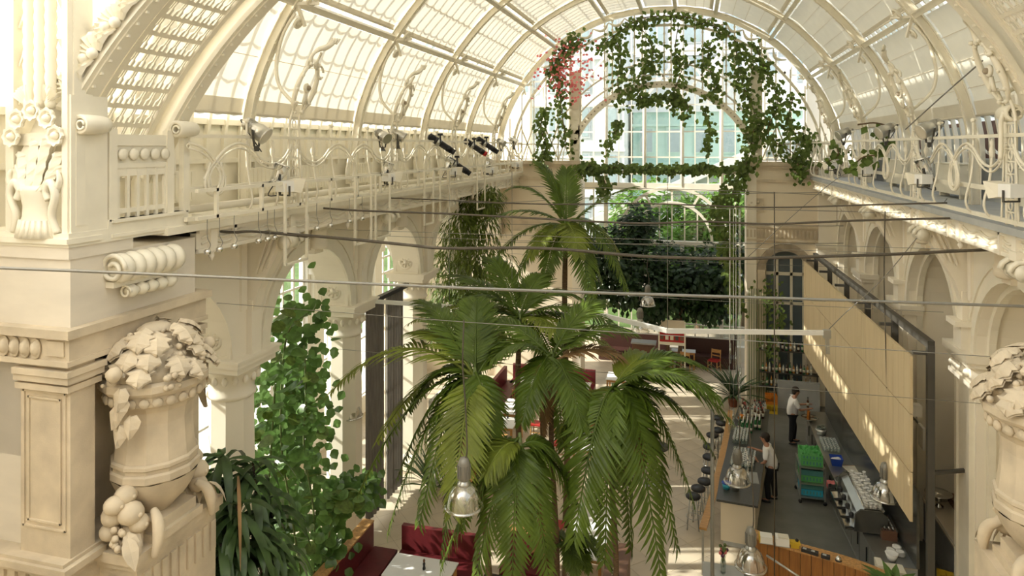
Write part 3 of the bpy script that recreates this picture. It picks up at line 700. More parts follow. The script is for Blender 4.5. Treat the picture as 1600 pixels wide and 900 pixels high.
# ================================================================== LEFT PILLAR
XI = -6.85; PY0, PY1 = 6.2, 8.28
pl = T('stone_pillar', 'massive pale stone pillar carrying the near arch on the left', 'pillar', (XI - 1, 7.2, 0))
b = MB(); b.bb((XI - 2.6, PY0 + .10, 0), (XI - .62, PY1 - .05, 7.2)); b.build('core', MARBLE, pl, True)
def panelled(b, x0, x1, y0, y1, z0, z1, face):
    """pilaster with a sunk frame on the given faces"""
    b.bb((x0, y0, z0), (x1, y1, z1))
    for f in face:
        if f == 'y': 
            for i, m in enumerate((.05, .12)):
                w = .022; d = .02
                for (a0, a1, c0, c1) in ((x0 + m, x0 + m + w, z0 + m + .25, z1 - m - .35), (x1 - m - w, x1 - m, z0 + m + .25, z1 - m - .35)): b.bb((a0, y0 - d, c0), (a1, y0, c1))
                b.bb((x0 + m, y0 - d, z0 + m + .25), (x1 - m, y0, z0 + m + .25 + w)); b.bb((x0 + m, y0 - d, z1 - m - .35 - w), (x1 - m, y0, z1 - m - .35))
b = MB(); panelled(b, XI - .72, XI + .0, PY0, PY0 + .33, 4.72, 7.0, 'y'); b.build('front_pilaster', STONE, pl, True)
b = MB(); panelled(b, XI - .5, XI + .0, PY1 - .28, PY1, 4.72, 7.0, ''); b.build('back_pilaster', STONE, pl, True)
b = MB()
for y0, y1 in ((PY0 - .03, PY0 + .37), (PY1 - .31, PY1 + .03)):
    for k, (z, e) in enumerate(((6.62, .03), (6.72, .05), (6.8, .07))): b.bb((XI - .74, y0 - e, z), (XI + e, y1 + e, z + .07))
b.build('pilaster_capital', STONE, pl, True)
MB().bb((XI - .64, PY0 + .3, 4.7), (XI - .45, PY1 - .2, 7.1)).build('niche_back', STONE, pl, True)
b = MB(); b.bb((XI - 2.6, PY0 - .05, 6.95), (XI + .04, PY1 + .1, 7.32)); b.bb((XI - 2.6, PY0 - .12, 7.24), (XI + .1, PY1 + .16, 7.34)); b.bb((XI - 2.6, PY0 - .09, 6.92), (XI + .06, PY1 + .12, 6.98)); b.build('ledge', STONE, pl, True)
for k in range(5):
    M = Matrix.Translation((XI - .42 - k * .155, PY0 - .05, 7.10)) @ MY
    b = MB(); b.lathe([(.075, 0), (.085, .02), (.078, .035), (.068, .02), (.062, .025), (.045, .06), (.001, .075)], (0, 0, 0), 14, M @ Matrix.Diagonal((.85, 1.45, 1, 1))); b.build('oval_boss', STONE, pl, True)
b = MB(); b.bb((XI - .26, PY0 - .07, 7.03), (XI - .02, PY0 - .045, 7.20)); b.build('ledge_panel', STONE, pl, True)
b = MB(); b.bb((XI - 2.6, PY0 + .02, 7.32), (XI - .02, PY1 - .05, 8.12)); b.bb((XI - 2.6, PY0 - .02, 8.12), (XI, PY0 + .9, 8.26)); b.build('marble_block', MARBLE, pl, True)
b = MB(); b.bb((XI - 2.6, PY0 - .12, 4.55), (XI + .03, PY1 + .06, 4.72)); b.bb((XI - 2.6, PY0 - .16, 4.6), (XI + .1, PY0 + .4, 4.68)); b.build('base_ledge', STONE, pl, True)
b = MB(); b.bb((XI - 2.6, PY0 - .04, 0), (XI - .02, PY1, 4.55)); b.build('lower_shaft', STONE, pl, True)
b = MB()
for k in range(14): b.bb((XI - 2.3 + k * .165, PY0 - .08, 4.42), (XI - 2.2 + k * .165, PY0 - .04, 4.52))
b.build('dentil', STONE, pl, True)['kind'] = 'stuff'
# pedestal carrying the urn
b = MB(); b.bb((XI - .1, 6.62, 3.2), (XI + .52, 7.98, 4.5)); b.bb((XI - .1, 6.54, 4.5), (XI + .58, 8.06, 4.62)); b.bb((XI - .1, 6.58, 4.42), (XI + .55, 8.02, 4.5)); b.build('pedestal', STONE, pl, True)
for k in range(9):
    b = MB(); b.bb((XI + .52, 6.70 + k * .145, 3.95), (XI + .55, 6.79 + k * .145, 4.34)); b.build('flute', STONE, pl, True)
b = MB(); M = Matrix.Translation((XI + .22, 6.62, 4.12)) @ MY; rosette(b, M, 0, 0, .2, .06); b.build('pedestal_rosette', STONE, pl, True)
# the rolled scroll fixed to the marble block
b = MB()
c0 = V((XI + .08, 6.75, 7.95))
for k in range(6): yk = 6.72 + k * .17; b.lathe([(.10, 0), (.165, .02), (.185, .085), (.165, .15), (.10, .17)], (XI + .1, yk, 7.93), 14, Matrix.Rotation(-pi / 2, 4, 'X'))
b.build('rolled_scroll', IRON, pl, True)
b = MB(); b.tube([V((XI + .1, 6.69, 7.93)) + V((cos(k * .42), 0, sin(k * .42))) * .19 * (1 - k / 30) for k in range(22)], .03, 5); b.bb((XI - .05, 6.7, 7.7), (XI + .1, 7.74, 7.77)); b.build('scroll_end', IRON, pl, True)
b = MB()
for k in range(5): yk = 6.9 + k * .16; b.lathe([(.05, 0), (.075, .03), (.085, .08), (.06, .13), (.05, .16)], (XI + .1, yk, 7.62), 10, Matrix.Rotation(-pi / 2, 4, 'X'))
b.tube([V((XI + .1, 6.88, 7.62)) + V((cos(k * .5), 0, sin(k * .5))) * .085 * (1 - k / 24) for k in range(16)], .016, 5)
b.build('small_scroll', IRON, pl, True)
# ---------------------------------------------------------------- cast iron corner piece above the pillar
ci = T('iron_corner_pier', 'cream cast iron corner pier with flower heads and a vase of tall leaves', 'pier', (XI - .4, PY0 + .1, 8.3))
b = MB(); b.bb((XI - 2.6, PY0 - .04, 8.26), (XI + .02, PY0 + .5, 8.42)); b.bb((XI - 2.6, PY0 - .08, 8.30), (XI + .04, PY0 + .4, 8.36)); b.build('base_plate', IRON, ci, True)
b = MB(); b.bb((XI - .12, PY0, 8.42), (XI + .012, PY0 + .5, 10.0)); b.bb((XI - .10, PY0 - .02, 8.42), (XI - .02, PY0 + .05, 14)); b.bb((XI - .95, PY0, 8.42), (XI - .83, PY0 + .2, 14)); b.bb((XI - .08, PY0 + .05, 9.8), (XI + .0, PY0 + .3, 14)); b.build('corner_post', IRON, ci, True)
for k, dx in enumerate((-.62, -.46, -.30)):
    b = MB(); pts = [(XI + dx, PY0 + .02, 9.85 + q * .07) for q in range(60)]; b.tube(pts, [.055 + (.012 if q % 2 else 0) for q in range(60)], 8); b.build('ribbed_column', IRON, ci, True)
b = MB(); 
for k in range(10): b.bar((XI - .82, PY0 + .1, 9.9 + k * .45), (XI - .68 , PY0 + .1, 10.2 + k * .45), .09, .02); b.bar((XI - .24, PY0 + .1, 10.2 + k * .45), (XI - .1, PY0 + .1, 9.9 + k * .45), .09, .02)
b.build('lattice', IRON, ci, True)
b = MB(); b.bb((XI - .85, PY0 + .02, 9.42), (XI - .1, PY0 + .16, 9.56)); b.build('crossbar', IRON, ci, True)
for x, z in ((-.78, 9.52), (-.70, 9.72), (-.48, 9.82), (-.26, 9.73), (-.14, 9.53)):
    M = Matrix.Translation((XI + x - .02, PY0 - .02, z)) @ MY
    b = MB(); K = 32; b.sheet([[M @ V((r_ * (1 + w_ * cos(8 * 2 * pi * k / K)) * cos(2 * pi * k / K), r_ * (1 + w_ * cos(8 * 2 * pi * k / K)) * sin(2 * pi * k / K), z_)) for k in range(K)] for r_, w_, z_ in ((.10, .06, 0), (.118, .10, .035), (.112, .10, .055), (.085, .03, .05), (.066, 0, .02), (.05, 0, .02))], False, True)
    b.lathe([(.048, .015), (.046, .05), (.03, .072), (.001, .08)], (0, 0, 0), 12, M)
    b.build('flower_head', IRON, ci, True)
for sg in (-1, 1):
    b = MB(); M = Matrix.Translation((XI - .48 + sg * .10, PY0 + .0, 9.86)) @ MY
    b.sheet([[M @ V((r * sin(sg * (.05 + 1.1 * k / 14)), r * cos(1.1 * k / 14), .03 + (.012 if k % 2 else -.012))) for k in range(15)] for r in (.08, .2, .26)], False); b.build('fan_leaf', IRON, ci, True)
b = MB(); b.lathe([(.30, 8.36), (.25, 8.5), (.21, 8.6), (.2, 8.72), (.23, 8.84), (.25, 8.9), (.24, 8.96), (.20, 8.94)], (XI - .48, PY0 + .02, 0), 20, Matrix.Diagonal((1, .55, 1)))
for k in range(11): t = pi + pi * k / 10; b.tube([(XI - .48 + .27 * cos(t), PY0 + .02 + .15 * sin(t), 8.36), (XI - .48 + .22 * cos(t), PY0 + .02 + .12 * sin(t), 8.56)], .03, 6)
b.build('vase', IRON, ci, True)
for k, (dx, tp, lean) in enumerate(((-.2, 9.35, -.12), (-.07, 9.5, -.03), (.07, 9.5, .03), (.2, 9.35, .12), (-.13, 9.2, -.22), (.13, 9.2, .22))):
    b = MB(); x = XI - .48
    for sg in (-1, 1):
        b.sheet([[V((x + dx * .8 + lean * t + sg * wv * (1 if q else 0), PY0 - .06 + .10 * t - (0 if q else .05), 8.9 + (tp - 8.9) * t)) for q in (0, 1)] for t, wv in ((0, .03), (.2, .06), (.3, .05), (.45, .075), (.55, .06), (.7, .085), (.85, .07), (.93, .1), (1.0, .05))], False)
    b.build('acanthus_leaf', IRON, ci, True)
for sg in (-1, 1):
    b = MB(); x = XI - .48
    b.tube(crom([(x + sg * .32, PY0 - .02, 8.42), (x + sg * .26, PY0 - .04, 8.62), (x + sg * .33, PY0 - .06, 8.85), (x + sg * .26, PY0 - .06, 9.0), (x + sg * .19, PY0 - .05, 8.9), (x + sg * .23, PY0 - .05, 8.8)], 5), .045, 6)
    b.tube(crom([(x + sg * .3, PY0 - .02, 8.9), (x + sg * .37, PY0 - .04, 9.02), (x + sg * .34, PY0 - .04, 9.14)], 4), [.05, .045, .04, .04, .035, .03, .025, .02, .01], 6)
    b.build('curled_leaf', IRON, ci, True)
# balustrade panel and tube finials on the hall side of the pillar
bp = T('balustrade_panel', 'cream iron balustrade panel with oval bosses above the pillar', 'balustrade', (XI, 7.2, 8.3))
b = MB(); b.bb((XI - .1, PY0 + .5, 8.26), (XI + .02, 8.05, 8.52)); b.bb((XI - .1, PY0 + .55, 8.30), (XI + .04, 7.98, 8.34)); b.bb((XI - .1, PY0 + .55, 8.48), (XI + .05, 7.98, 8.52)); b.build('bottom_rail', IRON, bp, True)
for y in (6.32, 6.78, 7.72, 8.02): b = MB(); b.bb((XI - .06, y - .06, 8.5), (XI + .02, y + .06, 9.62)); b.build('post', IRON, bp, True)
b = MB(); b.bb((XI - .06, 6.8, 9.42), (XI, 7.7, 9.56)); b.bb((XI - .06, 6.8, 9.14), (XI, 7.7, 9.20)); b.bb((XI - .04, 6.8, 9.2), (XI - .02, 7.7, 9.42)); b.build('frieze', IRON, bp, True)
MX = Matrix(((0, 0, 1, 0), (1, 0, 0, 0), (0, 1, 0, 0), (0, 0, 0, 1)))
for k in range(5): b = MB(); b.lathe([(.075, 0), (.07, .025), (.04, .035), (.001, .04)], (0, 0, 0), 12, Matrix.Translation((XI, 6.93 + k * .175, 9.31)) @ MX); b.build('oval_boss', IRON, bp, True)
for k in range(6): b = MB(); b.bb((XI - .045, 6.86 + k * .155, 8.52), (XI - .006, 6.90 + k * .155, 9.14)); b.build('slat', IRON, bp, True)
b = MB(); b.bb((XI - .05, 6.8, 8.58), (XI - .01, 7.72, 8.64)); b.bb((XI - .05, 6.8, 9.04), (XI - .01, 7.72, 9.14)); b.build('slat_rail', IRON, bp, True)
def tube_finial(x, y, sgn, label, z=9.72):
    t = T('scroll_finial', label, 'finial', (x, y, z - .12), 'rolled tube finials')
    b = MB(); b.lathe([(.07, -.13), (.10, -.14), (.115, -.13), (.115, .0), (.11, .15), (.09, .24), (.001, .27)], (0, 0, .13), 16, Matrix.Rotation(-pi / 2, 4, 'X'), caps=False); b.lathe([(.075, -.13), (.07, .1), (.001, .1)], (0, 0, .13), 16, Matrix.Rotation(-pi / 2, 4, 'X'), caps=False); b.build('tube', IRON, t)
    b = MB(); b.tube([V((.03 + .05 * cos(k * .5), -.15, .12 + .05 * sin(k * .5))) for k in range(13)], .014, 5)
    b.tube(crom([(-.1, -.08, .16), (-.13, -.06, 0), (-.12, -.04, -.2), (-.12, -.02, -.5)], 4), .03, 6); b.build('curl', IRON, t)
    return t
p_ = at(140, 196, x=XI + .05); tube_finial(p_.x, p_.y, -1, 'cream rolled tube finial above the oval bosses at the left pillar', p_.z)
p_ = at(285, 203, x=XI + .05); tube_finial(p_.x, p_.y, -1, 'cream rolled tube finial where the left gallery rail begins', p_.z)
p_ = at(1578, 178, x=RR); tube_finial(p_.x, p_.y, 1, 'cream rolled tube finial over the right gallery rail', p_.z)
# ================================================================== URNS
def urn(loc, label, rz):
    u = T('stone_urn', label, 'urn', loc, 'stone urns heaped with carved fruit', rz)
    b = MB(); b.box((0, 0, .05), (.78, .78, .10)); b.box((0, 0, .16), (.66, .66, .14)); b.build('plinth', STONE, u)
    n = 40
    def gad(r, k): return r * (1 + .035 * abs(sin(k * pi * 10 / n)))
    b = MB(); rows = []
    for r, z in ((.18, .22), (.24, .3), (.34, .40), (.42, .52), (.47, .64), (.49, .70)): rows.append([V((gad(r, k) * cos(2 * pi * k / n), gad(r, k) * sin(2 * pi * k / n), z)) for k in range(n)])
    b.sheet(rows, True, True); b.build('gadrooned_bowl', STONE, u)
    b = MB(); b.lathe([(.50, .70), (.52, .72), (.52, .80), (.50, .82), (.485, .82), (.485, .86), (.51, .88), (.51, .92), (.485, .94)], n=12, smooth=False); b.build('band', STONE, u)
    b = MB(); b.lathe([(.475, .94), (.45, 1.15), (.435, 1.4), (.45, 1.55), (.49, 1.62)], n=12, smooth=False); b.build('body', STONE, u)
    b = MB(); b.lathe([(.50, 1.62), (.55, 1.66), (.56, 1.78), (.60, 1.80), (.63, 1.84), (.63, 1.92), (.58, 1.95), (.4, 1.95), (.001, 1.95)], n=14, smooth=False); b.build('rim', STONE, u)
    b = MB()
    for k in range(24): a = 2 * pi * k / 24; b.lathe([(.062, 0), (.062, .02), (.045, .035), (.001, .05)], (0, 0, 0), 8, Matrix.Rotation(a, 4, 'Z') @ Matrix.Translation((.545, 0, 1.71)) @ Matrix.Rotation(pi / 2, 4, 'Y'))
    b.build('egg_moulding', STONE, u)['kind'] = 'stuff'
    rnd = random.Random(3)
    b = MB(); b.lathe([(.56, 1.94), (.52, 2.06), (.42, 2.24), (.26, 2.40), (.17, 2.46)], n=18); b.build('fruit_mound', STONE, u)
    b = MB(); b.lathe([(.15, 2.44), (.2, 2.47), (.2, 2.5), (.14, 2.54), (.001, 2.56)], n=16)
    for k in range(16): a = 2 * pi * k / 16; b.ball((.19 * cos(a), .19 * sin(a), 2.475), .03, 6, 4)
    b.build('crown_knob', STONE, u)
    for k in range(54):
        a = 2 * pi * (k * .381966) + rnd.uniform(-.1, .1); z = [1.97, 2.07, 2.18, 2.29, 2.38][k % 5] + rnd.uniform(-.03, .03); R = .60 - (z - 1.95) * .62
        b = MB()
        if k % 4 == 1:
            for q in range(12): b.ball((R * cos(a) + rnd.uniform(-.1, .1), R * sin(a) + rnd.uniform(-.1, .1), z + rnd.uniform(-.1, .06)), .042, 6, 4)
            b.build('grape_bunch', STONE, u)
        elif k % 4 == 3:
            b.ball((R * .92 * cos(a), R * .92 * sin(a), z), .085, 10, 7); b.ball(((R + .09) * cos(a), (R + .09) * sin(a), z), .025, 6, 4); b.build('carved_fruit', STONE, u)
        else:
            c = V((R * .75 * cos(a), R * .75 * sin(a), z + .16)); d = V((cos(a), sin(a), -.75)).normalized(); sd = V((-sin(a), cos(a), 0)); up = sd.cross(d) * -1
            if up.z < 0: up = -up
            rows = []
            for t, w in ((0, .03), (.2, .12), (.3, .09), (.45, .17), (.55, .11), (.75, .14), (.85, .07), (1, .01)):
                p0 = c + d * .36 * t + up * (.05 + .05 * sin(pi * t)); rows.append([p0 - sd * w - up * .04, p0, p0 + sd * w - up * .04])
            b.sheet(rows, False); b.sheet([[p - up * .03 for p in r] for r in rows], False); b.build('carved_leaf', STONE, u)
    for sg in (-1, 1):       # festoons hanging from the rim ends
        for q in range(6):
            b = MB(); a = sg * (1.35) + rnd.uniform(-.15, .15); z = 1.95 - q * .11; R = .66 - q * .01
            if q < 5:
                c = V((R * cos(a), R * sin(a), z)); d = V((.1 * cos(a), .2 * sg, -1)).normalized(); sd = V((-sin(a), cos(a), 0))
                b.sheet([[c + d * .26 * t - sd * w + V((cos(a), sin(a), 0)) * .0, c + d * .26 * t + V((cos(a), sin(a), 0)) * .05, c + d * .26 * t + sd * w] for t, w in ((0, .04), (.3, .1), (.6, .08), (1, .015))], False)
            else: b.ball((.72 * cos(a), .72 * sin(a), 2.12), .09, 8, 6)
            b.build('festoon_leaf', STONE, u)
    for sg in (-1, 1):       # heaps of fruit lying at the foot
        for q, (dx, dy, dz, r) in enumerate(((.05, .52, .62, .13), (.16, .56, .44, .15), (-.05, .60, .40, .14), (.02, .66, .56, .12), (.22, .50, .30, .12), (-.08, .62, .22, .12))):
            b = MB(); b.ball((dx, sg * dy, dz), r, 10, 7, (1, 1, .9)); b.ball((dx + r * .9, sg * dy, dz), r * .22, 6, 4); b.build('carved_fruit', STONE, u)
        for q in range(5):
            b = MB(); b.leaf((.1 + .06 * q - .1, sg * (.5 + .05 * q), .34 - .03 * q), (.7, sg * (.15 * q - .2), -.5), (0.3, sg * .4, 1), .34, .17, .3, .4, 3); b.build('carved_leaf', STONE, u)
        b = MB()
        for q in range(12): b.ball((rnd.uniform(0, .16), sg * (.62 + rnd.uniform(0, .12)), .1 + rnd.uniform(0, .2)), .045, 6, 4)
        b.build('grape_bunch', STONE, u)
        b = MB(); b.tube(crom([(.3, sg * .36, .40), (.42, sg * .42, .3), (.46, sg * .46, .12), (.44, sg * .5, -.08)], 5), [.04 + .03 * sin(k * .22) for k in range(16)], 8); b.build('ribbon_end', STONE, u)
    return u
u1 = urn((-6.62, 7.22, 4.62), 'stone urn heaped with carved fruit on the left pillar pedestal', 0)
u2 = dup(u1, (3.84, 9.0, 4.55), pi, 'stone urn with carved fruit at the right edge of the photo')
u2['label'] = 'stone urn with carved fruit cut off by the right edge'
rp = S('trim_4', 'right pillar carrying the second urn'); b = MB(); b.bb((4.4, 8.0, 0), (6.6, 9.6, 8.2)); b.build('pillar_core', STUC, rp); MB().bb((3.35, 8.35, 3.2), (4.4, 9.65, 4.55)).build('pedestal', STONE, rp)
# ================================================================== BAR
XYZ = lambda a, b, d: V((a, b, d))
BL = [(.5, 16.8), (.62, 18.0), (.80, 19.2), (.98, 20.6), (1.15, 21.8), (1.37, 23.0)]; BR = [(1.42, 16.72), (1.60, 18.0), (1.80, 19.2), (2.0, 20.6), (2.14, 21.8), (2.3, 23.0)]
bar = T('bar_counter', 'long curved bar counter with a dark top and pale end panel', 'counter', (1, 17, 0))
MB().prism(BL + BR[::-1], XYZ, 1.05, 1.10).build('counter_top', CTOP, bar, True)
ins = lambda P, d: [(x + d, y + .06) for x, y in P]
MB().prism(ins(BL, .1) + ins(BR, -.06)[::-1], XYZ, .12, 1.05).build('body', STUD, bar, True)
MB().prism(ins(BL, .16) + ins(BR, -.1)[::-1], XYZ, .02, .12).build('plinth', GREY, bar, True)
def on_bar(t, u):
    f = t * (len(BL) - 1); i = min(int(f), len(BL) - 2); f -= i
    a = V((*BL[i], 1.10)).lerp(V((*BL[i + 1], 1.10)), f); b_ = V((*BR[i], 1.10)).lerp(V((*BR[i + 1], 1.10)), f); return a.lerp(b_, u)
rl = T('bar_rail', 'light wooden plank rail along the guest side of the bar', 'rail', (.5, 17, 0))
RLp = [(.16, 15.6), (.42, 17.2), (.66, 19.0), (.88, 20.8), (1.1, 22.8)]
b = MB()
for (x0, y0), (x1, y1) in zip(RLp[:-1], RLp[1:]): b.bar((x0 + .02, y0, 1.0), (x1 + .02, y1, 1.0), .16, .05)
b.build('plank', WOODH, rl, True)
for x, y in RLp: b = MB(); b.bar((x + .02, y, 0), (x + .02, y, .98), .05, .05); b.build('rail_post', STEEL, rl, True)
# stools
def stool_proto():
    t = T('bar_stool', '', 'stool', (0, 0, 0), 'round bar stools along the bar')
    MB().lathe([(.001, .74), (.16, .74), (.18, .76), (.18, .80), (.15, .825), (.001, .83)], n=18).build('seat', BLACK, t)
    for k in range(4):
        a = pi / 4 + k * pi / 2; b = MB(); b.tube([(.10 * cos(a), .10 * sin(a), .74), (.20 * cos(a), .20 * sin(a), .0)], .013, 6); b.build('leg', STEEL, t)
    b = MB(); b.tube([(.165 * cos(q * pi / 8), .165 * sin(q * pi / 8), .28) for q in range(16)], .009, 5, True); b.build('foot_ring', STEEL, t); return t
s0_ = None
for i, (px, py) in enumerate(((1083, 774), (1091, 762), (1101, 751), (1106, 734), (1108, 713), (1108, 697), (1113, 679), (1122, 671), (1127, 660), (1122, 652))):
    p = at(px, py, z=.8); p.z = 0; lab = 'black topped chrome bar stool, %s from the near end of the bar' % ORD[i]
    if s0_ is None: s0_ = stool_proto(); s0_.location = p; s0_['label'] = lab
    else: dup(s0_, p, .1 * i, lab)
# glassware on the bar
def glass_proto():
    o = MB().lathe([(.032, 0), (.036, .0), (.042, .13), (.038, .13), (.033, .012), (.001, .012)], n=10).build('drinking_glass', BOTG); tag(o, 'clear tumbler standing in the close rows of glasses on the bar top', 'glass', 'tumblers in rows on the bar'); return o
g0 = None; rr = random.Random(2)
for i in range(10):
    for j in range(7):
        p = on_bar(.30 + i * .017, .22 + j * .085)
        if g0 is None: g0 = glass_proto(); o = g0
        else: o = g0.copy(); C.objects.link(o)
        o.location = p; o['label'] = 'clear tumbler on the bar, %s row from the near end, %s from the guest side' % (ORD[i], ORD[j])
for i in range(8):
    for j in range(5):
        p = on_bar(.53 + i * .016, .15 + j * .08); o = g0.copy(); C.objects.link(o); o.location = p; o.scale = (1, 1, 1.35); o['label'] = 'tall glass beside the green bottles, %s row from the near end, %s from the left' % (ORD[i], ORD[j]); o['group'] = 'tall glasses on the bar'
def bottle_proto(m, label, group, h=.30, cap=WHITE):
    t = T('bottle', label, 'bottle', (0, 0, 0), group)
    MB().lathe([(.036, 0), (.038, .02), (.038, h * .58), (.03, h * .68), (.014, h * .78), (.013, h * .96), (.016, h), (.001, h)], n=10).build('glass_body', m, t)
    MB().lathe([(.0385, h * .2), (.0385, h * .5)], n=10).build('paper_label', LABL, t); MB().lathe([(.017, h * .93), (.017, h * 1.03), (.001, h * 1.03)], n=8).build('cap', cap, t); return t
gb0 = bottle_proto(BGRN, 'green bottle in the front rows of bottles on the bar', 'green bottles on the bar')
gb0.location = on_bar(.66, .3)
for i in range(6):
    for j in range(6):
        o = gb0 if i == j == 0 else dup(gb0, on_bar(.66 + i * .014 + (.05 if j > 3 else 0), .22 + j * .11), 0)
        o['label'] = 'green bottle on the bar, %s row from the near end, %s from the left' % (ORD[i], ORD[j])
cb0 = bottle_proto(BCLR, 'clear spirit bottle among the crowded bottles at the far end of the bar', 'spirit bottles at the far end of the bar', .32, BLACK); cb0.location = on_bar(.83, .3)
bb0 = bottle_proto(BBRN, 'dark spirit bottle among the crowded bottles at the far end of the bar', 'dark bottles at the far end of the bar', .33, REDP); bb0.location = on_bar(.84, .4)
for k in range(30): dup(cb0 if rr.random() < .6 else bb0, on_bar(.82 + rr.random() * .15, .12 + rr.random() * .78), 0)
for src, txt in ((cb0, 'clear'), (bb0, 'dark')):
    L_ = sorted([o for o in C.objects if o.get('group') == src['group']], key=lambda o: o.location.y)
    for k, o in enumerate(L_): o['label'] = '%s spirit bottle at the far bar end, %s of its kind from near' % (txt, ORD[k])
fr = T('fruit_bowl', 'bowl heaped with oranges and lemons on the bar', 'bowl', on_bar(.80, .22)); MB().lathe([(.06, 0), (.14, .05), (.17, .1), (.16, .1), (.1, .04), (.001, .03)], n=14).build('bowl', BOTG, fr)
for k in range(9):
    a = k * 2.4; o = MB().ball((0, 0, 0), .045, 8, 6).build('orange', ORG if k % 3 else YEL); o.location = fr.location + V((.09 * cos(a) * (k % 4) / 2.2, .09 * sin(a) * (k % 4) / 2.2, .09 + .04 * (k % 3))); tag(o, '%s in the bar bowl, %s from the middle outwards' % ('orange' if k % 3 else 'lemon', ORD[k]), 'fruit', 'citrus fruit in the bar bowl')
t = T('cloth_tub', 'bright blue tub on the near end of the bar', 'tub', on_bar(.10, .2)); MB().lathe([(.08, 0), (.10, .14), (.095, .14), (.07, .02), (.001, .02)], n=14).build('tub', CYAN, t); MB().lathe([(.11, .13), (.11, .15), (.1, .15)], n=14).build('tub_rim', BLUE, t)
t = T('steel_shaker', 'steel shaker beside the blue tub on the bar', 'shaker', on_bar(.10, .42)); MB().lathe([(.09, 0), (.11, .25), (.07, .3), (.04, .34), (.001, .35)], n=14).build('cup', STEEL, t); MB().lathe([(.05, .3), (.05, .36), (.001, .37)], n=10).build('cap', CHROME, t)
t = T('beer_tap', 'chrome beer tap rack on the bar before the nearer barman', 'tap', on_bar(.28, .62)); b = MB(); b.bb((-.03, -.25, 0), (.03, .25, .04)); b.bb((-.02, -.25, .36), (.02, .25, .40)); b.tube([(0, -.2, 0), (0, -.2, .38)], .02, 6); b.tube([(0, .2, 0), (0, .2, .38)], .02, 6); b.build('rack', CHROME, t)
for k in range(5): b = MB(); b.tube([(0, -.2 + k * .1, .38), (-.1, -.2 + k * .1, .34), (-.1, -.2 + k * .1, .22)], .012, 5); b.ball((-.02, -.2 + k * .1, .46), .025, 6, 5); b.build('tap', CHROME, t)
t = T('steel_sink', 'steel sink set in the bar by the nearer barman', 'sink', on_bar(.22, .78)); b = MB(); b.bb((-.14, -.3, 0), (.14, .3, .012)); b.build('drainer', STEEL, t); b = MB(); b.tube(crom([(-.1, .2, 0), (-.1, .2, .25), (0, .2, .3), (.05, .2, .22)], 4), .012, 6); b.build('faucet', CHROME, t)
# ---------------------------------------------------------------- back counter
SPLASH = mat('dark_steel_splashback', (.12, .12, .11), .25, metal=.6)
bc = T('back_counter', 'long steel back counter under the pale wood panels', 'counter', (3.8, 19, 0))
BF = [(3.62, 15.3), (3.53, 17), (3.44, 19), (3.38, 21), (3.42, 23.6)]; BK = [(4.32, 15.3), (4.25, 17), (4.15, 19), (4.05, 21), (4.05, 23.6)]
MB().prism(BF + BK[::-1], XYZ, .91, .95).build('counter_top', STEEL, bc, True)
MB().prism([(x + .05, y) for x, y in BF] + BK[::-1], XYZ, .02, .91).build('body', GREY, bc, True)
for k in range(12):
    y = 15.5 + k * .66; f = lambda yy: next(BF[i][0] + (BF[i + 1][0] - BF[i][0]) * (yy - BF[i][1]) / (BF[i + 1][1] - BF[i][1]) for i in range(4) if BF[i + 1][1] >= yy)
    b = MB(); b.prism([(f(y) + .03, y), (f(y + .6) + .03, y + .6), (f(y + .6) + .055, y + .6), (f(y) + .055, y)], XYZ, .12, .86); d = b.build('door', STEEL, bc, True); b = MB(); b.bar((f(y + .08) + .02, y + .08, .45), (f(y + .08) + .02, y + .08, .75), .02, .02); b.build('handle', BLACK, d, True)
b = MB(); b.prism([(x - .02, y) for x, y in BK] + [(x + .03, y) for x, y in BK[::-1]], XYZ, .95, 2.5); b.build('splashback', SPLASH, bc, True)
nt_ = T('wall_notice', 'white paper notice on the steel splashback', 'notice', (4.1, 18.6, 1.5)); p = at(1329, 706, x=4.12); MB().box(p, (.012, .28, .40)).build('sheet', LABL, nt_, True); b = MB(); [b.box(p + V((-.008, 0, .12 - q * .05)), (.004, .2, .01)) for q in range(5)]; b.build('printed_line', GREY, nt_, True)
# wooden panel wall above
P0, P1 = V((3.90, 14.28, 0)), V((3.62, 25.2, 0)); dP = (P1 - P0).normalized(); nP = V((-dP.y, dP.x, 0)); Lp = (P1 - P0).length
pw = T('panel_screen', 'long pale wooden panel screen hung above the back counter', 'screen', P0 + V((0, 5, 2.37)))
npl = 32; ZR = [2.37, 3.31, 4.40, 5.5]; pk = None
for r_ in range(3):
    for k in range(npl):
        a, e = Lp * k / npl, Lp * (k + 1) / npl; g = .012 if k % 6 == (r_ * 2) % 6 else .003; jit = rr.uniform(-.003, .003)
        A = P0 + dP * (a + g); B_ = P0 + dP * (e - .003); b = MB()
        b.prism([(A.x, A.y), (B_.x, B_.y), (B_.x - nP.x * .05, B_.y - nP.y * .05), (A.x - nP.x * .05, A.y - nP.y * .05)], XYZ, ZR[r_] + .012, ZR[r_ + 1] - .012); b.v = [tuple(V(q) + nP * jit) for q in b.v]; b.build('plank', PLY, pw, True)
fr_ = T('screen_frame', 'dark steel frame standing behind the wooden panel screen', 'frame', P0 - nP * .35)
O = -nP * .36
b = MB(); b.bar(P0 + O + V((0, 0, 5.72)), P1 + O + V((0, 0, 5.72)), .12, .14); b.build('top_beam', DARK, fr_, True)
for k in range(6):
    q = P0 + dP * (Lp * k / 5 * .98 + .05) + O; b = MB(); b.bar(q + V((0, 0, 0.02 if k == 0 else 4.9)), q + V((0, 0, 5.7)), .12, .12); b.build('post', DARK, fr_, True)
    b = MB(); b.bar(q + V((0, 0, 5.55)), q - O * .9 + V((0, 0, 5.55)) - nP * .02, .08, .06); b.build('outrigger', DARK, fr_, True)
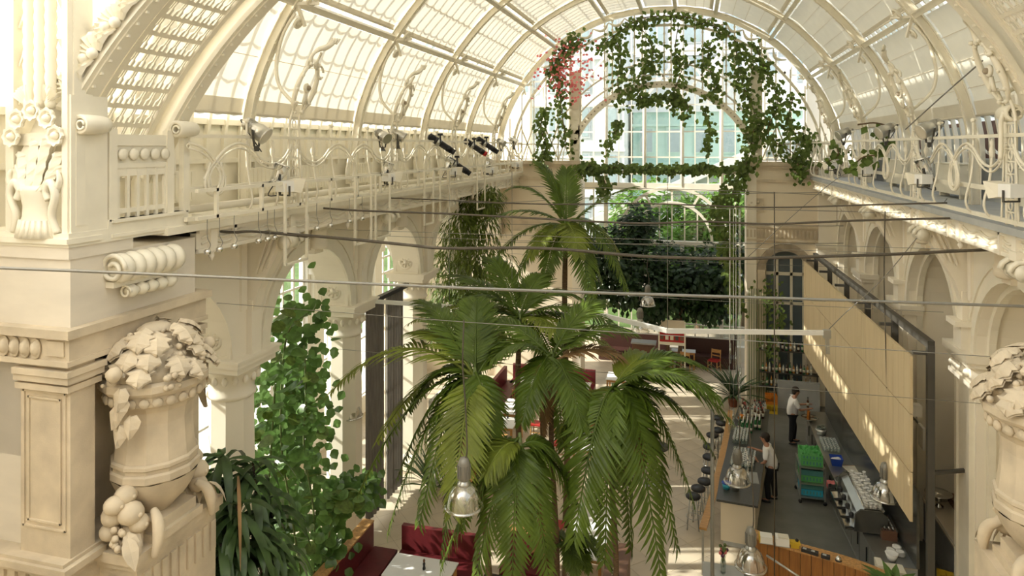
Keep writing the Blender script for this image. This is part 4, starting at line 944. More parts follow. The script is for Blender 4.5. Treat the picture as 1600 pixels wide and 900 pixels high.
b = MB(); b.bar(P0 + O + V((0.05, .1, 3.3)), P0 + O + V((1.2, .6, 3.3)), .06, .06); b.build('side_arm', DARK, fr_, True)
# espresso machine
em = T('espresso_machine', 'large steel espresso machine with white cups warming on top', 'coffee machine', (3.72, 17.3, .95))
b = MB(); b.prism([(-.30, .08), (-.26, .14), (-.26, .40), (-.10, .50), (.26, .50), (.30, .42), (.30, .06), (-.30, .04)], lambda a, z, d: V((a, d, z)), -.86, .86); b.build('housing', STEEL, em)
for s in (-1, 1): b = MB(); b.prism([(-.34, .04), (-.32, .40), (-.20, .52), (.22, .52), (.32, .44), (.34, .04)], lambda a, z, d: V((a, d, z)), s * .86, s * .92); b.build('side_panel', SPLASH, em)
for k in range(4):
    b = MB(); b.lathe([(.05, -.08), (.055, 0), (.04, .03)], (-.33, -.6 + k * .4, .26), 10); b.bar((-.36, -.6 + k * .4, .19), (-.56, -.6 + k * .4, .17), .03, .03); b.build('brew_group', BLACK, em)
b = MB(); b.bb((-.5, -.84, .02), (-.28, .84, .07)); b.build('drip_tray', CHROME, em)
b = MB(); b.bb((-.12, -.84, .50), (.28, .84, .53)); b.tube([(-.14, -.84, .58), (-.14, .84, .58)], .012, 6); b.build('cup_rail', CHROME, em)
c0 = None; k = 0
for i in range(13):
    for j in range(4):
        for l in range(2 if (i + j) % 3 else 3):
            p = em.location + V((-.06 + j * .088, -.78 + i * .12, .53 + l * .05))
            if c0 is None:
                c0 = T('coffee_cup', 'white cup on the espresso machine, first row from near end, first column, first layer', 'cup', p, 'cups on the espresso machine'); MB().lathe([(.024, 0), (.04, .045), (.041, .06), (.037, .06), (.02, .008), (.001, .008)], n=10).build('cup', WHITE, c0); b = MB(); b.tube([(.038 + .016 * sin(q * pi / 4), 0, .05 - .009 * q) for q in range(5)], .005, 4); b.build('handle', WHITE, c0)
            else: dup(c0, p, rr.uniform(0, 6), 'white cup on the espresso machine, %s row from near end, %s column, %s layer' % (ORD[i], ORD[j], ORD[l]))
# items on the back counter
def simple(name, label, cat, loc, bits, group=None, rz=0):
    t = T(name, label, cat, loc, group, rz)
    for nm, m, fn in bits: b = MB(); fn(b); b.build(nm, m, t)
    return t
def bx(*a): return lambda b: [b.box(*q) for q in a]
simple('dish_tub', 'blue dish tub holding white crockery on the back counter', 'tub', at(1300, 725, z=.95) + V((.1, 0, 0)), [('tub', BLUE, lambda b: b.lathe([(.16, 0), (.22, .2), (.21, .2), (.15, .01), (.001, .01)], n=4, ph=pi / 4, smooth=False)), ('crockery', WHITE, lambda b: [b.ball((.06 * q - .06, .03 * q, .13), .08, 8, 5, (1, 1, .5)) for q in range(3)])])
simple('cutting_board', 'pale board lying on the back counter behind the coffee machine', 'board', at(1328, 738, z=.96) + V((.1, .1, 0)), [('board', LABL, bx(((0, 0, .012), (.34, .5, .024)))), ('board_edge', WOODH, bx(((.0, .26, .012), (.34, .02, .026))))], rz=.25)
simple('steel_basin', 'dark sink basin cut in the back counter', 'sink', V((3.68, 18.9, .955)), [('basin', CTOP, lambda b: b.lathe([(.22, .0), (.18, .004), (.001, .004)], n=20)), ('basin_rim', CHROME, lambda b: b.lathe([(.22, 0), (.235, .008), (.23, .0)], n=20))])
simple('pink_cloth', 'pink cloth hanging on the back counter edge', 'cloth', at(1299, 754, z=.97), [('fold', PINK, lambda b: b.sheet([[V((-.1 + .06 * i, -.1 + .05 * j, .02 * ((i + j) % 2))) for j in range(5)] for i in range(4)])), ('hanging_part', PINK, lambda b: b.sheet([[V((-.1 - .01 * (j % 2), -.1 + .05 * j, -.04 * i)) for j in range(5)] for i in range(4)]))])
for i, (dy, dx) in enumerate(((15.75, 3.95), (15.9, 4.1), (15.72, 4.12))):
    for l in range(6):
        o = MB().lathe([(.05, 0), (.085, .012), (.088, .018), (.05, .012), (.001, .012)], n=16).build('saucer', WHITE); o.location = (dx, dy, .95 + l * .016); tag(o, 'white saucer beside the coffee machine, %s stack, %s from the bottom' % (ORD[i], ORD[l]), 'saucer', 'saucer stacks by the coffee machine')
simple('white_bowl_stack', 'stack of white bowls at the near end of the back counter', 'bowl', V((3.9, 15.5, .95)), [('bowl', WHITE, lambda b: b.lathe([(.07, 0), (.12, .14), (.11, .14), (.06, .01), (.001, .01)], n=16)), ('bowl_rim', WHITE, lambda b: b.lathe([(.11, .14), (.125, .15), (.12, .16), (.1, .15)], n=16))])
simple('serving_tray', 'brown tray of glasses beside the coffee machine', 'tray', V((4.05, 16.6, .95)), [('tray', BROWN, bx(((0, 0, .1), (.3, .7, .2)))), ('tray_rim', DARK, bx(((-.15, 0, .21), (.02, .7, .03)), ((.15, 0, .21), (.02, .7, .03)))), ('small_glass', BOTG, lambda b: [b.lathe([(.03, .2), (.035, .28)], (-.08 + .08 * (q % 3), -.28 + .1 * (q // 3), 0), 8) for q in range(15)])])
for i in range(5):
    for j in range(7):
        p = V((3.5 + .09 * i, 20.6 + j * .11, .95)); o = g0.copy(); C.objects.link(o); o.location = p; o['label'] = 'clear glass drying on the back counter, %s row from its front edge, %s along' % (ORD[i], ORD[j]); o['group'] = 'glasses drying on the back counter'
simple('round_platter', 'round steel platter on the back counter before the farther barman', 'platter', at(1265, 654, z=1.0), [('platter', CHROME, lambda b: b.lathe([(.1, 0), (.24, .03), (.26, .045), (.22, .03), (.001, .02)], n=24)), ('foot', STEEL, lambda b: b.lathe([(.1, -.05), (.08, .0)], n=16))])
simple('ice_bucket', 'bucket heaped with ice on the back counter', 'bucket', V((3.6, 21.75, .95)), [('bucket', STEEL, lambda b: b.lathe([(.12, 0), (.16, .18), (.15, .18), (.001, .16)], n=16)), ('ice', BOTG, lambda b: [b.box((rr.uniform(-.1, .1), rr.uniform(-.1, .1), .19 + rr.uniform(0, .06)), (.05, .05, .05), rr.random()) for q in range(26)])])
# trolley and dish racks
ct = T('steel_trolley', 'steel trolley behind the bar with two decks', 'trolley', (3.0, 19.75, .02))
for x in (-.3, .3):
    for y in (-.38, .38): b = MB(); b.bar((x, y, .1), (x, y, .98), .035, .035); b.build('upright', STEEL, ct); b = MB(); b.lathe([(.05, -.02), (.05, .02)], (x, y, .05), 10, Matrix.Rotation(pi / 2, 4, 'X')); b.build('castor', BLACK, ct)
for z in (.16, .52, .94): b = MB(); b.box((0, 0, z), (.62, .8, .03)); b.build('deck', STEEL, ct)
def rack(label, z, m, hgt):
    t = T('dish_rack', label, 'rack', (3.0, 19.75, .02 + z), 'plastic dish racks on the trolley')
    b = MB()
    for s in (-1, 1): b.box((s * .26, 0, hgt / 2), (.02, .6, hgt)); b.box((0, s * .3, hgt / 2), (.52, .02, hgt))
    b.box((0, 0, .01), (.52, .6, .02)); b.build('tray_wall', m, t)
    b = MB()
    for k in range(6): b.box((-.2 + k * .08, -.312, hgt / 2), (.03, .006, hgt * .5))
    b.build('side_slot', TEAL, t); return t
rack('blue green dish rack on the lowest trolley deck', .18, CYAN, .16); rack('teal dish rack second from the bottom of the trolley', .35, TEAL, .14); rack('green dish rack on the middle trolley deck', .54, GRNP, .16); rack('teal dish rack above the green one', .71, TEAL, .14)
tr_ = rack('bright green dish rack of glasses on top of the trolley', .96, GRNP, .16); rack('uppermost green dish rack with a blue frame', 1.13, GRNP, .12)
b = MB()
for k in range(30): b.box((rr.uniform(-.22, .22), rr.uniform(-.26, .26), .27 + rr.uniform(0, .05)), (.05, .05, .05), rr.random())
b.build('glassware', GRNP, tr_)['kind'] = 'stuff'
# crates
def crate(name, label, loc, m, rz=0, grp='bottle crates'):
    t = T(name, label, 'crate', loc, grp, rz)
    b = MB()
    for s in (-1, 1): b.box((s * .19, 0, .16), (.02, .28, .32)); b.box((0, s * .14, .05), (.4, .02, .1)); b.box((0, s * .14, .285), (.4, .02, .07)); b.box((-.17, s * .14, .18), (.06, .02, .14)); b.box((.17, s * .14, .18), (.06, .02, .14))
    b.build('crate_wall', m, t); b = MB(); b.box((0, 0, .02), (.38, .26, .04)); b.box((0, 0, .2), (.02, .26, .2)); b.box((0, 0, .2), (.36, .02, .2)); b.build('divider', m, t); return t
p = at(1206, 641, z=.02); crate('bottle_crate', 'yellow bottle crate on the floor before the end wall', (2.62, 25.7, .02), YEL); crate('bottle_crate', 'orange bottle crate standing on the yellow crate', (2.62, 25.7, .34), ORG); 
p = at(1436, 862, z=.0); crate('bottle_crate', 'dull yellow bottle crate on the corridor floor, lower of two', (4.95, 15.75, .02), YEL, 1.3); crate('bottle_crate', 'dull yellow bottle crate in the corridor, upper of two', (4.95, 15.75, .34), YEL, 1.3)
crate('bottle_crate', 'red plastic crate behind the curved counter', (2.95, 15.35, .55), REDP, .2); MB().bb((2.7, 15.2, .02), (3.2, 15.55, .54)).build('crate_stand', GREY)
tag(bpy.data.objects['crate_stand'], 'low grey box under the red plastic crate', 'box')
# bottle shelves on the end wall
sh = T('bottle_shelf', 'dark bar shelves of bottles below the end wall door', 'shelf', (3.2, 26.5, 0))
for z in (.72, 1.22, 2.02): b = MB(); b.bb((2.3, 26.38, z - .03), (4.3, 26.68, z)); b.build('shelf_board', DARK, sh, True)
for x in (2.3, 3.3, 4.28): b = MB(); b.bb((x - .02, 26.6, .02), (x + .02, 26.66, 2.3)); b.build('support', DARK, sh, True)
SB = {}; CNT = {}
for z, n, nm in ((.72, 12, 'lowest'), (1.22, 15, 'middle'), (2.02, 13, 'top')):
    for k in range(n):
        m = [BBRN, BCLR, BAMR, BGRN][(k * 7 + n) % 4]; h = .30 + .05 * ((k * 5) % 3)
        key = (m.name, nm)
        if key not in SB: SB[key] = bottle_proto(m, '%s on the %s bar shelf by the end wall' % ({'brown_bottle_glass': 'dark brown bottle', 'pale_bottle_glass': 'clear bottle', 'amber_bottle_glass': 'amber bottle', 'green_bottle_glass': 'green bottle'}[m.name], nm), 'bottles on the %s bar shelf' % nm, .36, BLACK); o = SB[key]
        else: o = dup(SB[key])
        CNT[key] = CNT.get(key, 0) + 1; o['label'] = '%s, %s of its colour from left' % (SB[key]['label'].split(',')[0].replace(' by the end wall', ''), ORD[CNT[key] - 1])
        o.location = (2.42 + k * (1.75 / n), 26.5, z); o.scale = (1, 1, .85 + .1 * (k % 3))
simple('loudspeaker', 'black loudspeaker box on the top bar shelf beside the panel', 'speaker', (4.14, 26.5, 2.02), [('cabinet', BLACK, bx(((0, 0, .25), (.26, .28, .5)))), ('grille', DARK, bx(((0, -.145, .25), (.22, .01, .44))))])
b = MB(); b.bb((2.9, 26.2, .0), (4.3, 26.36, 1.0)); o = b.build('backdrop', GREY); tag(o, 'grey speckled screen behind the farther barman', 'screen')
# corridor behind the screen
cc = T('corridor_counter', 'grey corridor counter behind the screen with a raised back shelf', 'counter', (5.7, 18, 0))
b = MB(); b.bb((5.3, 15.9, .0), (6.1, 20.2, .98)); b.build('body', GREY, cc, True); b = MB(); b.bb((5.26, 15.88, .98), (6.1, 20.22, 1.02)); b.build('counter_top', STUD, cc, True); b = MB(); b.bb((5.8, 15.9, 1.02), (6.1, 20.2, 1.2)); b.build('back_shelf', BROWN, cc, True); b = MB(); b.bb((5.28, 15.9, 1.02), (5.30, 20.2, 1.06)); b.build('edge_trim', STUC, cc, True)
simple('steel_bowl', 'shiny steel footed bowl on the corridor counter', 'bowl', (5.5, 17.95, 1.02), [('foot', CHROME, lambda b: b.lathe([(.11, 0), (.10, .03), (.05, .06), (.05, .12), (.08, .15)], n=20)), ('basin', CHROME, lambda b: b.lathe([(.08, .15), (.2, .2), (.27, .31), (.29, .32), (.27, .33), (.19, .22), (.001, .18)], n=24))])
simple('fire_extinguisher', 'red fire extinguisher at the end of the corridor counter', 'extinguisher', (5.06, 15.5, .0), [('cylinder', REDP, lambda b: b.lathe([(.085, 0), (.09, .04), (.09, .42), (.06, .5), (.03, .53), (.001, .53)], n=16)), ('valve', BLACK, lambda b: (b.box((0, 0, .56), (.05, .05, .06)), b.bar((0, 0, .6), (.14, 0, .62), .02, .02))), ('hose', BLACK, lambda b: b.tube(crom([(0, 0, .58), (-.14, 0, .62), (-.16, 0, .45), (-.1, 0, .25)], 5), .013, 6))])
simple('wall_sign', 'small white tilted sign board behind the panel screen', 'sign', at(1440, 682, x=4.9), [('board', WHITE, lambda b: b.box((0, 0, 0), (.05, .34, .48))), ('bracket', DARK, lambda b: b.bar((0, .17, .2), (0, .5, .2), .03, .03))])
simple('wall_box', 'small white wall box with a black lens on the frame post', 'box', at(1430, 640, x=4.4), [('box', WHITE, bx(((0, 0, 0), (.2, .2, .22)))), ('lens', BLACK, lambda b: b.ball((-.08, -.06, -.16), .05, 8, 6))])
simple('switch_plate', 'small tan plate on the niche wall right of the screen', 'plate', V((6.1, 19.0, 4.0)), [('plate', YEL, bx(((0, 0, 0), (.04, .25, .25)))), ('frame', WOODH, bx(((.01, 0, 0), (.03, .29, .29))))])
# curved counter in the foreground
cv = T('curved_counter', 'curved wooden service counter at the lower edge', 'counter', (2.4, 15, 0))
CVp = [V(p) for p in crom([(1.15, 15.42, 0), (1.7, 15.18, 0), (2.3, 15.02, 0), (2.9, 14.85, 0), (3.4, 14.62, 0), (3.85, 14.3, 0)], 3)]
for a, c in zip(CVp[:-1], CVp[1:]):
    b = MB(); d = (c - a).normalized(); n_ = V((d.y, -d.x, 0)); a2, c2 = a + d * .004, c - d * .004
    b.prism([(a2.x, a2.y), (c2.x, c2.y), (c2.x - n_.x * .05, c2.y - n_.y * .05), (a2.x - n_.x * .05, a2.y - n_.y * .05)], XYZ, .0, 1.08); b.build('plank', WOODD, cv, True)
fr2 = [(p.x, p.y - .03) for p in CVp]; bk2 = [(p.x + .05, p.y + .27) for p in CVp[::-1]]
MB().prism(fr2 + bk2, XYZ, 1.08, 1.12).build('counter_top', WOOD, cv, True); MB().prism([(p.x, p.y + .22) for p in CVp] + [(p.x, p.y + .26) for p in CVp[::-1]], XYZ, .0, 1.08).build('back_panel', GREY, cv, True)
b = MB(); b.tube([at(1198, 868, y=14.7), at(1250, 902, y=14.2)], .022, 8); b.build('handrail', STEEL, cv, True)
q = lambda px, py: at(px, py, z=1.12)
simple('till_printer', 'white receipt printer with an orange side on the curved counter, left one', 'printer', q(1197, 846), [('case', WHITE, bx(((0, 0, .07), (.24, .2, .14)))), ('side', YEL, bx(((-.13, 0, .07), (.02, .2, .14)))), ('base', GREY, bx(((0, 0, .005), (.27, .22, .01))))])
simple('till_printer', 'white receipt printer on the curved counter, right one', 'printer', q(1222, 850), [('case', WHITE, bx(((0, 0, .08), (.26, .22, .16)))), ('lid', LABL, bx(((.02, -.02, .17), (.2, .16, .03)))), ('base', GREY, bx(((0, 0, .005), (.28, .24, .01))))])
simple('small_box', 'yellow box with a black knob beside the printers', 'box', q(1242, 855), [('case', YEL, bx(((0, 0, .1), (.2, .12, .05)), ((0, 0, .04), (.16, .1, .08)))), ('knob', BLACK, lambda b: b.ball((.04, 0, .15), .035, 8, 6))])
for i, (px, py, lab) in enumerate(((1259, 862, 'black card terminal on the curved counter, leftmost'), (1272, 866, 'black card terminal on the curved counter, middle'), (1290, 872, 'flat black case on the curved counter, rightmost'))): simple('card_terminal', lab, 'terminal', q(px, py), [('case', BLACK, bx(((0, 0, .03), (.16, .10, .06)))), ('screen', GREY, bx(((-.02, -.0, .062), (.07, .06, .004))))], rz=-.3)
simple('counter_bell', 'round chrome counter bell on the curved counter', 'bell', q(1310, 876), [('dome', CHROME, lambda b: b.lathe([(.06, .01), (.055, .05), (.03, .08), (.001, .09)], n=16)), ('foot', BLACK, lambda b: b.lathe([(.065, 0), (.065, .012)], n=16)), ('button', CHROME, lambda b: b.ball((0, 0, .1), .012, 6, 4))])
side = T('side_table', 'small round side table holding the potted plant', 'table', V((3.62, 14.2, 0))); MB().lathe([(.001, .74), (.42, .74), (.42, .78), (.001, .78)], n=24).build('table_top', STUD, side); MB().lathe([(.2, 0), (.2, .03), (.04, .06), (.04, .74)], n=14).build('pedestal', STEEL, side)
tuft('potted_plant', 'potted broad leaved plant on the side table by the curved counter', V((3.62, 14.2, .78)), 22, .55, .17, CLIMB, el=(.5, 1.4), pot=TERRA)
simple('menu_box', 'white menu rack behind the potted plant', 'rack', V((3.75, 15.0, .95)), [('rack', LABL, bx(((0, 0, .08), (.5, .3, .1)), ((-.2, 0, .16), (.12, .3, .1)))), ('stand', BROWN, bx(((.05, 0, -.2), (.5, .28, .45))))])
simple('round_lampshade', 'round cream lampshade at the lower right of the counter', 'lampshade', V((4.15, 14.0, .6)), [('shade', LABL, lambda b: b.lathe([(.34, 0), (.30, .14), (.2, .22), (.001, .25)], n=24)), ('stem', STEEL, lambda b: b.lathe([(.16, -.6), (.16, -.57), (.03, -.55), (.03, .05)], n=12))])
# flowers in a vase
vt = T('small_table', 'small grey table holding the flower vase', 'table', V((at(1130, 895, z=.75).x, at(1130, 895, z=.75).y, 0))); b = MB(); b.box((0, 0, .73), (.8, .6, .04)); b.build('table_top', GREY, vt)
for sx in (-1, 1):
    for sy in (-1, 1): b = MB(); b.bar((sx * .36, sy * .26, 0), (sx * .36, sy * .26, .71), .04, .04); b.build('leg', STEEL, vt)
fv = T('flower_vase', 'vase of purple and pink flowers at the lower edge beside the bar', 'vase', vt.location + V((0, 0, .75))); MB().lathe([(.05, 0), (.06, .2), (.05, .26), (.045, .26), (.04, .02), (.001, .02)], n=14).build('vase', BOTG, fv)
PUR = mat('purple_petal', (.12, .03, .10), .6, var=.3)
for k in range(16):
    a = 2.4 * k; e = V((.13 * cos(a) * (k % 4) / 3, .13 * sin(a) * (k % 4) / 3, .42 + .04 * (k % 3))); b = MB(); b.tube([(0, 0, .1), e], .004, 4); b.build('stalk', STEMG, fv); b = MB(); b.ball(e, .035, 7, 5); b.build('bloom', [PUR, PINK, STEMG][k % 3], fv)
# ================================================================== DINING
def table(label, x0, x1, y0, y1, grp='white topped tables', z=.75, wood=WOODH):
    t = T('dining_table', label, 'table', ((x0 + x1) / 2, (y0 + y1) / 2, 0), grp); w, d = x1 - x0, y1 - y0
    MB().box((0, 0, z - .012), (w, d, .024)).build('table_top', CLOTH, t); b = MB(); b.box((0, d / 2 - .06, z - .07), (w - .1, .03, .09)); b.box((0, -d / 2 + .06, z - .07), (w - .1, .03, .09)); b.box((w / 2 - .06, 0, z - .07), (.03, d - .1, .09)); b.box((-w / 2 + .06, 0, z - .07), (.03, d - .1, .09)); b.build('apron', wood, t)
    for sx in (-1, 1):
        for sy in (-1, 1): b = MB(); b.bar((sx * (w / 2 - .06), sy * (d / 2 - .06), 0), (sx * (w / 2 - .06), sy * (d / 2 - .06), z - .03), .06, .06); b.build('leg', wood, t)
    return t
def bench(label, a, b_, h=1.0, seat_side=1, ledge=True, m=RED):
    a, b_ = V(a), V(b_); d = (b_ - a).normalized(); n_ = V((-d.y, d.x, 0)) * seat_side; L = (b_ - a).length
    t = T('bench', label, 'bench', (a + b_) / 2, 'red leather benches', atan2(d.y, d.x)); s = seat_side
    MB().box((0, s * -.06, h / 2), (L, .12, h)).build('backrest', m, t); b = MB(); b.box((0, s * .30, .39), (L, .56, .14)); b.build('seat', m, t); b = MB(); b.box((0, s * .28, .16), (L, .5, .32)); b.build('base', BROWN, t)
    if ledge: b = MB(); b.box((0, s * -.12, h + .02), (L, .26, .04)); b.build('wood_ledge', WOOD, t)
    return t
bench('dark red bench running along the left columns at the bottom of the photo', (-6.95, 10.9, 0), (-6.95, 14.0, 0), 1.0, -1)
bench('dark red bench back crossing behind the lowest white table', (-6.3, 14.06, 0), (-4.5, 14.06, 0), .98, -1, False)
table('white table in the lowest red corner booth, sunlit', -6.12, -4.74, 12.66, 13.45)
bench('red bench with a wooden top edge left of the two joined white tables', (-4.0, 14.5, 0), (-2.85, 14.5, 0), .93, -1)
table('joined white table beneath the small low palm, nearer half', -2.72, -1.86, 14.28, 15.38); table('joined white table beneath the small low palm, farther half', -2.70, -1.86, 15.39, 16.5)
br = T('brown_bench', 'brown upholstered bench with a stitched seam beside the joined tables', 'bench', (-1.55, 14.2, 0)); b = MB(); b.box((0, 0, .68), (.46, 1.5, .24)); b.build('cushion', BROWN, br); b = MB(); b.box((0, 0, .28), (.42, 1.44, .56)); b.build('base', BROWN, br); b = MB(); [b.box((-.05, -.7 + k * .1, .803), (.015, .06, .006)) for k in range(15)]; b.build('stitching', STUD, br)
bench('long red bench against the left side beyond the palms', (-6.95, 19.6, 0), (-6.95, 25.3, 0), 1.0, -1, False)
bench('red bench across the far left of the dining area', (-6.8, 25.6, 0), (-3.6, 25.6, 0), 1.0, -1, False)
bench('red bench end seen between the palm fronds at the middle', (-1.9, 19.2, 0), (-1.9, 22.2, 0), 1.15, 1, False)
for lab, *q_ in (('white table by the left red bench, nearest of three', -6.25, -5.4, 20.3, 21.1), ('white table by the left red bench, middle of three', -6.2, -5.35, 21.4, 22.7), ('white table by the left red bench, farthest of three', -6.4, -5.3, 24.1, 25.0), ('white table with a folded napkin before the far red bench', -4.5, -3.65, 24.2, 25.0), ('white table with a pepper mill in the middle of the room', -3.95, -3.25, 22.3, 23.2), ('white table half hidden by the central fronds', -3.6, -2.8, 19.4, 20.6), ('white table partly shown right of the central trunks', -3.2, -2.4, 25.5, 26.4)): table(lab, *q_)
def chair_proto():
    t = T('dining_chair', '', 'chair', (0, 0, 0), 'honey wood dining chairs')
    for sx in (-1, 1): b = MB(); b.tube(crom([(sx * .2, .2, 0), (sx * .19, .19, .45), (sx * .19, .25, .86)], 4), .018, 6); b.build('leg', WOODH, t); b = MB(); b.tube([(sx * .2, -.2, 0), (sx * .19, -.18, .45)], .018, 6); b.build('leg', WOODH, t)
    b = MB(); b.box((0, 0, .45), (.42, .42, .035)); b.build('seat', REDP, t); b = MB(); b.box((0, .24, .78), (.38, .03, .14)); b.box((0, .22, .60), (.38, .02, .05)); b.build('backrest', WOODH, t); b = MB(); b.bar((-.2, -.19, .22), (-.2, .2, .22), .02, .02); b.bar((.2, -.19, .22), (.2, .2, .22), .02, .02); b.build('stretcher', WOODH, t); return t
CH = [(-5.0, 24.4, 1.6, 'honey wood chair between the two far white tables'), (-6.0, 23.5, 3.1, 'honey wood chair left of the far white table, facing it'), (-4.1, 23.7, 0, 'honey wood chair behind the pepper mill table'), (-3.1, 22.0, 2.9, 'honey wood chair in front of the pepper mill table'), (-2.9, 23.0, -1.5, 'honey wood chair right of the pepper mill table'), (-2.6, 21.0, .4, 'honey wood chair with a red seat beyond the fronds'), (-4.9, 21.6, -1.6, 'honey wood chair facing the middle left table'), (-3.9, 20.3, 1.5, 'honey wood chair beside the half hidden table'), (-1.2, 29.3, 3.1, 'wooden chair by the sign board at the far hall'), (-.3, 29.6, 2.8, 'wooden chair before the far white topped table'), (.8, 29.9, -.4, 'wooden chair at the far right of the next hall'), (-3.2, 15.9, 1.6, 'honey wood chair left of the joined white tables')]
ch0 = None
for x, y, rz, lab in CH:
    if ch0 is None: ch0 = chair_proto(); ch0.location = (x, y, 0); ch0.rotation_euler = (0, 0, rz); ch0['label'] = lab
    else: dup(ch0, (x, y, 0), rz, lab)
def mill(label, loc): simple('pepper_mill', label, 'mill', loc, [('body', BLACK, lambda b: b.lathe([(.03, 0), (.032, .03), (.02, .07), (.028, .12), (.018, .15)], n=12)), ('knob', BROWN, lambda b: b.lathe([(.018, .15), (.026, .18), (.015, .21), (.001, .22)], n=12))], 'pepper mills on the tables')
mill('pepper mill on the lowest white table', (-5.35, 13.05, .75)); mill('pepper mill on the nearest left bench table', (-5.75, 21.0, .75)); mill('pepper mill on the middle table of the room', (-3.55, 22.9, .75))
simple('folded_napkin', 'white folded napkin on the far table', 'napkin', (-4.05, 24.65, .75), [('fold', CLOTH, lambda b: b.lathe([(.07, 0), (.05, .12), (.001, .2)], n=5, smooth=False)), ('base_fold', CLOTH, bx(((.2, 0, .03), (.25, .16, .06))))])
hi = T('high_table', 'round high table with a chrome pole and dark disc foot', 'table', V((at(1025, 758, z=0).x, at(1025, 758, z=0).y, 0))); MB().lathe([(.34, 0), (.34, .02), (.05, .05), (.001, .05)], n=28).build('foot_disc', STEEL, hi); MB().lathe([(.035, .05), (.035, 1.08)], n=10).build('pole', CHROME, hi); MB().lathe([(.001, 1.06), (.36, 1.06), (.36, 1.10), (.001, 1.10)], n=28).build('table_top', CTOP, hi)
# sign board stand at the far hall
sg = T('sign_stand', 'tall cream stand with a red picture board at the far opening', 'sign', (-.9, 29.0, 0))
for x in (-.52, .52): b = MB(); b.box((x, 0, 1.1), (.06, .06, 2.2)); b.build('post', IRON, sg)
b = MB(); b.box((0, 0, 1.55), (1.04, .05, .42)); b.build('red_board', REDP, sg); b = MB(); b.box((0, 0, 1.28), (1.1, .07, .12)); b.build('ledge', IRON, sg); b = MB(); b.box((0, 0, 2.05), (1.0, .05, .4)); b.build('grey_board', STUD, sg)
for k in range(5): b = MB(); b.box((-.4 + k * .2, -.03, 1.52), (.13, .02, .18)); b.build('picture', [BROWN, LABL, STUD, DARK, BROWN][k], sg)
# far hall benches and tables
b = MB(); b.box((-2.6, 30.9, .55), (3.0, .25, 1.1)); fb_ = T('far_bench', 'dark red bench back below the facade, left part', 'bench', (-2.6, 30.9, 0)); b.build('backrest', FARB, fb_, True); MB().box((-2.6, 30.5, .25), (3.0, .6, .45)).build('seat', FARB, fb_, True)
fb2 = T('far_bench', 'dark red bench back below the facade, right part', 'bench', (.9, 30.9, 0)); MB().box((.6, 30.9, .55), (2.2, .25, 1.1)).build('backrest', FARB, fb2, True); MB().box((.6, 30.5, .25), (2.2, .6, .45)).build('seat', FARB, fb2, True)
table('small white topped table before the far dark benches', -.95, .05, 29.75, 30.2); 
wc = T('waiter_cabinet', 'brown cabinet with a grey top before the far benches', 'cabinet', (-2.1, 29.8, 0)); MB().box((0, 0, .5), (.95, .5, 1.0)).build('body', BROWN, wc); MB().box((0, 0, 1.03), (1.05, .58, .06)).build('top', GREY, wc); b = MB(); b.box((-.24, -.255, .5), (.44, .02, .9)); b.build('door', BROWN, wc); b = MB(); b.box((.24, -.255, .5), (.44, .02, .9)); b.build('door', BROWN, wc)
tuft('dark_shrub', 'dark bushy pot plant right of the far opening', V((1.35, 26.0, 0)), 40, 1.5, .12, DRAC, el=(.5, 1.5), pot=TERRA)
for k in range(9):
    x = 2.0 + k * .13
    if k == 0: st_ = T('plant_stakes', 'row of thin green stakes against the end wall beside the door', 'stakes', (2.2, 26.4, 0))
    b = MB(); b.bar((1.95 + k * .085, 26.6, .1), (1.95 + k * .085, 26.6, 4.2), .025, .025); b.build('stake', STEMG, st_, True)
sp2 = T('climber', 'thin climbing plant growing up the door beside the bar shelf', 'climber', (2.9, 26.3, 0)); b = MB(); w_ = crom([(2.7, 26.35, 2.0), (2.9, 26.3, 3.0), (2.75, 26.3, 3.8), (2.6, 26.35, 4.4)], 6); b.tube(w_, .012, 4); b.build('vine', BARK, sp2, True); b = MB()
for k in range(190): p = w_[rr.randrange(len(w_))] + V((rr.gauss(0, .22), rr.gauss(-.05, .1), rr.gauss(0, .2))); b.leaf(p, (rr.uniform(-1, 1), -.4, -.6), (0, -1, .5), .14, .1, .2, .1, 1)
o = b.build('leaves', IVY, sp2, True); o['kind'] = 'stuff'
# dark string curtain
cu = T('string_curtain', 'dark grey string curtain hanging beyond the second left column', 'curtain', (-7.72, 16.3, .2))
def pleat(y0, y1, nm, m, ph):
    b = MB(); n = int((y1 - y0) / .03); b.sheet([[V((-7.74 + .05 * sin(i * 1.15 + ph) * (.6 + .4 * z / 5), y0 + (y1 - y0) * i / n, z)) for i in range(n + 1)] for z in (.2, 1.8, 3.6, 5.52)]); b.build(nm, m, cu, True)
pleat(15.15, 16.15, 'curtain_leaf', CURT, 0); pleat(16.17, 16.28, 'pale_strip', STUD, 1); pleat(16.3, 17.35, 'curtain_leaf', CURT, 2)
b = MB(); b.bb((-7.8, 15.1, 5.52), (-7.66, 17.6, 5.62)); b.build('curtain_rail', BLACK, cu, True)
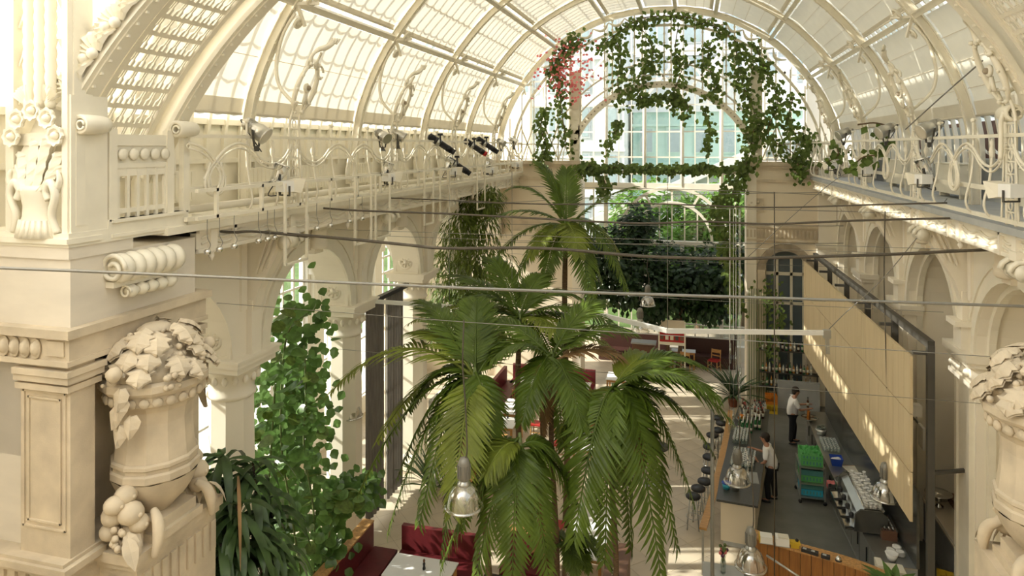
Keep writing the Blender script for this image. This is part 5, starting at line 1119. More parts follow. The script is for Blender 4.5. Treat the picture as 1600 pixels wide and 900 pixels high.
# white garden door frame left of the palms
wg_ = T('white_door_frame', 'white framed glass door leaf standing open behind the red booth', 'door', (-6.4, 17.8, 0))
for y in (17.2, 17.65, 18.4): b = MB(); b.bb((-6.9, y - .05, 0), (-6.8, y + .05, 2.6)); b.build('stile', WHITE, wg_, True)
for z in (.1, .9, 1.5, 2.55): b = MB(); b.bb((-6.88, 17.2, z - .05), (-6.82, 18.4, z + .05)); b.build('rail', WHITE, wg_, True)
cb = T('wooden_cabinet', 'honey wood cabinet behind the red booth', 'cabinet', (-5.6, 18.4, 0)); MB().box((0, 0, .6), (.9, .6, 1.2)).build('body', WOODH, cb); MB().box((0, 0, 1.22), (.96, .66, .04)).build('top', WOOD, cb); b = MB(); b.box((-.22, -.31, .6), (.4, .02, 1.0)); b.build('door', WOODH, cb); b = MB(); b.box((.22, -.31, .6), (.4, .02, 1.0)); b.build('door', WOODH, cb)
# planter bed for the palms
pb = T('planter_bed', 'low planter bed under the palms', 'planter', (-2.9, 12.6, 0)); b = MB(); b.bb((-4.4, 11.2, 0), (-2.1, 14.0, .32)); b.bb((-2.9, 14.0, 0), (-2.2, 14.1, .2)); b.build('border', STUD, pb, True); MB().bb((-4.3, 11.3, .3), (-2.2, 13.9, .35)).build('soil', SOIL, pb, True)
# ================================================================== PEOPLE
def skinned(name, nodes, edges, m, parent, sub=2, root=0):
    me = bpy.data.meshes.new(name); me.from_pydata([n[0] for n in nodes], edges, []); me.materials.append(m)
    o = bpy.data.objects.new(name, me); C.objects.link(o); o.parent = parent
    sk_ = o.modifiers.new('skin', 'SKIN'); sk_.use_smooth_shade = True
    if not me.skin_vertices: me.attributes.new('skin', 'FLOAT', 'POINT')
    ly = me.skin_vertices[0].data
    for i, n in enumerate(nodes): rr_ = n[1]; ly[i].radius = rr_ if isinstance(rr_, tuple) else (rr_, rr_); ly[i].use_root = (i == root)
    sb_ = o.modifiers.new('sub', 'SUBSURF'); sb_.levels = sub; sb_.render_levels = sub
    return o
def ensure_skin(me):
    pass
def person(label, loc, rz, arms, lean=.04, step=.06):
    t = T('person', label, 'person', loc, None, rz)
    N = []; E_ = []
    def add(p, r, par=None):
        N.append((p, r)); 
        if par is not None: E_.append((par, len(N) - 1))
        return len(N) - 1
    pel = add((0, 0, .96), (.08, .07)); sp1 = add((.01, 0, 1.15), (.09, .07), pel); che = add((lean, 0, 1.36), (.14, .10), sp1); nk = add((lean + .02, 0, 1.50), .052, che); jaw = add((lean + .07, 0, 1.58), (.068, .075), nk); hd = add((lean + .065, 0, 1.67), (.082, .095), jaw); top = add((lean + .055, 0, 1.745), (.06, .07), hd)
    hands = []
    for s in (-1, 1):
        sh_ = add((lean, s * .17, 1.40), .06, che); el, wr_, hn = [V(q_) for q_ in arms[0 if s < 0 else 1]]
        e = add(el, .042, sh_); w = add(wr_, .028, e); h_ = add(hn, (.035, .02), w); hands.append(hn); d = (hn - wr_).normalized(); sd = d.cross(V((0, 0, 1))).normalized()
        for k, (o_, l) in enumerate(((-.027, .06), (-.009, .075), (.009, .07), (.027, .055))): f1 = add(hn + d * .045 + sd * o_, .009, h_); add(hn + d * (.045 + l * .55) + sd * o_ - V((0, 0, .012)), .008, f1)
        add(hn + d * .01 + sd * (-.055 * s) + V((0, 0, .005)), .010, h_)
    for s in (-1, 1):
        hp = add((0, s * .095, .90), .085, pel); kn = add((.03 + s * step, s * .10, .50), .055, hp); an = add((s * step, s * .10, .09), .038, kn); add((.14 + s * step, s * .11, .035), (.04, .03), an)
    skinned('body', N, E_, SKIN, t)
    S_ = []; SE = []
    def a2(p, r, par=None):
        S_.append((p, r))
        if par is not None: SE.append((par, len(S_) - 1))
        return len(S_) - 1
    c0_ = a2((0, 0, .80), (.165, .15)); c1 = a2((.0, 0, 1.1), (.165, .125), c0_); c2 = a2((lean, 0, 1.33), (.175, .13), c1); a2((lean + .01, 0, 1.47), (.085, .075), c2)
    for s in (-1, 1):
        sh_ = a2((lean, s * .18, 1.395), .082, c2); el = V(arms[0 if s < 0 else 1][0]); a2(V((lean, s * .18, 1.395)).lerp(el, .9), .066, sh_)
    skinned('shirt', S_, SE, SHIRT, t)
    S_ = []; SE = []
    c0_ = a2((0, 0, 1.03), (.15, .12))
    for s in (-1, 1): hp = a2((0, s * .095, .86), .105, c0_); kn = a2((.03 + s * step, s * .10, .50), .078, hp); a2((s * step, s * .10, .08), .062, kn)
    skinned('trousers', S_, SE, TROU, t)
    for s in (-1, 1): b = MB(); b.ball((.06 + s * step, s * .11, .04), .05, 10, 6, (2.5, .95, .8)); b.build('shoe', BLACK, t)
    hx = lean + .055; b = MB(); b.ball((hx - .012, 0, 1.70), .105, 12, 8, (1.0, .92, .98)); b.ball((hx - .05, 0, 1.63), .08, 10, 7, (.8, 1, 1.1)); b.build('hair', HAIR, t)
    MB().ball((hx + .098, 0, 1.635), .016, 8, 5, (1.2, .8, 1.4)).build('nose', SKIN, t)
    for s in (-1, 1): MB().ball((hx + .012, s * .088, 1.64), .024, 7, 5, (.8, .4, 1.2)).build('ear', SKIN, t); MB().ball((hx + .088, s * .033, 1.665), .011, 6, 4).build('eye', BLACK, t)
    b = MB(); b.ball((hx + .088, 0, 1.59), .018, 8, 4, (.5, 1.2, .35)); b.build('mouth', PINK, t)
    t.scale = (1.12, 1.14, 1.0); return t
pa = person('person in a white shirt and black trousers at the back counter, holding a dark bottle', (2.99, 23.2, .02), .1, [((.16, -.20, 1.14), (.38, -.14, 1.16), (.46, -.12, 1.18)), ((.20, .20, 1.16), (.40, .10, 1.22), (.48, .07, 1.24))], .05)
pb_ = person('person with back turned in a white shirt working at the bar', (1.98, 19.25, .02), pi - .25, [((.20, -.22, 1.16), (.42, -.16, 1.22), (.50, -.14, 1.24)), ((.10, .27, 1.14), (.24, .24, 1.02), (.32, .2, 1.13))], .10)
bo_ = bottle_proto(BBRN, 'dark bottle held by the farther barman', None, .32, BLACK); bo_.location = (3.47, 23.3, 1.16)
simple('orange_cloth', 'orange cloth held by the farther barman at the counter', 'cloth', (3.47, 23.0, 1.02), [('fold', ORG, lambda b: b.sheet([[V((.05 * sin(j * 2) - .03, -.12 + .06 * j, .14 - .06 * i + .02 * (j % 2))) for j in range(5)] for i in range(5)])), ('hem', YEL, lambda b: b.tube([(.0, -.12, -.1), (.02, 0, -.11), (0, .12, -.1)], .012, 5))])
# ================================================================== GALLERY RAILINGS
def railing(sgn, label, ymin):
    xr = AX + sgn * 5.45
    P = lambda a, y, z: V((xr - sgn * a, y, z))
    r = T('gallery_railing', label, 'railing', (xr, 17, 8.32))
    top = 9.56
    b = MB(); b.bar(P(0, ymin, top), P(0, YF - .1, top), .07, .05); b.build('top_rail', IRON, r, True)
    b = MB(); b.bar(P(0, ymin, 8.40), P(0, YF - .1, 8.40), .06, .06); b.build('bottom_rail', IRON, r, True)
    b = MB(); b.bar(P(-.08, ymin, 8.80), P(-.08, YF - .1, 8.80), .05, .07); b.build('middle_rail', IRON, r, True)
    n = 0
    for i in range(-1, 4):
        y0 = RY[i] if i >= 0 else RY[0] - BAY
        for t in (.62, 1.30, 2.80, 3.48):
            y = y0 + t
            if y < ymin + .1: continue
            b = MB(); tall = t in (1.30, 2.80)
            b.tube(crom([P(0, y, 9.80 if tall else 9.52), P(0, y, 9.3), P(.03, y, 8.95), P(.10, y, 8.62), P(.07, y, 8.46), P(0, y, 8.40)], 4), .018, 6)
            if tall: b.ball(P(0, y, 9.81), .04, 6, 4); b.bar(P(0, y, 9.8), P(-.06, y, 9.83), .03, .03)
            b.build('post', IRON, r, True)
            if not tall: b = MB(); b.lathe([(.001, 9.22), (.03, 9.27), (.045, 9.34), (.02, 9.42), (.035, 9.46), (.012, 9.52)], P(0, y, 0), 8); b.build('bud', IRON, r, True)
        strand = [(.10, 9.44), (.32, 9.22), (.62, 9.12), (.95, 9.20), (1.22, 9.38), (1.50, 9.46), (1.80, 9.38), (2.05, 9.20), (2.25, 8.98), (2.24, 8.78), (2.08, 8.70), (1.93, 8.78), (1.88, 8.98), (1.94, 9.18)]
        for sg in (1, -1):
            for k, off in enumerate((0, .075)):
                pts = []
                for q, (t, z) in enumerate(strand):
                    tt = 2.05 + (t - 2.05) * (1 - .0 * k); cx, cz = 2.05, 8.95
                    if q >= 7: tt = cx + (t - cx) * (1 - .38 * k); zz = cz + (z - cz) * (1 - .28 * k)
                    else: zz = z - off
                    pts.append(P(.02, y0 + (tt if sg > 0 else BAY - tt), zz))
                pts = [p for p in pts if p.y > ymin]
                if len(pts) < 3: continue
                b = MB(); b.tube(crom(pts, 5), .022 if k == 0 else .016, 5); b.build('scroll', IRON, r, True)
        rg = MB()
        for t, z in ((.32, 9.185), (.62, 9.085), (.95, 9.165), (1.50, 9.42), (2.60, 9.42), (3.15, 9.165), (3.48, 9.085), (3.78, 9.185), (1.84, 8.95), (2.26, 8.95)):
            y = y0 + t
            if y < ymin: continue
            rg.tube([P(.02, y + .032 * cos(q * pi / 4), z + .032 * sin(q * pi / 4)) for q in range(8)], .009, 4, True)
        rg.build('ring', IRON, r, True)
    return r
railing(-1, 'cream scrolled iron railing along the left gallery', 7.95)
railing(1, 'cream scrolled iron railing along the right gallery', 8.6)
# ---------------------------------------------------------------- ornate standards on the railings
def standard(label):
    t = T('ornate_standard', label, 'standard', (RL, RY[0], 8.35), 'ornate iron standards on the gallery railings')
    ax = [V((0, 0, 0)), V((0, 0, .9)), V((.02, 0, 1.5)), V((.14, 0, 1.85)), V((.34, 0, 2.35)), V((.46, 0, 2.55)), V((.60, 0, 2.72))]
    b = MB()
    for s in (-1, 1): b.tube(crom([p + V((0, s * (.14 if i < 3 else .10), 0)) for i, p in enumerate(ax[:4])], 5), .022, 6)
    b.tube(crom([V((.02, -.26, .05)), V((.02, -.2, .7)), V((.02, -.16, 1.4))], 4), .016, 5); b.tube(crom([V((.02, .26, .05)), V((.02, .2, .7)), V((.02, .16, 1.4))], 4), .016, 5); b.build('stem', IRON, t)
    b = MB()
    for k in range(9):
        z = .1 + k * .17; b.tube([V((.01, .055 * cos(q * pi / 4), z + .07 * sin(q * pi / 4))) for q in range(8)], .012, 4, True); b.bar((.01, -.13, z + .08), (.01, .13, z + .08), .02, .02)
    b.build('stem_lattice', IRON, t)
    b = MB(); side = [(0.10, 1.66), (.22, 1.82), (.27, 2.05), (.24, 2.28), (.13, 2.48)]
    for s in (-1, 1): b.tube(crom([V((.10 + (z - 1.72) * .40, s * w, z)) for w, z in side], 5), [.022 + .024 * sin(pi * k / 20) for k in range(21)], 7)
    for k in range(5): w, z = side[k]; b.bar((.10 + (z - 1.72) * .4, -w, z), (.10 + (z - 1.72) * .4, w, z), .025, .025) if k in (0, 1, 4) else None
    for s in (-1, 1):
        for k in range(5): w, z = side[k]; b.ball((.10 + (z - 1.72) * .4 + .03, s * w * 1.05, z), .034, 6, 4)
    b.build('pear_frame', IRON, t)
    b = MB(); b.lathe([(.08, 0), (.09, .03), (.06, .05), (.001, .04)], (.24, 0, 2.08), 12, Matrix.Rotation(pi / 2, 4, 'Y')); b.tube([(.22, -.05, 1.8), (.24, 0, 2.0)], .03, 5); b.tube([(.22, .05, 1.8), (.24, 0, 2.0)], .03, 5); b.build('rosette', IRON, t)
    MB().ball((.30, 0, 2.08), .045, 8, 6).build('rosette_eye', STONED, t)
    b = MB(); b.tube([V((.36, .26 + .12 * cos(q * .5), 2.38 + .12 * sin(q * .5))) for q in range(12)], .022, 5)
    for s in (-1, 1): b.tube([V((.38, s * .12 + .06 * cos(q * .6), 2.48 + .06 * sin(q * .6))) for q in range(9)], .026, 5)
    b.build('ring_scroll', IRON, t)
    b = MB(); b.tube(crom([V((.36, -.06, 2.45)), V((.42, -.10, 2.62)), V((.50, -.02, 2.74)), V((.58, .12, 2.80)), V((.62, .26, 2.90))], 5), [.05, .05, .045, .04, .035, .03, .03, .03, .03, .035, .04, .045, .045, .05, .05, .05, .05, .05, .05, .05, .04], 7)
    for k in range(4): b.tube([(.60 + k * .02, .22 + k * .03, 2.88), (.60 + k * .02, .28 + k * .05, 2.98)], .018, 5)
    b.tube(crom([V((.36, .08, 2.45)), V((.42, .12, 2.6)), V((.50, .08, 2.7))], 4), .022, 5); b.build('curled_head', IRON, t)
    b = MB(); b.tube(crom([(.03, .0, 3.40), (-.21, 0, 3.05), (-.34, 0, 2.55), (-.29, 0, 2.15), (-.05, -.0, 1.87), (.06, 0, 1.78)], 6), .032, 6); b.build('curved_tie', IRON, t)
    return t
st0 = standard('ornate standard on the left gallery rail, the largest and nearest one')
for i in range(1, 4): dup(st0, (RL, RY[i], 8.35), 0, 'ornate standard on the left gallery rail, %s from the camera' % ORD[i])
for i in range(0, 4): dup(st0, (RR, RY[i], 8.35), pi, 'ornate standard on the right gallery rail, %s' % ['nearest, half hidden by the big arch', 'second from the camera', 'third from the camera', 'fourth, by the ivy'][i])
# ================================================================== LIGHTING TRUSS AND HANGING FRAMES, LEFT
lt = T('lighting_truss', 'white square tube lighting truss along the left gallery', 'truss', (RL + .25, 16, 8.4))
X1 = RL + .22
for z in (8.80, 8.42): b = MB(); b.bar((X1, 7.9, z), (X1, 26.2, z), .05, .05); b.build('rail', IRON, lt, True)
b = MB(); b.tube([(X1 - .5, 7.9, 8.5), (X1 - .5, 26, 8.5)], .06, 8); b.build('pipe', IRON, lt, True)
k = 0; y = 8.3
while y < 26.2:
    b = MB(); b.bar((X1, y, 8.4), (X1, y, 8.82), .05, .05); b.bar((X1, y, 8.42), (X1 - .4, y, 8.42), .04, .04); b.build('stile', IRON, lt, True); y += 1.05
for i, (ya, yb) in enumerate(((9.9, 10.55), (12.3, 13.0), (13.2, 13.9), (15.9, 16.5), (17.0, 17.7), (20.2, 21.0))):
    h = T('hanging_frame', 'white rectangular tube frame hanging below the left gallery, %s from the near end' % ORD[i], 'frame', (X1 + .06, (ya + yb) / 2, 7.4), 'hanging frames under the left gallery')
    for yy in (ya, yb): b = MB(); b.bar((X1 + .06, yy, 7.45), (X1 + .06, yy, 8.8), .04, .04); b.build('upright', IRON, h, True)
    b = MB(); b.bar((X1 + .06, ya, 7.46), (X1 + .06, yb, 7.46), .04, .04); b.build('foot_bar', IRON, h, True)
# small ceiling spots hanging from the truss
def smallspot(x, y, i):
    s = T('hook_spot', 'small chrome spot on a hook under the left gallery, %s from the near end' % ORD[i], 'spotlight', (x, y, 7.95), 'small hook spots')
    b = MB(); b.tube(crom([(0, 0, .45), (0, 0, .2), (.02, .04, .08), (0, 0, 0)], 4), .005, 5); b.build('hook', WIRE, s)
    b = MB(); b.lathe([(.02, -.05), (.045, -.04), (.05, -.0), (.03, .025), (.001, .025)], (0, 0, 0), 10); b.build('reflector', CHROME, s)
for i, (px, py) in enumerate(((324, 355), (343, 352), (366, 352), (404, 347), (418, 342), (429, 340), (495, 331), (516, 329), (546, 326), (566, 321))):
    p = at(px, py, x=X1); smallspot(p.x, p.y, i)
# ---------------------------------------------------------------- stage lamps
def parcan(label, loc, tgt, L=.30, R=.12, body=ALU):
    t = T('par_can_lamp', label, 'spotlight', loc, 'silver stage lamps on the galleries')
    q = V(tgt).to_track_quat('Z', 'Y').to_matrix().to_4x4()
    b = MB(); b.lathe([(.03, -L * .75), (R * .7, -L * .65), (R * .75, -L * .2), (R, L * .1), (R, L * .5), (R * 1.08, L * .5), (R * 1.08, L * .58), (R * .95, L * .58)], (0, 0, 0), 14, q)
    for k in range(6): b.lathe([(R * .8, -L * .5 + k * .03), (R * .84, -L * .49 + k * .03)], (0, 0, 0), 14, q)
    b.build('can', body, t)
    b = MB(); b.lathe([(R * .95, L * .45), (.001, L * .42)], (0, 0, 0), 14, q); b.build('lens', CHROME, t)
    b = MB(); ax_ = q @ V((1, 0, 0)); b.bar(V((0, 0, 0)) + ax_ * R * 1.15, V((0, 0, -.26)) + ax_ * R * .6, .03, .015); b.bar(V((0, 0, 0)) - ax_ * R * 1.15, V((0, 0, -.26)) - ax_ * R * .6, .03, .015); b.bar(V((0, 0, -.26)) + ax_ * R * .6, V((0, 0, -.26)) - ax_ * R * .6, .03, .015); b.box((0, 0, -.3), (.06, .06, .08)); b.build('yoke', DARK, t)
    b = MB(); b.tube(crom([q @ V((0, 0, -L * .7)), q @ V((0, .05, -L)) + V((0, 0, -.1)), V((.02, .1, -.35))], 4), .01, 5); b.build('cord', BLACK, t)
    return t
def profile_spot(label, loc, tgt, tip=BLACK):
    t = T('profile_spot', label, 'spotlight', loc, 'black profile spots on the left gallery')
    q = V(tgt).to_track_quat('Z', 'Y').to_matrix().to_4x4()
    b = MB(); b.lathe([(.05, -.38), (.09, -.36), (.09, -.16), (.10, -.16), (.10, -.10)], (0, 0, 0), 12, q)
    for k in range(5): b.lathe([(.095, -.35 + k * .035), (.105, -.34 + k * .035), (.095, -.33 + k * .035)], (0, 0, 0), 12, q)
    b.build('lamp_house', BLACK, t)
    b = MB(); b.lathe([(.098, -.10), (.098, .0)], (0, 0, 0), 12, q); b.build('gate', STEEL, t)
    b = MB(); b.lathe([(.085, .0), (.085, .22), (.09, .22), (.09, .3), (.085, .3), (.085, .36), (.07, .36)], (0, 0, 0), 12, q); b.build('barrel', BLACK, t)
    b = MB(); b.lathe([(.10, .36), (.10, .46), (.09, .46), (.001, .40)], (0, 0, 0), 4, q, pi / 4); b.build('colour_frame', tip, t)
    b = MB(); ax_ = q @ V((1, 0, 0)); b.bar(ax_ * .11, V((0, 0, .22)) + ax_ * .05, .03, .015); b.bar(-ax_ * .11, V((0, 0, .22)) - ax_ * .05, .03, .015); b.box((0, 0, .24), (.14, .05, .06)); b.build('yoke', BLACK, t)
    return t
def floodbox(label, loc, rz):
    t = T('flood_box', label, 'floodlight', loc, 'white flood boxes on the galleries', rz)
    b = MB(); b.box((0, 0, .0), (.26, .3, .24)); b.build('housing', WHITE, t)
    b = MB(); b.add([(.13, -.15, .12), (.42, -.19, .16), (.42, .19, .16), (.13, .15, .12), (.13, -.15, -.12), (.30, -.19, -.16), (.30, .19, -.16), (.13, .15, -.12)], [(0, 1, 2, 3), (4, 5, 6, 7), (0, 1, 5, 4), (2, 3, 7, 6), (0, 3, 7, 4)]); b.build('hood', IRON, t)
    b = MB(); b.add([(.42, -.17, .15), (.42, .17, .15), (.305, .17, -.15), (.305, -.17, -.15)], [(0, 1, 2, 3)]); b.build('lens', STUD, t)
    b = MB(); b.box((0, 0, -.2), (.04, .34, .03)); b.box((0, .17, -.1), (.04, .015, .22)); b.box((0, -.17, -.1), (.04, .015, .22)); b.build('yoke', DARK, t)
    return t
xs = RL + .06
L_ = [(401, 203, (1, .2, -.7), 'silver stage lamp standing on the left rail nearest the camera', 1.25), (435, 272, (.3, .3, 1), 'ribbed chrome lamp clamped to the nearest left standard', 1.1), (598, 212, (1, -.4, -.5), 'left one of the paired silver lamps on the left rail', 1.1), (622, 210, (1, .3, -.6), 'right one of the paired silver lamps on the left rail', 1.1), (603, 265, (.3, .3, 1), 'chrome lamp clamped to the second left standard', 1.1), (700, 258, (.3, .4, 1), 'chrome lamp beside the lowest black profile spot', 1.1), (762, 256, (.3, .4, 1), 'chrome lamp clamped to the fourth left standard', 1.1), (783, 222, (1, -.3, -.5), 'small silver lamp near the far end of the left rail', 1.0), (803, 220, (1, 0, -.5), 'last silver lamp at the far end of the left rail', 1.0)]
for px, py, d, lab, sc in L_:
    p = at(px, py, x=xs); parcan(lab, p, d, .27 * sc, .11 * sc, ALU if d[2] < 0 else CHROME)
for px, py, lab, tip in ((688, 224, 'black profile spot on the left rail, nearest of the upper three', BLACK), (741, 229, 'black profile spot with a red colour frame', REDP), (760, 226, 'black profile spot right of the red tipped one', BLACK), (714, 258, 'black profile spot hanging lower than the rail', BLACK)):
    p = at(px, py, x=xs + .1); profile_spot(lab, p, (.75, .35, -.55), tip)
for px, py, lab in ((445, 291, 'white flood box under the nearest left standard'), (607, 277, 'white flood box under the second left standard'), (706, 268, 'white flood box under the third left standard'), (765, 266, 'white flood box under the fourth left standard'), (805, 257, 'white flood box at the far end of the left gallery')):
    p = at(px, py, x=xs + .15); floodbox(lab, p, 1.2).scale = (.75, .75, .75)
for px, py, d, lab in ((1452, 200, (-1, -.3, -.5), 'big grey lamp standing on the right rail nearest the camera'), (1384, 203, (-1, -.3, -.5), 'grey lamp second along the right rail'), (1318, 208, (-1, -.3, -.5), 'grey lamp at the far end of the right rail'), (1447, 263, (-.3, .2, 1), 'chrome lamp clamped to the second right standard'), (1305, 254, (-.3, .2, 1), 'chrome lamp clamped to the far right standard')):
    p = at(px, py, x=RR - .06); parcan(lab, p, d, .32, .135, ALU if d[2] < 0 else CHROME)
for px, py, lab in ((1443, 280, 'white flood box under the second right standard'), (1580, 298, 'white flood box at the near end of the right gallery'), (1355, 266, 'white flood box under the third right standard'), (1300, 259, 'white flood box under the fourth right standard')):
    p = at(px, py, x=RR - .2); floodbox(lab, p, 2.0).scale = (.7, .7, .7)
# ================================================================== CABLES AND WIRES
def wire(label, pts, y0, y1, r, m=CABLE, name='cable', cat='cable'):
    n = len(pts); X0 = pts[0][0]; X1_ = pts[-1][0]
    w = [at(px, py, y=y0 + (y1 - y0) * (px - X0) / (X1_ - X0)) for px, py in pts]
    o = MB().tube(crom(w, 6), r, 6).build(name, m); tag(o, label, cat, 'cables strung across the hall'); return o
wire('long grey steel wire crossing the hall from the marble block to the right wall', [(-40, 417), (60, 421), (160, 425), (300, 431), (800, 453), (1250, 467), (1640, 480)], 5.5, 9.2, .017, WIRE)
wire('dark cable crossing at the foot of the palm crown', [(395, 362), (480, 368), (560, 375), (640, 383), (700, 388), (850, 388), (1000, 400), (1120, 404), (1200, 403), (1400, 397), (1500, 392), (1640, 387)], 9.9, 12.2, .026)
wire('second dark cable running above it to the right rail', [(465, 322), (560, 329), (700, 334), (850, 342), (1000, 349), (1100, 346), (1200, 350), (1330, 345), (1440, 342), (1640, 338)], 11.5, 13.0, .02)
wire('thin dark cable from the left rail, highest of the three', [(600, 309), (700, 313), (850, 319), (1000, 318), (1150, 323), (1230, 324), (1360, 320), (1480, 317)], 14.5, 13.0, .016)
wire('black cable leaving the left gallery corner', [(282, 352), (330, 360), (365, 363), (400, 362), (480, 370)], 8.2, 10.2, .022)
for i, pts in enumerate((((768, 350), (1000, 352), (1318, 353)), ((768, 378), (1000, 381), (1318, 380)), ((768, 318), (1000, 306), (1318, 300)), ((768, 290), (1100, 297), (1318, 306)))):
    wire('hair thin wire near the end wall, %s' % ['lowest of four', 'third of four', 'second of four', 'top one of four'][i] if False else 'hair thin tension wire before the end wall, %s' % ['at door lintel height', 'lowest', 'just under the beam', 'highest'][i], list(pts), 25.5, 25.5, .012, WIRE)
wire('diagonal wire from the panel truss up to the third standard', [(1290, 520), (1320, 490), (1375, 440), (1430, 375), (1480, 310)], 15.4, 14.5, .01, WIRE)
wire('second diagonal wire crossing the first', [(1165, 405), (1230, 345), (1300, 285), (1340, 262)], 22, 20, .01, WIRE)
wire('thin stay across the right blinds', [(1415, 202), (1470, 152), (1535, 95)], 14.2, 11.0, .012, WIRE)
# the white ceiling track hung across the hall
tk = T('light_track', 'long white angled light track hung across the hall', 'track', at(1045, 518, z=5.65))
TP = [at(px, py, z=5.65) for px, py in ((587, 471), (702, 479), (800, 488), (948, 494), (1043, 517), (1292, 520))]
for a, c in zip(TP[:-1], TP[1:]): b = MB(); b.bar(a, c, .07, .09); b.build('track_section', WHITE, tk, True)
b = MB(); b.bar(TP[-1], TP[-1] + V((0.02, 0, -.42)), .07, .07); b.box(TP[-1] + V((0, 0, -.02)), (.14, .12, .16)); b.build('end_arm', STEEL, tk, True)
b = MB()
for k in (1, 2, 4): b.tube([TP[k], TP[k] + V((0, 0, 3.2))], .006, 4)
b.build('suspension_wire', WIRE, tk, True)
# ---------------------------------------------------------------- pendant lamps
def pendant_proto():
    t = T('pendant_lamp', '', 'lamp', (0, 0, 0), 'industrial glass pendant lamps')
    b = MB(); b.lathe([(.03, .58), (.065, .56), (.08, .52), (.09, .50), (.09, .26), (.075, .24)], n=14)
    for k in range(10): a = 2 * pi * k / 10; b.box((.094 * cos(a), .094 * sin(a), .37), (.018, .018, .2), a)
    b.build('gear_housing', WIRE, t)
    MB().lathe([(.07, .25), (.075, .22), (.10, .20), (.10, .17), (.085, .15)], n=14).build('collar', STEEL, t)
    MB().lathe([(.085, .17), (.16, .14), (.215, .06), (.245, -.03), (.262, -.10), (.265, -.14)], n=22, caps=False).build('glass_dome', LAMPG, t)
    MB().lathe([(.26, -.13), (.295, -.14), (.295, -.165), (.26, -.17), (.26, -.13)], n=20, caps=False).build('rim', LAMPG, t)
    MB().lathe([(.03, .16), (.05, .08), (.055, .0), (.03, -.06), (.001, -.07)], n=10).build('bulb', WHITE, t)
    return t
PEND = [(548, 640, 29, 365, 'glass pendant lamp before the left columns, under a palm frond tip'), (725, 775, 46, 500, 'large glass pendant lamp among the front palm fronds'), (1152, 742, 31, 470, 'glass pendant lamp over the end of the bar'), (1173, 872, 37, 600, 'glass pendant lamp nearest the curved wooden counter'), (1383, 766, 33, 330, 'glass pendant lamp before the pale wood panels'), (640, 540, 17, 440, 'glass pendant lamp beside the dark curtain top'), (1012, 470, 19, 405, 'upper glass pendant lamp before the dark tree'), (1000, 510, 22, 455, 'glass pendant lamp hanging just over the white track'), (985, 375, 14, 330, 'left of two small pendant lamps before the fan window'), (1087, 375, 14, 330, 'right of two small pendant lamps before the fan window'), (937, 434, 14, 400, 'small pendant lamp beneath the top palm'), (385, 706, 30, 352, 'pendant lamp whose grey housing shows above the strap leaved plant')]
pp = None
for px, py, w, ct, lab in PEND:
    dep = .44 * FPX / w; y = dep / 1.0
    p = at(px, py, y=y); k = dep / ((p.y * _c - p.x * _s)); p = at(px, py, y=y * k)
    if pp is None: pp = pendant_proto(); pp['label'] = lab; pp.location = p; r = pp
    else: r = dup(pp, p, 0, lab)
for r in [o for o in C.objects if o.name.startswith('pendant_lamp')]:
    i = [q[4] for q in PEND].index(r['label']); q = PEND[i]; zt = at(q[0], q[3], y=r.location.y).z
    L = max(.6, zt - r.location.z)
    b = MB(); b.tube(crom([(0, 0, .54), (.05, 0, .7), (.02, 0, .55 + (L - .5) * .4), (-.02, 0, L * .75), (0, 0, L)], 5), .012, 5); b.build('cord', CABLE, r)
    yw = r.location.y; o = MB().tube([(WL if yw < YF else OX0, yw, zt), (r.location.x, yw, zt - .03), (WR if yw < YF else OX1, yw, zt)], .005, 4).build('span_wire', WIRE); tag(o, 'hair thin span wire carrying the ' + ' '.join(r['label'].replace('pendant ', '').split()[:9]), 'wire', 'span wires carrying the lamps')
# hanging bulbs in clear tubes by the bar
for i, (px, py) in enumerate(((1141, 552), (1150, 566), (1157, 590), (1155, 612), (1146, 655), (1140, 668))):
    p = at(px, py, y=21.0); t = T('tube_lamp', 'slim clear tube lamp over the bar, %s from the top' % ORD[i], 'lamp', p, 'slim tube lamps over the bar')
    b = MB(); b.lathe([(.035, -.3), (.035, .3)], n=8); b.build('glass_tube', BOTG, t); b = MB(); b.lathe([(.02, .05), (.03, .1), (.02, .15)], n=8); b.tube([(0, 0, .1), (0, 0, 7.6 - p.z)], .008, 4); b.build('socket', CHROME, t)
o = MB().tube([(WL, 21.0, 7.6), (WR, 21.0, 7.6)], .006, 4).build('span_wire', WIRE); tag(o, 'hair thin span wire carrying the slim tube lamps', 'wire', 'span wires carrying the lamps')
for i, (px, p0, p1, y, r) in enumerate(((1113, 640, 905, 13.2, .035), (1210, 300, 905, 14.2, .012))):
    a = at(px, p0, y=y); c = at(px, p1, y=y); c.z = max(c.z, 0.0)
    o = MB().tube([V((a.x, a.y, c.z if i else 0)), a], r, 8).build('slender_pole', [WIRE, CABLE, CABLE][i]); tag(o, ['slender grey pole standing beside the bar stools', 'thin vertical cable passing behind the two barmen', 'short dark cable hanging over the right palm frond'][i], ['pole', 'cable', 'cable'][i])
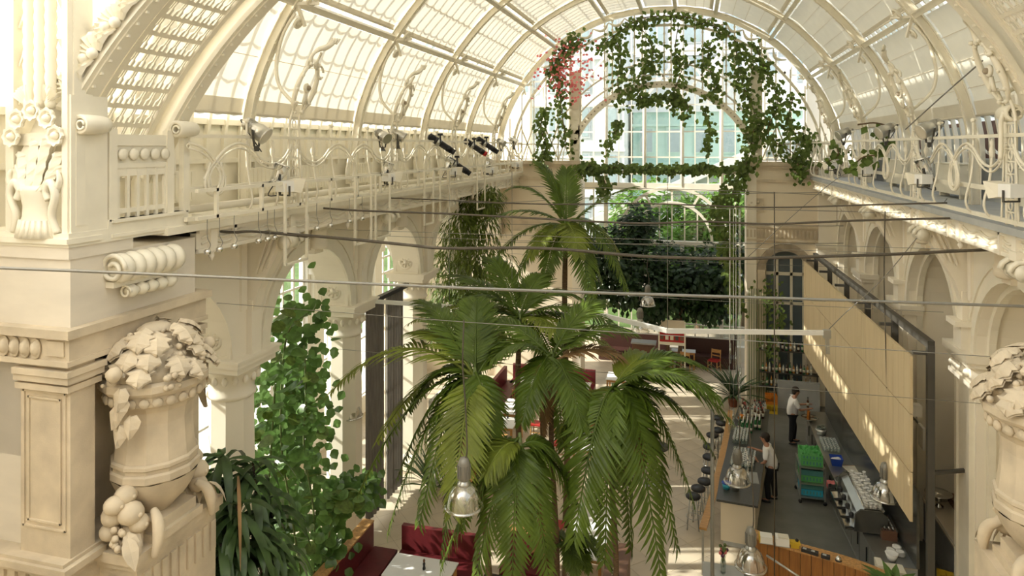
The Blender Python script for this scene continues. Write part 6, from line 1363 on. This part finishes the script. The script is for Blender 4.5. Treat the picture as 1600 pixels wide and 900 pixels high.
# ================================================================== PALMS
rp_ = random.Random(5)
def frond(p0, p1, lift, mt, parent, ll=.62, n=36, w=.062, bulge=None, name='frond', tipcurl=.15, base=.12):
    p0, p1 = V(p0), V(p1); L = (p1 - p0).length
    c = p0.lerp(p1, .48) + V((0, 0, lift)); 
    if bulge is not None: c += V(bulge)
    B = lambda t: p0 * (1 - t) ** 2 + c * 2 * t * (1 - t) + p1 * t * t
    b = MB(); N = 14
    b.tube([B(i / N) for i in range(N + 1)], [.028 * (1 - .8 * i / N) + .004 for i in range(N + 1)], 5)
    for i in range(n):
        t = base + (1 - base) * (i + .5) / n
        p = B(t); d = (B(min(1, t + .02)) - B(t - .02)).normalized()
        s = d.cross(V((0, 0, 1))); s = s.normalized() if s.length > .08 else V((d.y, -d.x, 0)).normalized() if abs(d.x) + abs(d.y) > 1e-3 else V((1, 0, 0))
        up = s.cross(d).normalized()
        u = (t - base) / (1 - base); l = ll * .92 * (sin(pi * min(.5, .16 + .9 * u)) ** .8 if u < .4 else 1.0 - .62 * ((u - .4) / .6) ** 1.6) * rp_.uniform(.92, 1.06)
        ang = .95 - .55 * u
        for sg in (-1, 1):
            dd = (s * sg * sin(ang + .15) + d * cos(ang + .15) + up * (.22 - .10 * u)).normalized()
            b.leaf(p, dd + V((rp_.uniform(-.05, .05), rp_.uniform(-.05, .05), rp_.uniform(-.07, .03))), up, l, w * rp_.uniform(.85, 1.1), .25, rp_.uniform(.22, .42), 2)
    return b.build(name, mt, parent, True)
def palm(name, label, crown, base, fronds, trunk_r=.07, ll=.74, n=38, w=.07):
    cr = at(crown[0], crown[1], y=crown[2]); ba = at(base[0], base[1], y=cr.y); root = V((cr.x + (ba.x - cr.x) * .6, cr.y + base[2], 0))
    t = T(name, label, 'palm', root)
    pts = crom([root, root.lerp(cr, .35) + V((.04, 0, 0)), root.lerp(cr, .7) + V((-.03, 0, 0)), cr], 8); b = MB(); b.tube(pts, [trunk_r * (1.15 - .3 * i / (len(pts) - 1)) * (1 + .06 * (i % 2)) for i in range(len(pts))], 9); b.build('trunk', BARK, t, True)
    b = MB(); b.tube([cr - V((0, 0, .55)), cr - V((0, 0, .2)), cr + V((0, 0, .15))], [trunk_r * .95, trunk_r * 1.25, trunk_r * .5], 8); b.build('crownshaft', STEMG, t, True)
    for f in fronds:
        px, py, dy, lift = f[:4]; m = f[4] if len(f) > 4 else LEAF
        sc = f[5] if len(f) > 5 else 1.0
        p1 = at(px, py, y=cr.y + dy)
        frond(cr + V((0, 0, rp_.uniform(-.1, .1))), p1, lift, m, t, ll * sc, n, w)
    return t
G, Y_, D_ = LEAF, LEAFY, LEAFB
palm('tall_palm', 'tallest palm of the group, its crown high before the end wall', (884, 352, 16.5), (880, 700, .2), [
    (842, 256, .2, .55, G), (794, 296, -.3, .75, G), (992, 292, .3, .35, G), (748, 352, -.5, .7, G), (980, 455, -.6, 1.2, G), (925, 470, -1.2, .9, G, 1.1), (805, 440, -.8, .8, G), (968, 395, .6, .7, Y_), (905, 400, -1.2, .5, Y_), (850, 440, -1.0, .6, G), (770, 410, .5, .8, G), (940, 440, .3, 1.0, G), (885, 265, .6, .2, G), (830, 400, -.9, .5, Y_)], .07, .56, 34, .062)
palm('middle_palm', 'broad palm right below the tallest crown', (812, 500, 14.6), (800, 760, .2), [
    (660, 545, -.4, .9, G), (690, 430, .6, .5, G), (640, 505, .4, .7, Y_), (770, 405, .5, .4, G), (905, 465, .6, .6, G), (975, 520, -.3, .8, G), (960, 560, .5, .9, G), (740, 590, -1.0, .7, G), (880, 600, -1.0, .8, G), (695, 500, 1.0, .6, Y_), (845, 430, .8, .3, G), (905, 545, -1.0, .5, Y_), (1010, 600, .3, .9, Y_), (720, 470, -.6, .6, G)], .065, .64, 34, .064)
palm('left_front_palm', 'front left palm whose long frond arches towards the columns', (742, 588, 11.6), (775, 850, .3), [
    (518, 612, .2, 1.35, LEAFY, 1.5), (562, 768, -.1, 1.25, G), (606, 832, -.6, 1.3, G), (708, 800, -1.5, .8, Y_, 1.15), (640, 520, .6, .6, Y_), (655, 470, .9, .5, G), (770, 720, -.6, .6, G), (690, 880, -.4, 1.2, G), (590, 690, .6, 1.0, Y_), (800, 540, .6, .4, G), (745, 470, .8, .3, G), (622, 745, -.2, 1.1, G), (655, 820, -1.0, 1.2, G, 1.1), (640, 640, .2, .9, G)], .055, .62, 34, .066)
palm('central_front_palm', 'front middle palm with a thin dark trunk between the fronds', (862, 560, 12.4), (868, 860, .2), [
    (910, 670, -.9, .6, G), (740, 500, .5, .5, G), (690, 540, .8, .6, Y_), (990, 520, .5, .6, G), (935, 470, .8, .4, G), (815, 660, -.9, .5, G), (1002, 575, .5, .6, D_), (848, 680, -.2, .5, D_, .6), (770, 560, -.8, .6, G), (880, 700, .4, .6, G)], .05, .60, 34, .064)
palm('right_front_palm', 'front right palm reaching out over the bar stools', (958, 612, 12.2), (958, 870, .2), [
    (897, 845, -1.3, 1.0, G, 1.3), (1032, 896, -1.0, 1.5, G, 1.15), (1058, 858, -.4, 1.6, G, 1.1), (1140, 655, .3, .95, G, 1.1), (1098, 572, .8, .7, G), (1112, 705, .5, 1.0, G), (1000, 730, .6, .8, D_), (985, 860, .2, 1.2, G), (880, 690, .8, .8, Y_), (1030, 560, .9, .5, Y_), (1085, 790, .1, 1.4, G), (945, 880, -.8, 1.3, G), (1120, 620, -.3, .7, G)], .05, .66, 36, .07)
palm('lower_front_palm', 'lowest palm crown of the group, its fronds touching the bottom edge', (812, 690, 11.2), (812, 905, .2), [
    (690, 885, -.4, .8, G, 1.1), (742, 915, -.7, .9, G, 1.15), (800, 920, -1.0, 1.0, G, 1.1), (858, 915, -.7, .9, G), (842, 862, .4, .7, D_), (905, 795, .2, .7, G), (700, 770, .4, .6, G), (760, 740, -.6, .4, Y_), (885, 735, .3, .5, G), (720, 830, .6, .8, G)], .055, .60, 32, .068)
palm('low_palm', 'small low palm beside the white table in front', (885, 845, 12.6), (880, 900, 0), [
    (945, 862, .1, .25, G, .8), (920, 890, -.3, .25, G, .8), (835, 880, -.2, .3, G, .8), (850, 845, .3, .3, G, .8), (900, 900, -.5, .2, G, .8), (960, 895, .2, .35, G, .8)], .045, .42, 22, .05)
# ================================================================== BAMBOO, TREE, CLIMBERS
def foliage(b, centers, n, lw, r, seg=1, asp=.6, hang=.5):
    for _ in range(n):
        c, R = centers[r.randrange(len(centers))]
        d = V((r.gauss(0, 1), r.gauss(0, 1), r.gauss(0, 1))).normalized(); p = V(c) + d * R * r.uniform(.2, 1.0) ** .6
        b.leaf(p, d + V((r.uniform(-.7, .7), r.uniform(-.7, .7), -hang)), d + V((0, -.3, .8)), lw * r.uniform(.65, 1.3), lw * asp, .2, .2, seg)
r = random.Random(9)
bt = T('bamboo', 'tall feathery bamboo standing before the left end of the hall', 'bamboo', (at(735, 560, y=21.5).x, 21.5, 0))
for k in range(11):
    a, q = r.uniform(-.8, .8), r.uniform(-.6, .6); b = MB(); h = r.uniform(5.2, 7.4)
    b.tube(crom([(a * .5, q * .5, 0), (a * .8, q * .8, h * .6), (a * 1.3, q * 1.2, h)], 4), [.03 - .0025 * i for i in range(9)], 6); b.build('cane', STEMG, bt)
for nm, cs, n, m in (('upper_foliage', [(at(px, py, y=21.5 + r.uniform(-.5, .5)) - bt.location, R) for px, py, R in ((735, 325, .7), (720, 350, .8), (755, 350, .8), (710, 390, .9), (745, 400, .9), (770, 420, .9), (700, 430, .9), (735, 440, .9), (765, 310, .5))], 2600, BAMB), ('lower_foliage', [(at(px, py, y=21.3) - bt.location, R) for px, py, R in ((700, 470, .8), (690, 500, .7), (740, 480, .9), (720, 530, .8))], 1500, IVY)):
    b = MB(); foliage(b, cs, n, .30, r, 1, .2, 1.2); o = b.build(nm, m, bt); o['kind'] = 'stuff'
dt = T('dark_tree', 'dense dark green tree mass in front of the fan window', 'tree', (.1, 29.6, 0))
b = MB(); b.tube(crom([(-.8, 0, 0), (-.6, 0, 2), (-.9, 0, 3.5)], 4), .09, 7); b.tube(crom([(-1.2, .1, 0), (-1.0, 0, 2), (.5, 0, 3.8)], 4), .08, 7); b.build('trunk', BARK, dt)
cs = [(at(px, py, y=29.6 + r.uniform(-.5, .5)) - dt.location, R) for px, py, R in ((1000, 345, .8), (985, 370, .9), (1005, 400, 1.1), (965, 410, 1.1), (1035, 410, 1.0), (1060, 425, 1.1), (1090, 430, 1.1), (1120, 420, 1.1), (1140, 430, 1.0), (1000, 440, 1.1), (1040, 460, 1.1), (1090, 465, 1.0), (1130, 460, 1.0), (970, 450, 1.0), (1145, 400, .7), (950, 380, .8), (930, 400, .9), (940, 440, 1.0), (1050, 445, 1.0), (1110, 480, .7), (1020, 480, .7))]
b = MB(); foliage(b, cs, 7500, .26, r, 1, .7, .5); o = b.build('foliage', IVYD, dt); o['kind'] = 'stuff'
# ivy on the trellis
iv = T('ivy', 'green ivy climbing over the trellis arch and beam at the end wall', 'ivy', (AX, YF - .3, 8.5))
def strand(pts, y, rad, n, lw, m, nm, parent, hang=.8):
    w = crom([at(px, py, y=y + r.uniform(-.1, .1)) for px, py in pts], 5); b = MB(); b.tube(w, .018, 4); s_ = b.build('ivy_stem', BARK, parent, True)
    b = MB()
    for _ in range(int(n * .62)):
        p = w[r.randrange(len(w))] + V((r.gauss(0, rad * .62), r.gauss(0, rad * .5), r.gauss(0, rad * .62)))
        b.leaf(p, (r.uniform(-1, 1), r.uniform(-.9, .3), -hang), (r.uniform(-.3, .3), -1, .5), lw * r.uniform(.6, 1.3), lw * .85, .2, .15, 1)
    o = b.build(nm, m, parent, True); o['kind'] = 'stuff'
for pts, rad, n in (([(930, 75), (960, 55), (1000, 30), (1040, 25), (1090, 30), (1130, 50), (1160, 75), (1190, 110)], .22, 520), ([(1000, 40), (1020, 80), (1010, 110), (990, 140)], .35, 380), ([(960, 60), (970, 90), (965, 130), (975, 165)], .3, 260), ([(1060, 40), (1055, 80), (1065, 110), (1050, 150), (1060, 165)], .28, 260), ([(1110, 70), (1105, 100), (1120, 130), (1110, 150)], .3, 260), ([(1150, 80), (1160, 130), (1180, 180), (1175, 215), (1165, 260), (1145, 300), (1140, 360)], .30, 900), ([(1180, 70), (1200, 120), (1215, 160), (1200, 210), (1240, 240), (1250, 275)], .26, 480), ([(905, 262), (950, 262), (1000, 262), (1050, 263), (1100, 262), (1160, 262)], .16, 1100), ([(905, 265), (930, 258), (945, 285), (940, 300)], .25, 260), ([(850, 170), (845, 200), (855, 235), (840, 250)], .25, 280), ([(1000, 150), (1010, 158), (1035, 150), (1060, 155)], .18, 260), ([(1130, 300), (1120, 340), (1135, 380), (1145, 430), (1150, 480)], .28, 620), ([(1240, 150), (1230, 200), (1262, 215), (1255, 250)], .26, 300), ([(900, 60), (880, 80), (860, 110)], .22, 200), ([(1100, 170), (1110, 200), (1105, 230)], .2, 130), ([(1060, 155), (1075, 165), (1070, 185)], .15, 70), ([(965, 190), (960, 215), (945, 230)], .2, 110), ([(1290, 250), (1330, 235), (1370, 240)], .14, 60)):
    strand(pts, YF - .35, rad, n, .19, IVY, 'ivy_leaves', iv)
bo = T('bougainvillea', 'pink flowering climber on the left trellis pillar', 'climber', (at(880, 120, y=YF).x, YF - .4, 8.8))
strand([(885, 230), (880, 190), (875, 150), (872, 115), (880, 90), (905, 60)], YF - .4, .3, 420, .18, IVY, 'leaves', bo)
b = MB()
for _ in range(230):
    p = at(r.gauss(885, 22), r.gauss(112, 24), y=YF - .55); b.leaf(p, (r.uniform(-1, 1), -.5, r.uniform(-1, .4)), (0, -1, .3), .13, .12, .3, .2, 1)
o = b.build('blossom', PINK, bo, True); o['kind'] = 'stuff'
ri = T('ivy', 'ivy tendrils twined in the right gallery railing', 'ivy', (RR, 18, 8.5))
for pts, n, yy in (([(1365, 205), (1385, 215), (1380, 240), (1350, 245), (1330, 262)], 60, 17.5), ([(1300, 220), (1310, 240), (1290, 255)], 30, 20.5), ([(1340, 195), (1365, 192), (1385, 196)], 6, 17.5)): strand(pts, yy, .13, n, .2, IVY, 'ivy_leaves', ri)
# round-leaved climber before the left windows: its largest leaves are single parts
rc = T('climbing_plant', 'climbing plant with big round leaves between the first two left columns', 'climber', (-7.3, 12.6, 0))
ys = 12.4
CP = [([(470, 900), (455, 800), (440, 700), (440, 600), (450, 520), (480, 490)], .32), ([(490, 900), (490, 800), (475, 700), (478, 620), (475, 540)], .28), ([(510, 880), (520, 800), (540, 765), (568, 772)], .13), ([(430, 880), (420, 780), (425, 680), (430, 600)], .3)]
b0 = MB(); k = 9
pts_ = [V((0, 0, 0))] + [V((.5 * sin(2 * pi * q / k) * (1 if q % 2 else .94), .48 + .5 * -cos(2 * pi * q / k), .05 * cos(4 * pi * q / k))) for q in range(k)]
pts_[0] = V((0, .48, -.06)); b0.add(pts_, [(0, 1 + q, 1 + (q + 1) % k) for q in range(k)], True)
lm = [b0.mesh('leaf', CLIMB), b0.mesh('leaf', IVY)]
cnt = 0
for pts, rad in CP:
    w = crom([at(px, py, y=ys) for px, py in pts], 8); b = MB(); b.tube(w, .022, 5); b.build('vine', STEMG, rc, True)
    nn = int(len(w) * 1.95)
    for _ in range(nn):
        if cnt >= 298: break
        p = w[r.randrange(len(w))] + V((r.gauss(0, rad), r.gauss(-.1, .25), r.gauss(0, rad * .7)))
        o = bpy.data.objects.new('leaf', lm[0 if r.random() < .7 else 1]); C.objects.link(o); o.parent = rc; o.location = p - rc.location; s_ = r.uniform(.16, .34); o.scale = (s_, s_, s_)
        o.rotation_euler = (r.uniform(-.9, .5), r.uniform(-.6, .6), r.uniform(2.2, 4.0)); cnt += 1
b = MB()
for pts, rad in CP[:4]:
    w = crom([at(px, py, y=ys + .25) for px, py in pts], 8)
    for _ in range(330):
        p = w[r.randrange(len(w))] + V((r.gauss(0, rad * 1.1), r.gauss(.15, .25), r.gauss(0, rad))); b.leaf(p, (r.uniform(-1, 1), -.4, -.7), (0.3, -1, .5), r.uniform(.13, .22), .2, .15, .1, 2)
o = b.build('small_leaves', CLIMB, rc, True); o['kind'] = 'stuff'
# strap-leaved plant in the left foreground
dc = T('strap_leaved_plant', 'dark strap leaved plant beside the left urn', 'plant', (at(360, 860, y=8.9).x, 8.9, 0))
dl = MB(); dl.leaf((0, 0, 0), (0, 1, 0), (0, 0, 1), 1.0, .13, .3, .0, 3); me_ = None
def strap(p, d, L, W, mt, droop):
    b = MB(); d = V(d).normalized(); s_ = d.cross(V((0, 0, 1))).normalized(); rows = []
    for i in range(7):
        t = i / 6; q = V(p) + d * L * t * (1 - .25 * t) + V((0, 0, -droop * L * t * t)); w = W * (sin(pi * (.12 + .86 * t)) ** .7); rows.append([q - s_ * w / 2 + V((0, 0, .02)), q, q + s_ * w / 2 + V((0, 0, .02))])
    b.sheet(rows, True); return b.build('strap_leaf', mt, dc, True)
heads = [(310, 770, 8.7), (345, 850, 8.3), (400, 840, 8.8), (425, 850, 9.0), (350, 715, 8.9), (395, 722, 9.1), (320, 730, 8.9), (370, 790, 8.6), (335, 800, 8.8), (420, 780, 9.2), (380, 860, 8.5), (330, 870, 8.6)]
for hx, hy, yy in heads:
    h = at(hx, hy, y=yy); b = MB(); b.tube(crom([(dc.location.x, dc.location.y + .3, 0), (h.x, h.y + .2, h.z * .6), h], 4), .018, 6); b.build('cane', SOIL, dc, True)
    for k in range(24):
        a = 2.4 * k; el = r.uniform(-.1, .9); strap(h + V((0, 0, r.uniform(-.5, .05))), (cos(a), sin(a), el), r.uniform(.6, 1.05), r.uniform(.10, .145), DRAC, r.uniform(.45, .9))
for hx, hy, L in ((372, 745, 1.0),): h = at(hx, hy, y=8.4); strap(h, (.25, -.3, -.1), L * .8, .05, LEAFB, 1.1)
# other small plants
tuft('spiky_plant', 'dark spiky plant beside the dark curtain', at(672, 640, y=17.6) * V((1, 1, 0)).x if False else V((at(672, 640, y=17.6).x, 17.6, 0)), 26, 1.4, .1, DRAC, el=(.5, 1.5))
tuft('window_plant', 'bright green plant in the second arch opening', V((-9.2, 17.0, 0)), 24, 1.0, .22, CLIMB, el=(.4, 1.5))
# ================================================================== OUTSIDE
gd = S('ground', 'outside ground'); MB().bb((-120, -60, -.6), (90, 160, -.25)).build('paving', PAVE, gd)
MB().bb((-70, 33, -.24), (60, 60, -.2)).build('lawn', GRASS, gd)
def building(name, label, x0, x1, y0, y1, h, cols, rows, m, roof=None):
    t = T(name, label, 'building', ((x0 + x1) / 2, y0, -.2))
    MB().bb((x0, y0, -.2), (x1, y1, h)).build('wall', m, t, True)
    w = (x1 - x0) / cols; hh = h / (rows + .4)
    for i in range(cols):
        for j in range(rows):
            xa = x0 + w * (i + .28); xb = x0 + w * (i + .72); za = hh * (j + .35); zb = hh * (j + .95)
            b = MB(); b.bb((xa - .15, y0 - .12, za - .15), (xb + .15, y0 - .02, zb + .25)); f = b.build('window', m, t, True)
            MB().bb((xa, y0 - .16, za), (xb, y0 - .12, zb)).build('pane', WINF, f, True)
    for j in range(1, rows + 1): b = MB(); b.bb((x0 - .1, y0 - .3, hh * j + .1), (x1 + .1, y0, hh * j + .35)); b.build('cornice', m, t, True)
    if roof: b = MB(); b.prism([(x0 - .4, h), (x1 + .4, h), (x1 - 1.5, h + 3.5), (x0 + 1.5, h + 3.5)], lambda a, z, d: V((a, y0 - .4 + d, z)), 0, y1 - y0); b.build('roof', roof, t, True)
    return t
building('town_building', 'pale blue grey palace front seen through the upper left of the facade', -28, -6.5, 66, 76, 24, 8, 5, FAC)
building('town_building', 'building with a green copper upper storey seen through the tall middle panes', -6, 10, 70, 80, 12.9, 6, 3, COPP, FAC)
building('town_building', 'pale grey building seen behind the trees at upper right', 11, 34, 62, 72, 22, 8, 5, FAC)
building('town_building', 'tall pale facade farthest behind, filling the top of the arch', -30, 34, 92, 96, 34, 14, 6, FAC)
wg = T('greenhouse_wing', 'low sloping greenhouse roof outside the facade', 'greenhouse', (3, 40, 0))
b = MB(); b.prism([(-6, 4.6), (9, 11.6), (9, 0), (-6, 0)], lambda a, z, d: V((a, 41 + d, z)), 0, 9); b.build('gable_wall', FAC, wg, True)
b = MB(); b.bar((-6.4, 40.8, 4.7), (9.2, 40.8, 11.9), .3, .45); b.build('verge', WHITE, wg, True)
for k in range(6): b = MB(); b.bb((-4 + k * 2.2, 40.9, 1), (-2.6 + k * 2.2, 41, 3.6 + k * .9)); b.build('pane', WINB, wg, True)
def tree(label, x, y, h, R, n, m, seed, trunk=.25, name='leafy_tree', lw=.35, flat=.9, base=0.25, grp='trees outside'):
    t = T(name, label, 'tree', (x, y, -.2 if y > 32 or x < -11.4 else 0), grp); r = random.Random(seed)
    b = MB(); b.tube(crom([(0, 0, 0), (.1, .05, h * .3), (-.05, .1, h * .6), (.05, 0, h * .85)], 4), [trunk * (1 - .06 * k) for k in range(13)], 8)
    for k in range(6): a = r.uniform(0, 6.28); b.tube([(0, 0, h * (.3 + .07 * k)), (R * .6 * cos(a), R * .6 * sin(a), h * (.45 + .08 * k))], [trunk * .4, .03], 5)
    b.build('trunk', BARK, t)
    b = MB(); cl = [(r.uniform(-.6, .6) * R, r.uniform(-.6, .6) * R, h * (base + .12) + r.uniform(0, 1) * h * (.95 - base - .12), R * r.uniform(.3, .55)) for _ in range(16)]
    for _ in range(n):
        c = cl[r.randrange(16)]; d = V((r.gauss(0, 1), r.gauss(0, 1), r.gauss(0, 1))).normalized(); p = V(c[:3]) + d * c[3] * r.uniform(.55, 1.05) * V((1, 1, flat)).x
        b.leaf(p, d + V((r.uniform(-.8, .8), r.uniform(-.8, .8), -.4)), d + V((0, 0, .6)), lw * r.uniform(.7, 1.3), lw * .6, .2, .2, 1)
    o = b.build('foliage', m, t); o['kind'] = 'stuff'
    return t
tree('bright green tree outside behind the fan window, left', -2.6, 37, 7.4, 2.3, 2600, OUTG, 1)
tree('bright green tree outside behind the fan window, middle', .2, 36, 6.8, 2.2, 2600, OUTG, 2)
tree('bright green tree outside at the right of the fan window', 2.6, 38, 7.8, 2.3, 2600, OUTG, 3)
tree('low green shrub outside at the foot of the facade', -.8, 34.3, 5.4, 1.8, 1800, OUTG, 4)
